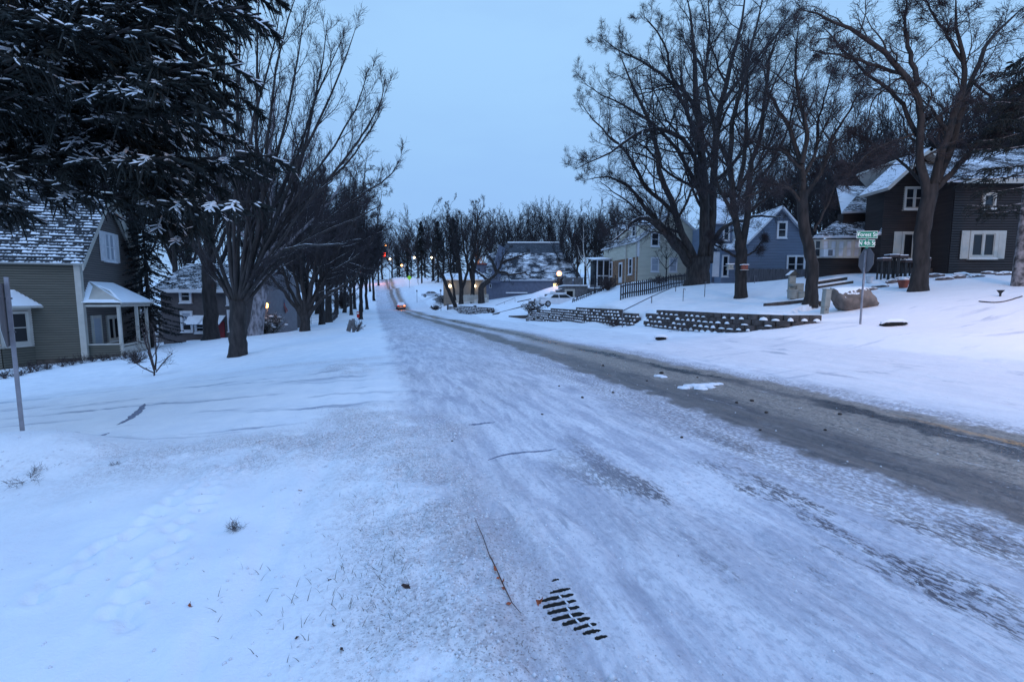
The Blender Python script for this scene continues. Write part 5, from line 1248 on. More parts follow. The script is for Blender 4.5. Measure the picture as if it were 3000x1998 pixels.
# ------------------------------------------------------------------ fences
def picket(label, A, B, n, h, w, mat, gap=.5, name='picket_fence', lean=0, rails=2, point=True, vtop=None):
    A = at(*A); B = at(*B); root = empty(name, A, math.atan2(B.y-A.y, B.x-A.x), label, 'fence'); L = (Vector(B[:2])-Vector(A[:2])).length
    rr_ = random.Random(n)
    c_, s_ = math.cos(root.rotation_euler.z), math.sin(root.rotation_euler.z); zs = []
    for k in range(n):
        x = L*k/(n-1); z = terr(A.x+c_*x, A.y+s_*x)-A.z; zs.append(z); hh = h*rr_.uniform(.93, 1.05)
        M_ = Matrix.Translation((x, 0, z)) @ Matrix.Rotation(rr_.uniform(-lean, lean), 4, 'Y')
        mb = MB(); q = [(-w/2, -.1), (w/2, -.1), (w/2, hh-w*.35), (w*.22, hh), (-w*.22, hh), (-w/2, hh-w*.35)]
        A_ = [tuple(M_ @ Vector((a, 0, b))) for a, b in q]; B_ = [tuple(M_ @ Vector((a, .025, b))) for a, b in q]; m_ = 6
        mb.add(A_+B_, [tuple(range(m_)), tuple(range(m_, 2*m_))[::-1]]+[(i, m_+i, m_+(i+1) % m_, (i+1) % m_) for i in range(m_)])
        mb.build('picket', M[mat], root)
    mb = MB()
    for f in ([.25, .78][:rails]):
        for k in range(n-1):
            x0 = L*k/(n-1); x1 = L*(k+1)/(n-1); z0 = zs[k]+h*f; z1 = zs[k+1]+h*f
            mb.hexa([(x0, .03, z0), (x1, .03, z1), (x0, .07, z0), (x1, .07, z1), (x0, .03, z0+.09), (x1, .03, z1+.09), (x0, .07, z0+.09), (x1, .07, z1+.09)])
    mb.build('rail', M[mat], root)
    return root
picket('dark wooden picket fence running uphill to the giant tree', (1819, 30), (2026, 38.5), 40, 1.05, .17, 'fencedk')
picket('low crooked wire-hoop border fence in the snow below the garage', (1677, 46), (1768, 47), 17, .42, .09, 'fencedk', lean=.3, name='border_fence', rails=1)
picket('white picket fence behind the centre tree clump', (1346, 74), (1430, 73), 26, 1.45, .14, 'cream')
picket('short black fence beside the two thick trunks on the left verge', (968, 46), (990, 55), 24, .95, .10, 'fencedk')
def board_fence():
    A = at(2186, 35.5); B = at(2392, 36.5); top = PT(2190, 787, 35.5)[2]
    root = empty('board_fence', A, math.atan2(B.y-A.y, B.x-A.x), 'tall weathered grey board fence hiding the foot of the blue house', 'fence'); L = (Vector(B[:2])-Vector(A[:2])).length; n = 40
    mb = MB()
    for k in range(n):
        x = L*k/n; z1 = top-A.z+RNG.uniform(-.02, .02); mb.box(x+.004, x+L/n-.004, 0, .03+.01*(k % 2), -1.0, z1)
    mb.build('boards', M['fencegr'], root)
    for k in range(5):
        mb = MB(); mb.box(L*k/4-.05, L*k/4+.05, .05, .15, -1.0, top-A.z-.1); mb.build('post', M['fencegr'], root)
board_fence()
# wire fence left
A = at(760, 36); root = empty('wire_fence', A, 0, 'low wire fence with thin posts across the left neighbour lawn', 'fence')
for k in range(6):
    q = at(760+k*38, 36+k*2.2)-A; mb = MB(); mb.tube([(q.x, q.y, q.z-.1), (q.x, q.y, q.z+1.0)], .025, 5); mb.build('post', M['steel'], root)
mb = MB()
for f in (.1, .35, .6, .95): mb.tube([tuple(at(760+k*38, 36+k*2.2)-A+Vector((0, 0, f))) for k in range(6)], .008, 4)
mb.build('wire', M['steel'], root)
# iron railing on garage terrace & porch
def concrete_garage():
    d = 56; A = at(1655, d); root = empty('sunken_garage', A, 0, 'concrete bunker-like garage with a dark doorway and a railed flat roof', 'garage')
    q = lambda u, v, dd=d: (PT(u, v, dd)[0]-A.x, PT(u, v, dd)[2]-A.z)
    zt = q(1700, 838)[1]; x0 = q(1650, 840)[0]; x1 = q(1722, 840)[0]; xd0 = q(1660, 870)[0]; xd1 = q(1678, 870)[0]; zd = q(1660, 853)[1]
    mb = MB(); mb.box(x0, x1, .0, 6, -1.5, zt); mb.build('wall', M['concrete'], root)
    mb = MB(); mb.box(xd0-.25, xd1+.25, -.06, 0, -1.2, zd+.25); mb.build('door_frame', M['cream'], root)
    mb = MB(); mb.box(xd0, xd1, -.09, -.02, -1.2, zd); mb.build('doorway', M['void'], root)
    mb = MB(); mb.box(x0-.1, x1+.1, -.15, 6, zt, zt+.14); mb.build('roof_snow', M['snow'], root)
    for u in (1651, 1682): 
        a = q(u, 840)[0]; mb = MB(); mb.box(a, a+1.1, -.1, .5, zt+.1, zt+1.0); mb.build('parapet', M['concrete'], root)
    mb = MB()
    for u in range(1664, 1722, 6): a = q(u, 840)[0]; mb.tube([(a, .1, zt), (a, .1, zt+1.0)], .02, 5)
    mb.tube([(x0, .1, zt+1.0), (x1, .1, zt+1.0)], .03, 5); mb.build('railing', M['black'], root)
    xr = q(1775, 850)[0]; mb = MB(); mb.box(x1+.02, xr, 1.0, 3, -1, zt-.3); mb.build('side_wall', M['concrete'], root)
    mb = MB(); mb.box(x1+.02, xr, .95, 3, zt-.3, zt-.16); mb.build('side_wall_snow', M['snow'], root)
    st = empty('concrete_steps', at(1600, 57), 0, 'stepped concrete wall descending left from the sunken garage', 'steps'); sl = Vector(st.location)
    stp = [(1653, 845), (1640, 848), (1629, 854), (1613, 860), (1597, 868), (1581, 874), (1565, 880), (1550, 888), (1538, 893)]
    for k in range(len(stp)-1):
        (u1, v1), (u0, v0) = stp[k], stp[k+1]; a = PT(u0, v1+2, 56.5); b = PT(u1, v1+2, 56.5); mb = MB(); mb.box(a[0]-sl.x, b[0]-sl.x, 0, .5, -3, a[2]-sl.z-.02); mb.build('step', M['concrete'], st)
        mb = MB(); mb.box(a[0]-sl.x, b[0]-sl.x, -.02, .5, a[2]-sl.z-.02, a[2]-sl.z+.08); mb.build('step_snow', M['snow'], st)
    # drive kerb
concrete_garage()
A = at(1760, 47); root = empty('iron_railing', A, 0, 'black iron railing on posts before the brick front of the yellow house', 'railing')
for u in (1742, 1760, 1781, 1802):
    q = at(u, 47)-A; mb = MB(); mb.tube([(q.x, 0, q.z-.1), (q.x, 0, PT(u, 806, 47)[2]-A.z)], .05, 6); mb.build('post', M['black'], root)
mb = MB(); 
for k in range(22): x = at(1742+k*2.8, 47).x-A.x; mb.tube([(x, 0, at(1742+k*2.8, 47).z-A.z), (x, 0, PT(1742, 818, 47)[2]-A.z)], .012, 4)
mb.tube([(at(1742, 47).x-A.x, 0, PT(1742, 818, 47)[2]-A.z), (at(1802, 47).x-A.x, 0, PT(1802, 818, 47)[2]-A.z)], .025, 5); mb.build('bars', M['black'], root)
# ------------------------------------------------------------------ signs
def octagon(r): return [(r*math.cos(PI/8+k*PI/4), r*math.sin(PI/8+k*PI/4)) for k in range(8)]
def stop_sign(loc, rz, h, zc, label, r=.40, lean=0, two=True):
    root = empty('stop_sign', loc, rz, label, 'traffic sign'); root.rotation_euler = (0, lean, rz)
    mb = MB(); mb.box(-.022, .022, -.036, -.030, -.3, h); mb.box(-.028, -.022, -.036, .0, -.3, h); mb.box(.022, .028, -.036, .0, -.3, h); mb.build('post', M['galv'], root)
    mb = MB(); o = octagon(r); A = [(x, .012, zc+z) for x, z in o]; B = [(x, .017, zc+z) for x, z in o]
    mb.add(A+B, [tuple(range(8)), tuple(range(8, 16))[::-1]]+[(i, 8+i, 8+(i+1) % 8, (i+1) % 8) for i in range(8)]); pl = mb.build('plate', M['signback'], root)
    mb = MB(); A = [(x*.99, .018, zc+z*.99) for x, z in o]; B = [(x*.99, .020, zc+z*.99) for x, z in o]; mb.add(A+B, [tuple(range(8)), tuple(range(8, 16))[::-1]]+[(i, 8+i, 8+(i+1) % 8, (i+1) % 8) for i in range(8)]); mb.build('face', M['lettering'], pl)
    mb = MB(); A = [(x*.93, .021, zc+z*.93) for x, z in o]; B = [(x*.93, .023, zc+z*.93) for x, z in o]; mb.add(A+B, [tuple(range(8)), tuple(range(8, 16))[::-1]]+[(i, 8+i, 8+(i+1) % 8, (i+1) % 8) for i in range(8)]); mb.build('red_field', M['signred'], pl)
    t = text('STOP', .28*r/.4, M['lettering']); t.parent = pl; t.location = (0, .026, zc); t.rotation_euler = (PI/2, 0, PI)
    mb = MB()
    for z in (zc-.2, zc+.2): mb.tube([(0, -.05, z), (0, .012, z)], .012, 6)
    mb.build('bolt', M['steel'], root)
    return root
def text(s, size, mat):
    cu_ = bpy.data.curves.new('lettering', 'FONT'); cu_.body = s; cu_.size = size; cu_.align_x = 'CENTER'; cu_.align_y = 'CENTER'; cu_.extrude = .001
    cu_.materials.append(mat); me = bpy.data.meshes.new_from_object(bpy.data.objects.new('tmp', cu_)); o = bpy.data.objects.new('lettering', me); C.objects.link(o); return o
p = at(2522, 14.3)
zc = PT(2538, 763, 14.3)[2]-p.z; ztop = PT(2535, 735, 14.3)[2]-p.z
ss_ = stop_sign(p, math.radians(-38), ztop, zc, 'stop sign seen from behind, under the two green street name blades', .40)
ss_.rotation_euler = (0, 0, math.radians(-98))
def blade(u, v, w, h, txt, label, z_rot, up):
    c = Vector(PT(u, v, 14.25)); root = empty('street_name_sign', c, z_rot, label, 'street sign')
    mb = MB(); mb.box(-w/2, w/2, 0, .006, -h/2, h/2); pl = mb.build('plate', M['lettering'], root, bevel=.002)
    mb = MB(); mb.box(-w/2+.012, w/2-.012, -.003, -.0005, -h/2+.012, h/2-.012); mb.build('green_field', M['green'], pl)
    t = text(txt, h*.82, M['lettering']); t.parent = pl; t.location = (0, -.005, .0); t.rotation_euler = (PI/2, 0, 0); t.scale = (.88, 1, 1)
    for sg in (-1, 1):
        mb = MB(); x = sg*(w/2-.03); mb.add([(x+sg*.012, -.005, 0), (x-sg*.012, -.005, .022), (x-sg*.012, -.005, -.022)], [(0, 1, 2)]); mb.build('arrow_mark', M['lettering'], pl)
    mb = MB(); mb.box(-.03, .03, -.02, .03, -h/2-.05, -h/2); mb.build('bracket', M['green'], root)
    return root
blade(2541, 688, .66, .225, 'Forest St', 'green street blade reading Forest St, upper of the two', 0, 1)
blade(2540, 713, .52, .225, 'N 4th St', 'green street blade reading N 4th St, lower of the two', math.radians(3), 0)
p = at(62, 5.3); p.z -= .05
zc = PT(32, 924, 5.3)[2]-p.z; ztop = PT(20, 812, 5.3)[2]-p.z
s2 = stop_sign(p, math.radians(131), ztop, zc, 'stop sign seen nearly edge-on at the left edge, its post rising from a snow pile', .40)
# the lime diamond
p = at(1200, 130); root = empty('warning_sign', p, 0, 'lime yellow diamond warning sign on a thin post far up the road', 'traffic sign')
zz = PT(1199, 814, 130)[2]-p.z; mb = MB(); mb.tube([(0, 0, -.2), (0, 0, zz)], .05, 6); mb.build('post', M['steel'], root)
mb = MB(); r = .72; mb.add([(x, y, zz+z) for y in (-.06, -.03) for x, z in ((r, 0), (0, r), (-r, 0), (0, -r))], [(0, 1, 2, 3), (7, 6, 5, 4), (0, 4, 5, 1), (1, 5, 6, 2), (2, 6, 7, 3), (3, 7, 4, 0)]); mb.build('plate', M['limeyel'], root)
for u, d, vb, vt, lab in ((1292, 80, 893, 848, 'thin grey sign pole beside the parked white car'), (1222, 105, 868, 850, 'short thin pole on the verge left of the white car'), (1226, 145, 835, 780, 'slim utility pole beyond the lime sign')):
    p = at(u, d); z = PT(u, vt, d)[2]-p.z; mb = MB(); mb.tube([(0, 0, -.2), (0, 0, z)], .05, 6); mb.box(-.16, .16, -.05, -.02, z-.4, z); o = mb.build('sign_post', M['steel']); o.location = p; tag(o, lab, 'pole')
# ------------------------------------------------------------------ small things right
p = at(2415, 17.2); root = empty('utility_pillar', p, .1, 'pale grey utility pillar sticking out of the snow left of the boulder', 'utility box'); root.rotation_euler = (0, math.radians(3.5), .15)
hh = PT(2410, 850, 17.2)[2]-p.z; mb = MB(); mb.box(-.12, .12, -.1, .1, .26, hh); mb.build('cover', M['util'], root, bevel=.02)
mb = MB(); mb.box(-.105, .105, -.09, .09, -.2, .26); mb.build('base', M['util'], root, bevel=.01)
mb = MB(); mb.box(-.135, .135, -.115, .115, hh, hh+.05); mb.build('cap', M['util'], root, bevel=.02)
mb = MB(); mb.tube([(-.03, -.12, .17), (-.03, -.09, .17)], .02, 8); mb.build('lock', M['black'], root)
def rock(loc, sx, sy, sz, seed, label, mat='rock', group=None, name='boulder', box=.35):
    import bmesh
    bm = bmesh.new(); bmesh.ops.create_icosphere(bm, subdivisions=4, radius=1)
    rg = random.Random(seed); ks = [(Vector((rg.uniform(-1, 1), rg.uniform(-1, 1), rg.uniform(-1, 1))).normalized(), rg.uniform(.62, .9)) for _ in range(9)]
    for v in bm.verts:
        c = v.co.copy(); m_ = max(abs(c.x), abs(c.y), abs(c.z)); c = c.lerp(c/m_*.8, box)
        for n_, k in ks:
            e = c.dot(n_)
            if e > k: c -= n_*(e-k)*.85
        c *= 1+.04*math.sin(c.x*7+seed)*math.sin(c.y*6)*math.sin(c.z*8)
        v.co = (c.x*sx, c.y*sy, c.z*sz)
    me = bpy.data.meshes.new(name); bm.to_mesh(me); bm.free(); me.polygons.foreach_set('use_smooth', [True]*len(me.polygons))
    o = link(name, me, None, M[mat]); o.location = loc; tag(o, label, 'rock', group); return o
p = at(2500, 17.2); rock((p.x, p.y, p.z+.36), .86, .55, .56, 3, 'large brown squarish boulder capped with snow behind the sign post', box=.9)
o = at(2500, 17.2)
p = at(2328, 22.5); root = empty('garden_fountain', p, 0, 'pale stone garden fountain with a small roofed niche and stacked basins', 'fountain')
mb = MB(); mb.lathe([(.22, 0), (.24, .35), (.27, .38), (.27, .45), (.2, .46)], 16, (-.12, 0, 0)); mb.build('basin', M['util'], root)
mb = MB(); mb.lathe([(.24, 0), (.25, .28), (.29, .33), (.28, .38), (.22, .38)], 16, (.28, -.1, 0)); mb.build('basin', M['util'], root)
mb = MB(); mb.box(-.28, .06, .05, .2, .3, 1.18); mb.box(.1, .48, .05, .2, .2, .78); mb.build('pillar', M['util'], root, bevel=.03)
mb = MB(); mb.lathe([(.12, 0), (.17, .08), (.18, .14), (.1, .14)], 12, (-.12, -.02, .62)); mb.build('bowl', M['util'], root)
mb = MB(); mb.add([(-.38, -.05, 1.18), (.16, -.05, 1.18), (-.11, -.05, 1.42), (-.38, .28, 1.18), (.16, .28, 1.18), (-.11, .28, 1.42)], [(0, 1, 2), (3, 5, 4), (0, 3, 4, 1), (1, 4, 5, 2), (2, 5, 3, 0)]); mb.build('niche_roof', M['shrub_snow'], root)
for (u0, d0, u1, d1, lab) in ((2243, 21.5, 2360, 20.6, 'dark timber border in the snow left of the crooked tree'), (2378, 20.2, 2426, 19.8, 'short dark timber between the crooked tree and the utility pillar')):
    A = at(u0, d0); B = at(u1, d1); D_ = B-A; mb = MB(); mb.hexa([tuple(x) for x in (Vector((0, 0, -.1)), D_+Vector((0, 0, -.1)), Vector((0, .2, -.1)), D_+Vector((0, .2, -.1)), Vector((0, 0, .13)), D_+Vector((0, 0, .13)), Vector((0, .2, .13)), D_+Vector((0, .2, .13)))]); o = mb.build('timber_border', M['timber']); o.location = A; tag(o, lab, 'timber')
for u, v, w, mat, lab in ((2139, 781, .30, 'util', 'pale bird box on the left of the forked trunk'), (2181, 783, .32, 'pot', 'red bird feeder on the right of the forked trunk')):
    c = Vector(PT(u, v, 25.6)); root = empty('bird_box', c, 0, lab, 'bird box'); mb = MB(); mb.box(-w/2, w/2, -.1, .1, -.14, .12); mb.build('house', M[mat], root, bevel=.01)
    mb = MB(); mb.box(-w/2-.04, w/2+.04, -.14, .14, .12, .16); mb.build('roof', M['snow'], root); mb = MB(); mb.tube([(0, -.102, 0), (0, -.09, 0)], .03, 10); mb.build('entrance', M['black'], root)
    mb = MB(); mb.box(-w/2-.03, w/2+.03, -.13, .12, -.17, -.14); mb.build('tray', M['cream'], root)
p = at(2646, 20.5); root = empty('flower_pot', p, 0, 'terracotta flower pot heaped with snow left of the large tree', 'flower pot')
mb = MB(); mb.lathe([(.15, 0), (.21, .28), (.24, .28), (.24, .36), (.2, .36)], 16); mb.build('pot', M['pot'], root); mb = MB(); mb.lathe([(.21, .34), (.16, .44), (.05, .48)], 12); mb.build('snow_heap', M['snow'], root)
# porch clutter: planters
for k, (u, v, w) in enumerate(((2590, 765, .5), (2612, 755, .55), (2640, 757, .5), (2660, 770, .6), (2705, 765, .5))):
    c = PT(u, v, 23.3); gz = terr(c[0], c[1]); root = empty('porch_planter', (c[0], c[1], gz), 0, ['leftmost', 'second', 'middle', 'fourth', 'rightmost'][k]+' of the snow-topped dark planters on the brown porch', 'planter', 'planters on the brown porch')
    h = c[2]-gz; mb = MB()
    for x in (-w*.4, w*.4): mb.box(x-.03, x+.03, -.15, -.1, -.1, h); mb.box(x-.03, x+.03, .1, .15, -.1, h)
    mb.build('stand', M['black'], root); mb = MB(); mb.box(-w/2, w/2, -.2, .2, h, h+.12); mb.build('box', M['shrub'], root); mb = MB(); mb.box(-w/2+.02, w/2-.02, -.19, .19, h+.12, h+.17); mb.build('snow_cap', M['snow'], root, bevel=.02)
c = at(2547, 22.8); mb = MB(); mb.lathe([(.12, .0), (.17, .32), (.19, .32)], 14); o = mb.build('white_bucket', M['white']); o.location = (c.x, c.y, c.z); tag(o, 'white bucket standing right behind the stop sign', 'bucket')
# stone edging below brown house: rocks
rs = random.Random(9)
for k in range(22):
    u = 2480+k*23+rs.uniform(-8, 8); d = 21.8+rs.uniform(-.5, .6)
    if 2640 < u < 2740: d = 22.5
    p = at(u, d); s = rs.uniform(.14, .32); rock((p.x, p.y, p.z+s*.15), s*1.5, s, s*.6, 40+k, 'snow-topped stone in the row along the foot of the brown house', 'rock_s', 'stones along the foot of the brown house', 'garden_stone', .2)
for k, (u0, u1, d, h) in enumerate(((2382, 2482, 24.5, .30), (2395, 2500, 24.0, .13))):
    A = at(u0, d); B = at(u1, d-.6); D_ = B-A; mb = MB(); z = h; mb.hexa([tuple(x) for x in (Vector((0, 0, -.2)), D_+Vector((0, 0, -.2)), Vector((0, .4, -.2)), D_+Vector((0, .4, -.2)), Vector((0, 0, z)), D_+Vector((0, 0, z)), Vector((0, .4, z)), D_+Vector((0, .4, z)))]); root = empty('stone_terrace', A, 0, ['upper', 'lower'][k]+' dark stone terrace step below the glazed porch', 'terrace'); mb.build('kerb', M['timber'], root)
    mb = MB(); mb.hexa([tuple(x) for x in (Vector((0, .03, z)), D_+Vector((0, .03, z)), Vector((0, .4, z)), D_+Vector((0, .4, z)), Vector((0, .03, z+.07)), D_+Vector((0, .03, z+.07)), Vector((0, .4, z+.07)), D_+Vector((0, .4, z+.07)))]); mb.build('snow_cap', M['snow'], root)
# border edging ring on right lawn
mb = MB(); c = at(2935, 15.6); pts_ = [at(2868+k*9, 15.3-.5*math.sin(k/14*PI)) for k in range(15)]
mb.tube([tuple(q-pts_[0]+Vector((0, 0, .02))) for q in pts_], .02, 5); o = mb.build('lawn_edging', M['timber']); o.location = pts_[0]; tag(o, 'thin curved lawn edging in the snow by the speckled pine', 'edging')
p = at(2930, 15.8); mb = MB(); mb.lathe([(.03, -.05), (.03, .1), (.1, .2), (.11, .22)], 10); o = mb.build('garden_light', M['black']); o.location = p; tag(o, 'small black garden light near the foot of the speckled pine', 'garden light')
# ------------------------------------------------------------------ curb inlets and grate
def inlet(u, v, d, w, label, rz):
    p = Vector(PT(u, v, d)); g_ = terr(p.x, p.y); root = empty('curb_inlet', (p.x, p.y, g_), rz, label, 'storm drain')
    mb = MB(); n = 12
    P_ = [(w/2*math.cos(a), .0, .015+.09*math.sin(a)*(1 if math.sin(a) > 0 else .65)) for a in np.linspace(0, 2*PI, n+1)[:-1]]
    P_ = [(x, -.03, .06+z*.9) for x, y, z in P_]; Q_ = [(x, .15, z-.04) for x, y, z in P_]
    mb.add(P_+Q_, [tuple(range(n))]+[(i, n+i, n+(i+1) % n, (i+1) % n) for i in range(n)]); mb.build('opening', M['void'], root)
    mb = MB(); mb.tube([(-w/2-.05, .03, .10), (-w/4, .0, .17), (w/4, .0, .17), (w/2+.05, .03, .10)], [.04, .06, .06, .04], 8); mb.build('snow_lip', M['snow'], root, smooth=True)
inlet(2622, 961, 13.9, .9, 'dark curb inlet opening in the snow right of the sign post', math.radians(10))
inlet(1936, 996, 17.4, .42, 'small dark curb inlet below the nearest block wall', math.radians(-15))
def uvg(u, v):
    d = EYE*F/(v-876)*.98
    for _ in range(4):
        z = float(terr_smooth([(u-1500)*d/F], [d])[0]); q0 = PT(u, v, d); d = d+(q0[2]-z)*2.0*.7 if False else d*(EYE-z)/(EYE-q0[2])
    q0 = PT(u, v, d); return Vector((q0[0], q0[1], terr(q0[0], q0[1])))
def grate():
    o0 = uvg(1675, 1786); root = empty('storm_grate', o0, 0, 'storm drain grate in the gutter with only its dark slots open through packed snow', 'storm drain')
    rs = random.Random(3)
    for x0, y0, x1, y1, th in ((545, 527, 572, 519, .007), (538, 573, 616, 555, .011), (505, 604, 628, 577, .014), (510, 628, 638, 601, .015), (528, 651, 650, 625, .015), (545, 676, 668, 649, .015), (586, 694, 692, 667, .015), (628, 713, 716, 689, .013), (664, 730, 731, 714, .012), (710, 752, 757, 740, .011)):
        A = uvg(1200+x0/1.308, 1300+y0/1.308)-o0; B = uvg(1200+x1/1.308, 1300+y1/1.308)-o0; D_ = (B-A).normalized(); N_ = Vector((-D_.y, D_.x, 0)); n = 16; top = []; bot = []
        for k in range(n+1):
            t = k/n; c = A.lerp(B, t)+Vector((0, 0, .0035)); w = th*.86*min(1, 9*t+.45, 9*(1-t)+.35)
            top.append(tuple(c+N_*(w+rs.uniform(-.0045, .002)))); bot.append(tuple(c-N_*(w*.75+rs.uniform(-.005, .002))))
        V = top+bot+[(x, y, z-.012) for x, y, z in top]+[(x, y, z-.012) for x, y, z in bot]; m_ = n+1
        mb = MB(); mb.add(V, [(k, k+1, m_+k+1, m_+k) for k in range(n)]+[(2*m_+k, 2*m_+k+1, k+1, k) for k in range(n)]+[(m_+k, m_+k+1, 3*m_+k+1, 3*m_+k) for k in range(n)]); mb.build('slot_shade_strip', M['void'], root)  # flat near-black strip on the snow; its darkness is painted in place of depth
        # thin iron edge showing along the far lip of the slot, and a snow bridge across the middle rib
        mb = MB(); mb.tube([tuple(Vector(q)+Vector((0, 0, .001))) for q in top[3:12]], .0022, 5); mb.build('iron_lip', M['iron_dark'], root)
        if th > .012:
            k = 8+rs.randint(-3, 3); mb = MB(); mb.tube([tuple(Vector(top[k])+N_*.008), tuple(Vector(bot[k])-N_*.008+D_*.006)], [.0045, .0055], 6); mb.build('snow_bridge', M['ice'], root, smooth=True)
grate()
# ------------------------------------------------------------------ lamps
LIGHTS = []
def plight(loc, e, col, r=.15):
    ld = bpy.data.lights.new('lamp_light', 'POINT'); ld.energy = e; ld.color = col; ld.shadow_soft_size = r
    o = bpy.data.objects.new('lamp_light', ld); C.objects.link(o); o.location = loc; return o
p = at(1638, 67); root = empty('globe_lamp', p, 0, 'white globe street lamp glowing orange on a thin black post', 'street lamp')
zc = PT(1645, 802, 67)[2]-p.z; mb = MB(); mb.tube([(0, 0, -.2), (0, 0, zc-.35)], .06, 8); mb.build('post', M['black'], root)
mb = MB(); R_ = .40; mb.lathe([(R_*math.sin(a), zc-R_*math.cos(a)) for a in np.linspace(.15, PI-.1, 12)], 20); mb.build('globe', M['lamp_globe'], root, smooth=True)
mb = MB(); mb.lathe([(.06, zc-.5), (.16, zc-.42), (.2, zc-.36), (.1, zc-.36)], 12); mb.build('collar', M['black'], root)
mb = MB(); mb.tube([(0, 0, -.02), (0, 0, .0)], .1, 6)
plight((p.x-.2, p.y-.6, p.z+zc), 160, (1, .5, .25), .4)
for u, v, d, kind, lab in ((1133, 720, 150, 'w', 'upper orange street lamp glowing against the far trees'), (1178, 778, 175, 'w', 'orange lamp low over the far end of the road'), (1215, 755, 160, 'y', 'small pale street lamp in front of the pointed spruce'), (1266, 755, 140, 'y', 'pale lamp beside the leaning tree stems'), (1402, 764, 105, 'w', 'orange lamp above the dark low building'), (1144, 759, 190, 'y', 'tiny white lamp beside the far red signal')):
    p = at(u, d); c = PT(u, v, d); root = empty('street_lamp', p, 0, lab, 'street lamp'); h = c[2]-p.z; r = .0021*d
    mb = MB(); mb.tube([(.9, .4, -.2), (.9, .4, h+.2), (.3, .15, h+.45), (0, 0, h+r)], .07, 6); mb.build('pole', M['steel'], root)
    mb = MB(); mb.lathe([(r*.3, h-r), (r, h-r*.3), (r, h+r*.3), (r*.5, h+r)], 12); mb.build('lantern', M['lamp_warm' if kind == 'w' else 'lamp_white'], root, smooth=True)
    plight((p.x, p.y-1, p.z+h-.6), 260 if kind == 'w' else 120, (1, .5, .25) if kind == 'w' else (1, .8, .55), .3)
lx, ly = 17.5, 5.5; lz = terr(lx, ly); root = empty('street_lamp', (lx, ly, lz), math.radians(150), 'assumed tall street lamp out of view on the near right corner, added to light the junction', 'street lamp')  # unseen lamp, assumed from the warm snow and added to brighten the junction
mb = MB(); mb.tube([(0, 0, -.2), (0, 0, 7.6), (.3, 0, 8.1), (2.2, 0, 8.4)], [.11, .08, .06, .05], 10); mb.build('pole', M['galv'], root)
mb = MB(); mb.box(2.0, 2.8, -.16, .16, 8.3, 8.48); mb.build('housing', M['steel'], root, bevel=.03); mb = MB(); mb.box(2.1, 2.7, -.12, .12, 8.26, 8.297); mb.build('lens', M['lamp_white'], root)
plight((lx-2.1, ly+1.2, lz+8.15), 2200, (1, .70, .56), .15)  # warm light added for the assumed out-of-view lamp
p = at(1128, 170); c = PT(1133, 747, 170); root = empty('traffic_signal', p, 0, 'red traffic signal hanging over the far junction', 'traffic light'); h = c[2]-p.z
mb = MB(); mb.tube([(-5, 0, -.2), (-5, 0, h+1.2), (.3, 0, h+1.2)], .1, 6); mb.build('mast', M['steel'], root); mb = MB(); mb.box(-.3, .5, -.05, .25, h-1.1, h+1.1); mb.build('housing', M['black'], root)
for z in (.55, -.2): 
    mb = MB(); mb.lathe([(.12, -.05), (.42, 0), (.12, .05)], 12); o = mb.build('red_lens', M['red_light'], root); o.rotation_euler = (PI/2, 0, 0); o.location = (.1, -.12, h+z)
plight((p.x, p.y-6, p.z+3), 900, (1, .35, .25), 1)
# porch light of house 2 + lamp on left
c = Vector(PT(782, 896, 31.2)); root = empty('porch_lantern', c, 0, 'orange porch lantern glowing at the right corner of the grey house', 'lantern'); mb = MB(); mb.lathe([(.03, -.16), (.08, -.1), (.09, .12), (.03, .2)], 10); mb.build('glass', M['lamp_warm'], root); mb = MB(); mb.tube([(-.2, .1, .25), (0, 0, .22)], .02, 6); mb.build('arm', M['black'], root)
plight(c+Vector((.1, -.25, 0)), 9, (1, .5, .2), .08)
plight(Vector(PT(1391, 838, 92)), 25, (1, .8, .5), .2); plight(Vector(PT(1319, 838, 92)), 25, (1, .8, .5), .2)
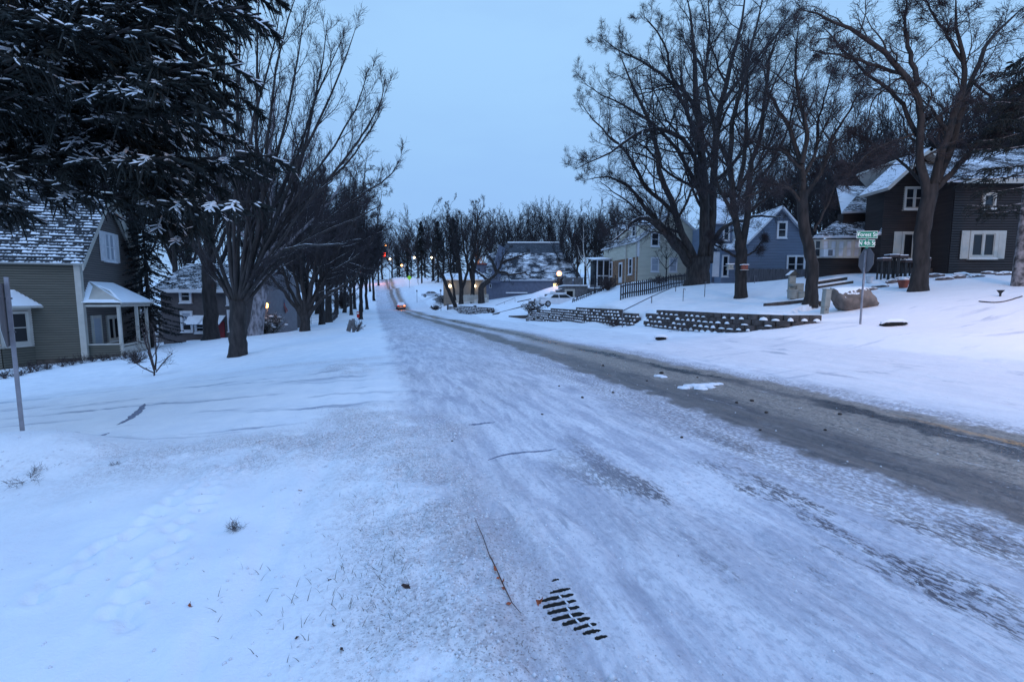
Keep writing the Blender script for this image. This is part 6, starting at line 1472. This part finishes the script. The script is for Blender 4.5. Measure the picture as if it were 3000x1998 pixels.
# ------------------------------------------------------------------ cars
def car(loc, rz, body, label, L=4.5, lights=None, name='parked_car', scale=1, snowcap=False):
    root = empty(name, loc, rz, label, 'car')
    prof = [(-L/2, .35), (-L/2+.05, .75), (-L/2+.25, .88), (-L*.28, .98), (-L*.17, 1.36), (L*.05, 1.42), (L*.2, 1.32), (L*.36, .98), (L/2-.15, .92), (L/2, .72), (L/2, .35)]
    mb = MB(); 
    def sl(y): k = 1.0; return [(x, y, z) for x, z in prof]
    low = [(-L/2, .3), (-L/2+.02, .72), (-L/2+.25, .86), (-L*.28, .93), (L*.38, .93), (L/2-.12, .88), (L/2, .7), (L/2, .3)]
    mb.prism(lambda y: [(x, y, z) for x, z in low], -.86, .86); mb.build('body', M[body], root, bevel=.07)
    cab = [(-L*.30, .90), (-L*.16, 1.38), (L*.06, 1.43), (L*.22, 1.33), (L*.39, .90)]
    mb = MB(); A = [(x, -.80+.16*(z-.9)/.5, z) for x, z in cab]; B = [(x, .80-.16*(z-.9)/.5, z) for x, z in cab]; n = 5
    mb.add(A+B, [tuple(range(n)), tuple(range(n, 2*n))[::-1]]+[(i, n+i, n+(i+1) % n, (i+1) % n) for i in range(n)]); cb = mb.build('cabin', M[body], root, bevel=.05)
    for sg in (-1, 1):
        for x0, x1, x2, x3 in ((-L*.24, -L*.14, -L*.02, -L*.02), (.0, .0, L*.19, L*.31)):
            mb = MB(); y0, y1 = sg*.805, sg*.68; mb.add([(x0, y0, .97), (x3, y0, .97), (x2, y1, 1.32), (x1, y1, 1.32)], [(0, 1, 2, 3)]); mb.build('side_window', M['pane_dark'], cb)
    for x in (-L*.31, L*.31):
        for sg in (-1, 1):
            mb = MB(); mb.lathe([(.2, -.1), (.32, -.09), (.33, .09), (.2, .1)], 18); w = mb.build('wheel', M['tyre'], root, smooth=False); w.rotation_euler = (PI/2, 0, 0); w.location = (x, sg*.80, .33)
            mb = MB(); mb.lathe([(.02, -.115), (.2, -.112), (.2, .112), (.02, .115)], 14); r_ = mb.build('rim', M['rim'], w)
    for sg in (-1, 1):
        mb = MB(); mb.box(-L/2-.02, -L/2+.03, sg*.62-.16, sg*.62+.16, .62, .78); mb.build('headlight', M['plastic'], root)
        mb = MB(); mb.box(L/2-.03, L/2+.02, sg*.62-.18, sg*.62+.18, .62, .84); mb.build('tail_light', M['tail'] if lights and sg > 0 else M['signred'], root)
    if snowcap:
        for x0, x1, z in ((-L*.16, L*.2, 1.42), (-L/2+.2, -L*.27, .93), (L*.37, L/2-.1, .92)):
            mb = MB(); mb.box(x0, x1, -.66, .66, z, z+.12); mb.build('snow_cap', M['snow'], root, bevel=.05)
    root.scale = (scale,)*3
    return root
p = at(1262, 108); car(p, math.radians(8), 'carwhite', 'pale car dusted with snow parked on the drive by the garage', 4.4)
p = at(1174, 93); o = car(p, math.radians(107+180), 'cardark', 'car driving up the road with an orange light at its rear', 4.5, True, 'driving_car'); o.rotation_euler = (0, 0, math.radians(-72.8))
plight((p.x+.9, p.y-3.0, p.z+.8), 60, (1, .35, .15), .2)
p = at(848, 60); car(p, math.radians(-6), 'cardark', 'dark car parked across the drive behind the flag', 4.6, scale=.9)
p = at(1630, 50); car(p, math.radians(20), 'carsnow', 'car buried under smooth snow in the drive below the garage', 4.6, snowcap=True)
p = at(1300, 100); car(p, math.radians(-20), 'carwhite', 'second snowy car nosed in against the dark bushes by the garage', 4.3)
# ------------------------------------------------------------------ flag
def flag():
    m, nt, b = newmat('flag_cloth'); g = G(nt); sep = g.n('ShaderNodeSeparateXYZ'); g.lk(g.uv(), sep.inputs[0])
    st = g.m('GREATER_THAN', g.m('FRACT', g.m('MULTIPLY', sep.outputs[1], 6.5)), .5)
    c = g.mix(st, (.45, .03, .04), (.62, .60, .62)); canton = g.m('MULTIPLY', g.m('LESS_THAN', sep.outputs[0], .4), g.m('GREATER_THAN', sep.outputs[1], .46))
    gx = g.m('SUBTRACT', g.m('FRACT', g.m('MULTIPLY', sep.outputs[0], 15)), .5); gy = g.m('SUBTRACT', g.m('FRACT', g.m('MULTIPLY', sep.outputs[1], 9.3)), .5)
    star = g.m('LESS_THAN', g.m('ADD', g.m('MULTIPLY', gx, gx), g.m('MULTIPLY', gy, gy)), .06)
    c = g.mix(canton, c, g.mix(star, (.03, .04, .16), (.6, .6, .6))); g.lk(c, b.inputs['Base Color']); b.inputs['Roughness'].default_value = .8
    o0 = Vector(PT(829, 873, 34)); root = empty('flag', o0, 0, 'stars and stripes flag hanging from a slanted pole by the grey house', 'flag')
    mb = MB(); mb.tube([(-1.3, .8, -.9), (0, 0, .05)], .02, 6); mb.build('pole', M['white'], root)
    n, k = 18, 10; me = bpy.data.meshes.new('cloth'); V = []; F_ = []
    for i in range(n+1):
        for j in range(k+1):
            a = i/n; bb_ = j/k       # a along fly (hanging down), b across hoist (along pole)
            V.append((-.62*bb_+.28*a+.03*math.sin(a*9+bb_*2), .38*bb_+.05*math.sin(a*7+bb_*4), .05-.42*bb_-1.05*a))
    for i in range(n):
        for j in range(k): F_.append((i*(k+1)+j, i*(k+1)+j+1, (i+1)*(k+1)+j+1, (i+1)*(k+1)+j))
    me.from_pydata(V, [], F_); uv = me.uv_layers.new(name='UVMap')
    for lp in me.loops: i, j = divmod(lp.vertex_index, k+1); uv.data[lp.index].uv = (i/n, 1-j/k)
    me.materials.append(m); me.polygons.foreach_set('use_smooth', [True]*len(me.polygons)); o = link('cloth', me, root)
    md = o.modifiers.new('s', 'SOLIDIFY'); md.thickness = .006
flag()
# ------------------------------------------------------------------ shrubs
def shrub(u, d, h, w, label, mat='shrub', seed=1, n=26, group=None, rmin=.006, name='bare_shrub', curl=.12, ang=40, snowcap=0):
    rng = np.random.default_rng(seed); p = at(u, d); root = empty(name, p, 0, label, 'shrub', group)
    a = rng.random(n)*2*PI; t = rng.random(n)**.7; m_ = 7; s = np.linspace(0, 1, m_)
    ex = np.cos(a)*t*w/2; ey = np.sin(a)*t*w/2; hz = h*(1-.45*t**2)*(.7+.35*rng.random(n))
    P = np.stack([ex[:, None]*s**1.1, ey[:, None]*s**1.1, hz[:, None]*s-.03], -1); P[:, 1:] += rng.normal(size=(n, m_-1, 3))*.03*h
    R = np.linspace(1, .4, m_)[None]*max(rmin*2, h*.008)*np.ones((n, 1)); parts = [tubes(P, R, 4)]
    p2, r2 = grow(P, R, 6, .2, 1, ang, .4, curl, .04, 5, .6, rmin, rng, .05); parts.append(tubes(p2, r2, 3))
    p3, r3 = grow(p2, r2, 4, .2, 1, ang, .5, curl, .03, 4, .7, rmin*.8, rng, .04); parts.append(tubes(p3, r3, 3))
    V, Q = merge(parts); link('branches', np_mesh('branches', V, Q), root, M[mat])
    if snowcap:
        mb = MB(); rg = random.Random(seed)
        for k in range(snowcap):
            i = rg.randrange(len(P)); c = P[i, -2]; mb.lathe([(.03*h, -.02*h), (.10*h, 0), (.08*h, .035*h), (.02*h, .05*h)], 7, (c[0], c[1], c[2]))
        mb.build('snow_tufts', M['snow'], root, smooth=True)
    return root
# multi-stem bare shrub by the road
hero((455,), [(457, 1103), (453, 1085), (450, 1072)], [([(452, 1085), (438, 1040), (425, 1000), (415, 960)], 0, .022, .006), ([(454, 1085), (440, 1030), (432, 990), (425, 950)], -.3, .022, .006), ([(456, 1085), (458, 1040), (455, 1000), (450, 960)], .3, .018, .006), ([(450, 1092), (415, 1075), (385, 1055)], -.2, .014, .005), ([(457, 1090), (480, 1060), (505, 1035)], 0, .012, .005)],
     14.8, 'small leafless shrub with reddish stems fanning out of the snow by the side street', 140, K=(3, 3, 2), lens=(.45, .5, .5), tr=(.022, .018), rmin=.004, name='leafless_shrub', bark='shrub', twigm='shrub')
bpy.data.objects['leafless_shrub']['category'] = 'shrub'
shrub(1562, 49, 1.5, 3.6, 'dark snow-tipped bush at the left end of the middle block wall', seed=2, n=60, rmin=.012, snowcap=8)
shrub(1780, 46, 1.6, 3.0, 'dark bush below the iron railing of the yellow house', seed=3, n=50, rmin=.012)
shrub(1047, 26.5, .75, 1.2, 'twiggy bush around the leaning board at the left roadside', seed=4, n=26)
shrub(1300, 98, 2.0, 5.5, 'low dark spreading bushes beside the beige garage', 'shrub_snow', 5, 70, rmin=.02)
shrub(1276, 86, 1.1, 2.6, 'small round bush on the verge below the white car', seed=6, n=50, rmin=.02)
shrub(1640, 72, 2.0, 3.0, 'reddish bush right behind the globe lamp', seed=7, n=50, rmin=.014)
shrub(800, 31.5, 1.6, 2.2, 'snow-tufted evergreen bush at the right corner of the grey house', 'shrub_snow', 8, 60, rmin=.012, snowcap=10)
shrub(775, 30, 1.1, 1.6, 'smaller snow-tufted bush in front of the corner bush', 'shrub_snow', 9, 50, rmin=.012, snowcap=8)
shrub(1008, 85, 4.6, 8.0, 'big round twiggy bush beyond the black fence on the left', seed=10, n=120, rmin=.02)
shrub(1800, 27, .5, 2.4, 'thin bare weeds in front of the middle block wall', seed=11, n=22, rmin=.006, group=None)
shrub(1700, 33, .6, 2.6, 'wispy bare weeds at the foot of the middle block wall', seed=12, n=22, rmin=.006)
shrub(1990, 19.5, .35, 2.0, 'few dry twigs poking out below the nearest block wall', seed=13, n=14, rmin=.004)
shrub(1930, 43, .9, 2.2, 'rusty low bush against the wall of the yellow house', seed=14, n=40, rmin=.01)
shrub(1650, 52, .5, 1.2, 'tuft of weeds in the snow near the hoop fence', seed=15, n=16, rmin=.008)
shrub(400, 18.5, .6, 1.0, 'dry bush at the corner of the porch', seed=16, n=34, rmin=.005)
# dry plant bed along house left: individual clumps
rs = random.Random(4)
for k in range(13):
    u = 20+k*31+rs.uniform(-8, 8); d = np.interp(u, [0, 120, 260, 420, 520], [15.5, 18, 20.2, 20.8, 22]); shrub(u, d, rs.uniform(.3, .55), rs.uniform(.7, 1.2), 'dry brown plant clump in the bed along the foot of the sage house', seed=30+k, n=18, group='dry plant clumps along the sage house', rmin=.004, name='dry_plant')
p = at(1036, 26.3); root = empty('roadside_board', p, 0, 'leaning grey board and short post in a bush at the left roadside', 'post')
mb = MB(); mb.box(-.08, .06, -.02, .1, -.1, .8); mb.build('post', M['concrete'], root); mb = MB(); mb.box(-.45, -.2, .0, .04, -.05, .65, M=Matrix.Rotation(.3, 4, 'Y')); mb.build('board', M['concrete'], root)
c = Vector(PT(1049, 922, 49.5)); root = empty('road_reflector', c, 0, 'small red reflector panel on the slender tree by the road', 'reflector'); mb = MB(); mb.box(-.14, .14, -.03, 0, -.35, .35); mb.build('panel', M['signred'], root, bevel=.02); mb = MB(); mb.box(-.1, .1, -.035, -.031, .06, .26); mb.build('stripe', M['lettering'], root)
p = at(1338, 78); p2 = at(1312, 78); mb = MB(); mb.box(-.15, .15, -.1, .1, 0, 1.2); o = mb.build('utility_marker', M['concrete']); o.location = p2; tag(o, 'short grey marker post left of the leaning tree stems', 'post')
p = at(795, 30.5); mb = MB(); mb.lathe([(.14, 0), (.2, .35), (.16, .36)], 12); 
# ------------------------------------------------------------------ near lawn: grass, leaves, twig, clods, chunks
def grass():
    rng = np.random.default_rng(8); Vs = []; Ts = []
    areas = [(1150, 1700, 260, 130, 170), (1000, 1750, 350, 180, 90), (1120, 1480, 200, 120, 30), (870, 1850, 300, 130, 40)]
    pts = []
    for cu0, cv0, su, sv, n in areas:
        u = rng.normal(cu0, su*.5, n); v = np.clip(rng.normal(cv0, sv*.55, n), 1330, 1990); pts += list(zip(u, v))
    for u, v in pts:
        if u > 1180: continue
        d = EYE*F/(v-876)*.97; x = (u-1500)*d/F; z = terr(x, d); h = rng.uniform(.02, .06); a = rng.uniform(0, 6.28); le = rng.uniform(.01, .05)
        b = np.array([x, d, z-.005]); s = np.array([math.cos(a), math.sin(a), 0])*.0018; l = np.array([math.sin(a)*le, math.cos(a)*le, h]); i = len(Vs)
        Vs += [b-s, b+s, b+l*.6+s*.7, b+l*.6-s*.7, b+l*np.array([1.3, 1.3, 1])]; Ts += [(i, i+1, i+2), (i, i+2, i+3), (i+3, i+2, i+4)]
    o = link('grass', np_mesh('grass', Vs, np.zeros((0, 4)), Ts), None, M['stalk']); tag(o, 'sparse dry grass blades poking through the near snow', 'grass', kind='stuff')
grass()
def uvground(u, v):
    d = EYE*F/(v-876)*.98
    for _ in range(3):
        x = (u-1500)*d/F; z = terr(x, d); d = (EYE-z)*F/(v-876)*.985
    x = (u-1500)*d/F; return Vector((x, d, terr(x, d)))
def leafobj(u, v, s, label, mat='leaf'):
    p = uvground(u, v); rg = random.Random(int(u*7+v)); mb = MB(); n = 7
    A = []
    for k in range(n): a = 2*PI*k/n; r = s*rg.uniform(.6, 1.1)*(1.3 if k % 2 else .8); A.append((r*math.cos(a), r*math.sin(a)*.6, s*.25*math.sin(a*2+1)+s*.3))
    c = [(0, 0, s*.1), (0, 0, s*.16)]; mb.add(A+[c[0]], [(k, (k+1) % n, n) for k in range(n)]); mb.tube([(0, 0, s*.15), (-s*1.1, s*.2, s*.6)], s*.06, 4)
    o = mb.build('dead_leaf', M[mat]); o.location = p; o.rotation_euler = (rg.uniform(-.6, .6), rg.uniform(-.6, .6), rg.uniform(0, 6)); tag(o, label, 'leaf'); return o
for u, v, s, lab in ((570, 1472, .035, 'curled dark leaf alone on the left snow, beyond the grass tuft'), (1168, 1750, .03, 'brown leaf at the edge of the gritty snow, right of the grass blades'), (940, 1878, .022, 'small dark leaf near the bottom of the lawn'), (963, 1960, .018, 'tiny leaf lowest on the lawn'), (855, 1447, .018, 'red berry-sized leaf beyond the grass tuft'), (495, 1815, .02, 'reddish leaf beside the groove in the snow'), (825, 1920, .018, 'purple-brown leaf at the bottom centre of the lawn'), (932, 1730, .016, 'tiny brown leaf among the grass blades'), (1583, 1806, .028, 'brown leaf stuck at the edge of the storm grate')): leafobj(u, v, s, lab, 'leaf_or' if u in (495, 1583, 855) else 'leaf')
shr = shrub(650, 5, .12, .16, 'dark tuft of dead stems sticking out of the near left snow', seed=50, n=9, rmin=.0012, name='dead_tuft', curl=.3); q = uvground(650, 1570); shr.location = q; shr.scale = (.7,)*3
shr = shrub(650, 5, .10, .5, 'bent dry stalks on the snow pile at the left edge', seed=51, n=7, rmin=.0012, name='dead_stalks', curl=.2); q = uvground(30, 1335); q.z = terr(q.x, q.y); shr.location = q
shr = shrub(650, 5, .08, .2, 'few broken stems beside the near left snowbank', seed=52, n=5, rmin=.001, name='broken_stems', curl=.3); shr.location = uvground(305, 1365); shr.scale = (.5,)*3
# red leafy twig by the grate
pts_ = [uvground(u, v) for u, v in ((1385, 1535), (1412, 1600), (1430, 1655), (1450, 1695), (1470, 1745), (1500, 1810), (1528, 1845))]
root = empty('fallen_twig', pts_[2], 0, 'thin fallen twig with rusty leaves lying in the gutter left of the grate', 'twig')
mb = MB(); mb.tube([tuple(q-pts_[2]+Vector((0, 0, .012))) for q in pts_], [.0015, .0025, .003, .0035, .0035, .0025, .0015], 5); mb.build('stem', M['leaf'], root)
rg = random.Random(2)
for k in range(9):
    q = pts_[2].lerp(pts_[5], k/8)-pts_[2]; s = rg.uniform(.010, .022); mb = MB(); a = rg.uniform(0, 6); mb.add([(q.x, q.y, q.z+.012), (q.x+s*math.cos(a), q.y+s*math.sin(a), q.z+.02), (q.x+s*1.8*math.cos(a+.4), q.y+s*1.8*math.sin(a+.4), q.z+.018), (q.x+s*math.cos(a+.9), q.y+s*math.sin(a+.9), q.z+.012)], [(0, 1, 2, 3)]); mb.build('leaf', M['leaf_or'], root)
for k, (u, v, sz_) in enumerate(((2010, 1136, .09), (2030, 1133, .11), (2052, 1131, .13), (2074, 1129, .12), (2096, 1127, .10), (2116, 1124, .07), (2062, 1138, .10), (2040, 1127, .08), (2090, 1134, .08), (1936, 1101, .09), (1950, 1103, .07))):
    q = uvground(u, v); rock((q.x, q.y, q.z+.0), sz_*1.3, sz_, sz_*.45, 400+k, 'small crust of clean snow lying between the bare wheel tracks', 'ice', 'snow crusts between the wheel tracks', 'snow_lump', .3)
# clods on the bare strip: individual ones that can be counted
rs = random.Random(12)
cl = [(1943, 1093, .09), (2170, 1180, .05), (2215, 1175, .06), (1800, 1150, .05), (2260, 1210, .05), (1770, 1070, .06), (2010, 1285, .04), (2245, 1262, .035), (1900, 1115, .04), (2050, 1105, .04), (2440, 1262, .04), (2480, 1215, .05), (1710, 1165, .05), (1640, 1130, .04), (1590, 1215, .035), (1320, 1295, .025)]
for k, (u, v, s) in enumerate(cl):
    q = uvground(u, v); rock((q.x, q.y, q.z+s*.2), s*.55, s*.45, s*.35, 200+k, 'dark dirt clod dropped along the bare wheel tracks of the road' if k else 'largest dark dirt clod, sitting on a patch of snow between the wheel tracks', 'clod', None if k == 0 else 'dirt clods along the wheel tracks', 'dirt_clod', 0)
    bpy.context.scene.collection.objects[-1]['category'] = 'clod'
M['thin_asphalt'] = plain('thin_asphalt', (.17, .19, .26), .8, .35, 30)
def scuff(px, w, label):
    P_ = [uvg(u, v) for u, v in px]; o0 = P_[0].copy(); rs = random.Random(int(px[0][0])); n = 26; top = []; bot = []
    P_ = [Vector(q) for q in resample([tuple(q) for q in P_], n)]
    for k in range(n):
        t = k/(n-1); d = (P_[min(k+1, n-1)]-P_[max(k-1, 0)]).normalized(); N_ = Vector((-d.y, d.x, 0)); ww = w*math.sin(PI*min(max(t, .02), .98))**.6
        a = P_[k]+N_*ww*rs.uniform(.5, 1.1); b = P_[k]-N_*ww*rs.uniform(.4, 1.0)
        top.append((a.x-o0.x, a.y-o0.y, terr(a.x, a.y)+.004-o0.z)); bot.append((b.x-o0.x, b.y-o0.y, terr(b.x, b.y)+.004-o0.z))
    V = top+bot+[(x, y, z-.01) for x, y, z in top+bot]; mb = MB(); mb.add(V, [(k, k+1, n+k+1, n+k) for k in range(n-1)]+[(2*n+k, 2*n+k+1, k+1, k) for k in range(n-1)]+[(n+k, n+k+1, 3*n+k+1, 3*n+k) for k in range(n-1)])
    o = mb.build('bare_patch', M['thin_asphalt']); o.location = o0; tag(o, label, 'bare patch')
scuff([(1430, 1346), (1480, 1330), (1550, 1322), (1630, 1314)], .022, 'long curved dark scrape in the packed snow beyond the storm grate')
scuff([(228, 1320), (270, 1292), (320, 1270)], .035, 'dark slanting crack mark nearest the stop sign in the side street')
scuff([(342, 1242), (380, 1225), (412, 1200), (424, 1182)], .06, 'dark wedge-shaped scrape farther along the side street')
scuff([(1372, 1246), (1400, 1243), (1450, 1238)], .03, 'short dark smudge in the middle of the near road')
def chunks():
    rng = np.random.default_rng(17); Vs = []; Ts = []; n = 2600; c = 0
    ico = np.array([(0, 0, 1), (.9, 0, .1), (0, .9, .1), (-.9, 0, .1), (0, -.9, .1), (0, 0, -.5)]); fc = np.array([(0, 1, 2), (0, 2, 3), (0, 3, 4), (0, 4, 1), (5, 2, 1), (5, 3, 2), (5, 4, 3), (5, 1, 4)])
    l = rng.normal(.1, .8, n*3); s = rng.uniform(-1, 7, n*3); l2 = rng.uniform(-5, 1, n); s2 = rng.normal(5.4, .5, n); l3 = rng.normal(3, 2, n); s3 = rng.uniform(-1, 10, n)
    l = np.r_[l, l2, l3]; s = np.r_[s, s2, s3]; x = l*TY+s*TX; y = -l*TX+s*TY
    k = (y > 1.2) & (np.hypot(x-GX, y-GY) > .45) & (rng.random(len(x)) < np.maximum(dirt_mask(l, s), .12)); x = x[k]; y = y[k]
    z = terr_smooth(x, y)+detail(x, y, np.hypot(x, y)); r = rng.uniform(.004, .014, len(x))*(1+.8*(rng.random(len(x)) > .97))
    V = ico[None]*r[:, None, None]*rng.uniform(.7, 1.3, (len(x), 6, 3))+np.stack([x, y, z], 1)[:, None]; T = (fc[None]+(np.arange(len(x))*6)[:, None, None]).reshape(-1, 3)
    o = link('snow_crumbs', np_mesh('snow_crumbs', V.reshape(-1, 3), np.zeros((0, 4)), T), None, M['ice']); tag(o, 'loose crumbs of ploughed snow scattered on the gutter and corner', 'snow crumbs', kind='stuff')
chunks()
# snow lump pile on the strip
# ------------------------------------------------------------------ sky, sun, camera
sc = bpy.context.scene
w = bpy.data.worlds.new('World'); sc.world = w; w.use_nodes = True; nt = w.node_tree; g = G(nt); bg = nt.nodes['Background']
SUN_EL, SUN_AZ = math.radians(12), math.radians(200)
sky = g.n('ShaderNodeTexSky', sky_type='NISHITA'); sky.sun_disc = False; sky.sun_elevation = SUN_EL; sky.sun_rotation = SUN_AZ
tc = g.n('ShaderNodeTexCoord').outputs['Generated']; sep = g.n('ShaderNodeSeparateXYZ'); g.lk(tc, sep.inputs[0])
cl_ = g.noise(g.scl(tc, (1.5, 1.5, 5)), 1.6, 5, .55)
grad = g.ss(sep.outputs[2], 0.02, .55)
col = g.mix(grad, (2.8, 5.1, 9.1), (3.85, 6.7, 10.3))
col = g.mix(g.ss(sep.outputs[2], .52, .85), col, (4.3, 8.4, 16.5))
col = g.mix(g.m('MULTIPLY', g.ss(cl_, .35, .7), .22), col, (2.7, 4.7, 9.0))
col = g.mix(g.ss(sep.outputs[1], .25, -.5, 0, .25), col, (3.6, 6.8, 13.5))
fin = g.mix(.90, sky.outputs[0], col)
g.lk(fin, bg.inputs[0]); bg.inputs[1].default_value = .10
sd = bpy.data.lights.new('sun', 'SUN'); sd.energy = .25; sd.angle = math.radians(35); sd.color = (1.0, .95, .90)
so = bpy.data.objects.new('sun', sd); C.objects.link(so); so.rotation_euler = (math.radians(50), 0, math.radians(180)-SUN_AZ+math.radians(0))
cam = bpy.data.cameras.new('camera'); cam.sensor_width = 36; cam.lens = F*36/3000; cam.clip_end = 3000; cam.clip_start = .05
co = bpy.data.objects.new('camera', cam); C.objects.link(co); co.location = (0, 0, EYE); co.rotation_euler = (PI/2-PITCH, 0, 0); sc.camera = co
sc.view_settings.view_transform = 'Standard'; sc.view_settings.look = 'None'; sc.view_settings.exposure = .08; sc.view_settings.gamma = 1
sc.cycles.use_denoising = True; sc.cycles.max_bounces = 5; sc.cycles.diffuse_bounces = 3; sc.cycles.use_adaptive_sampling = True
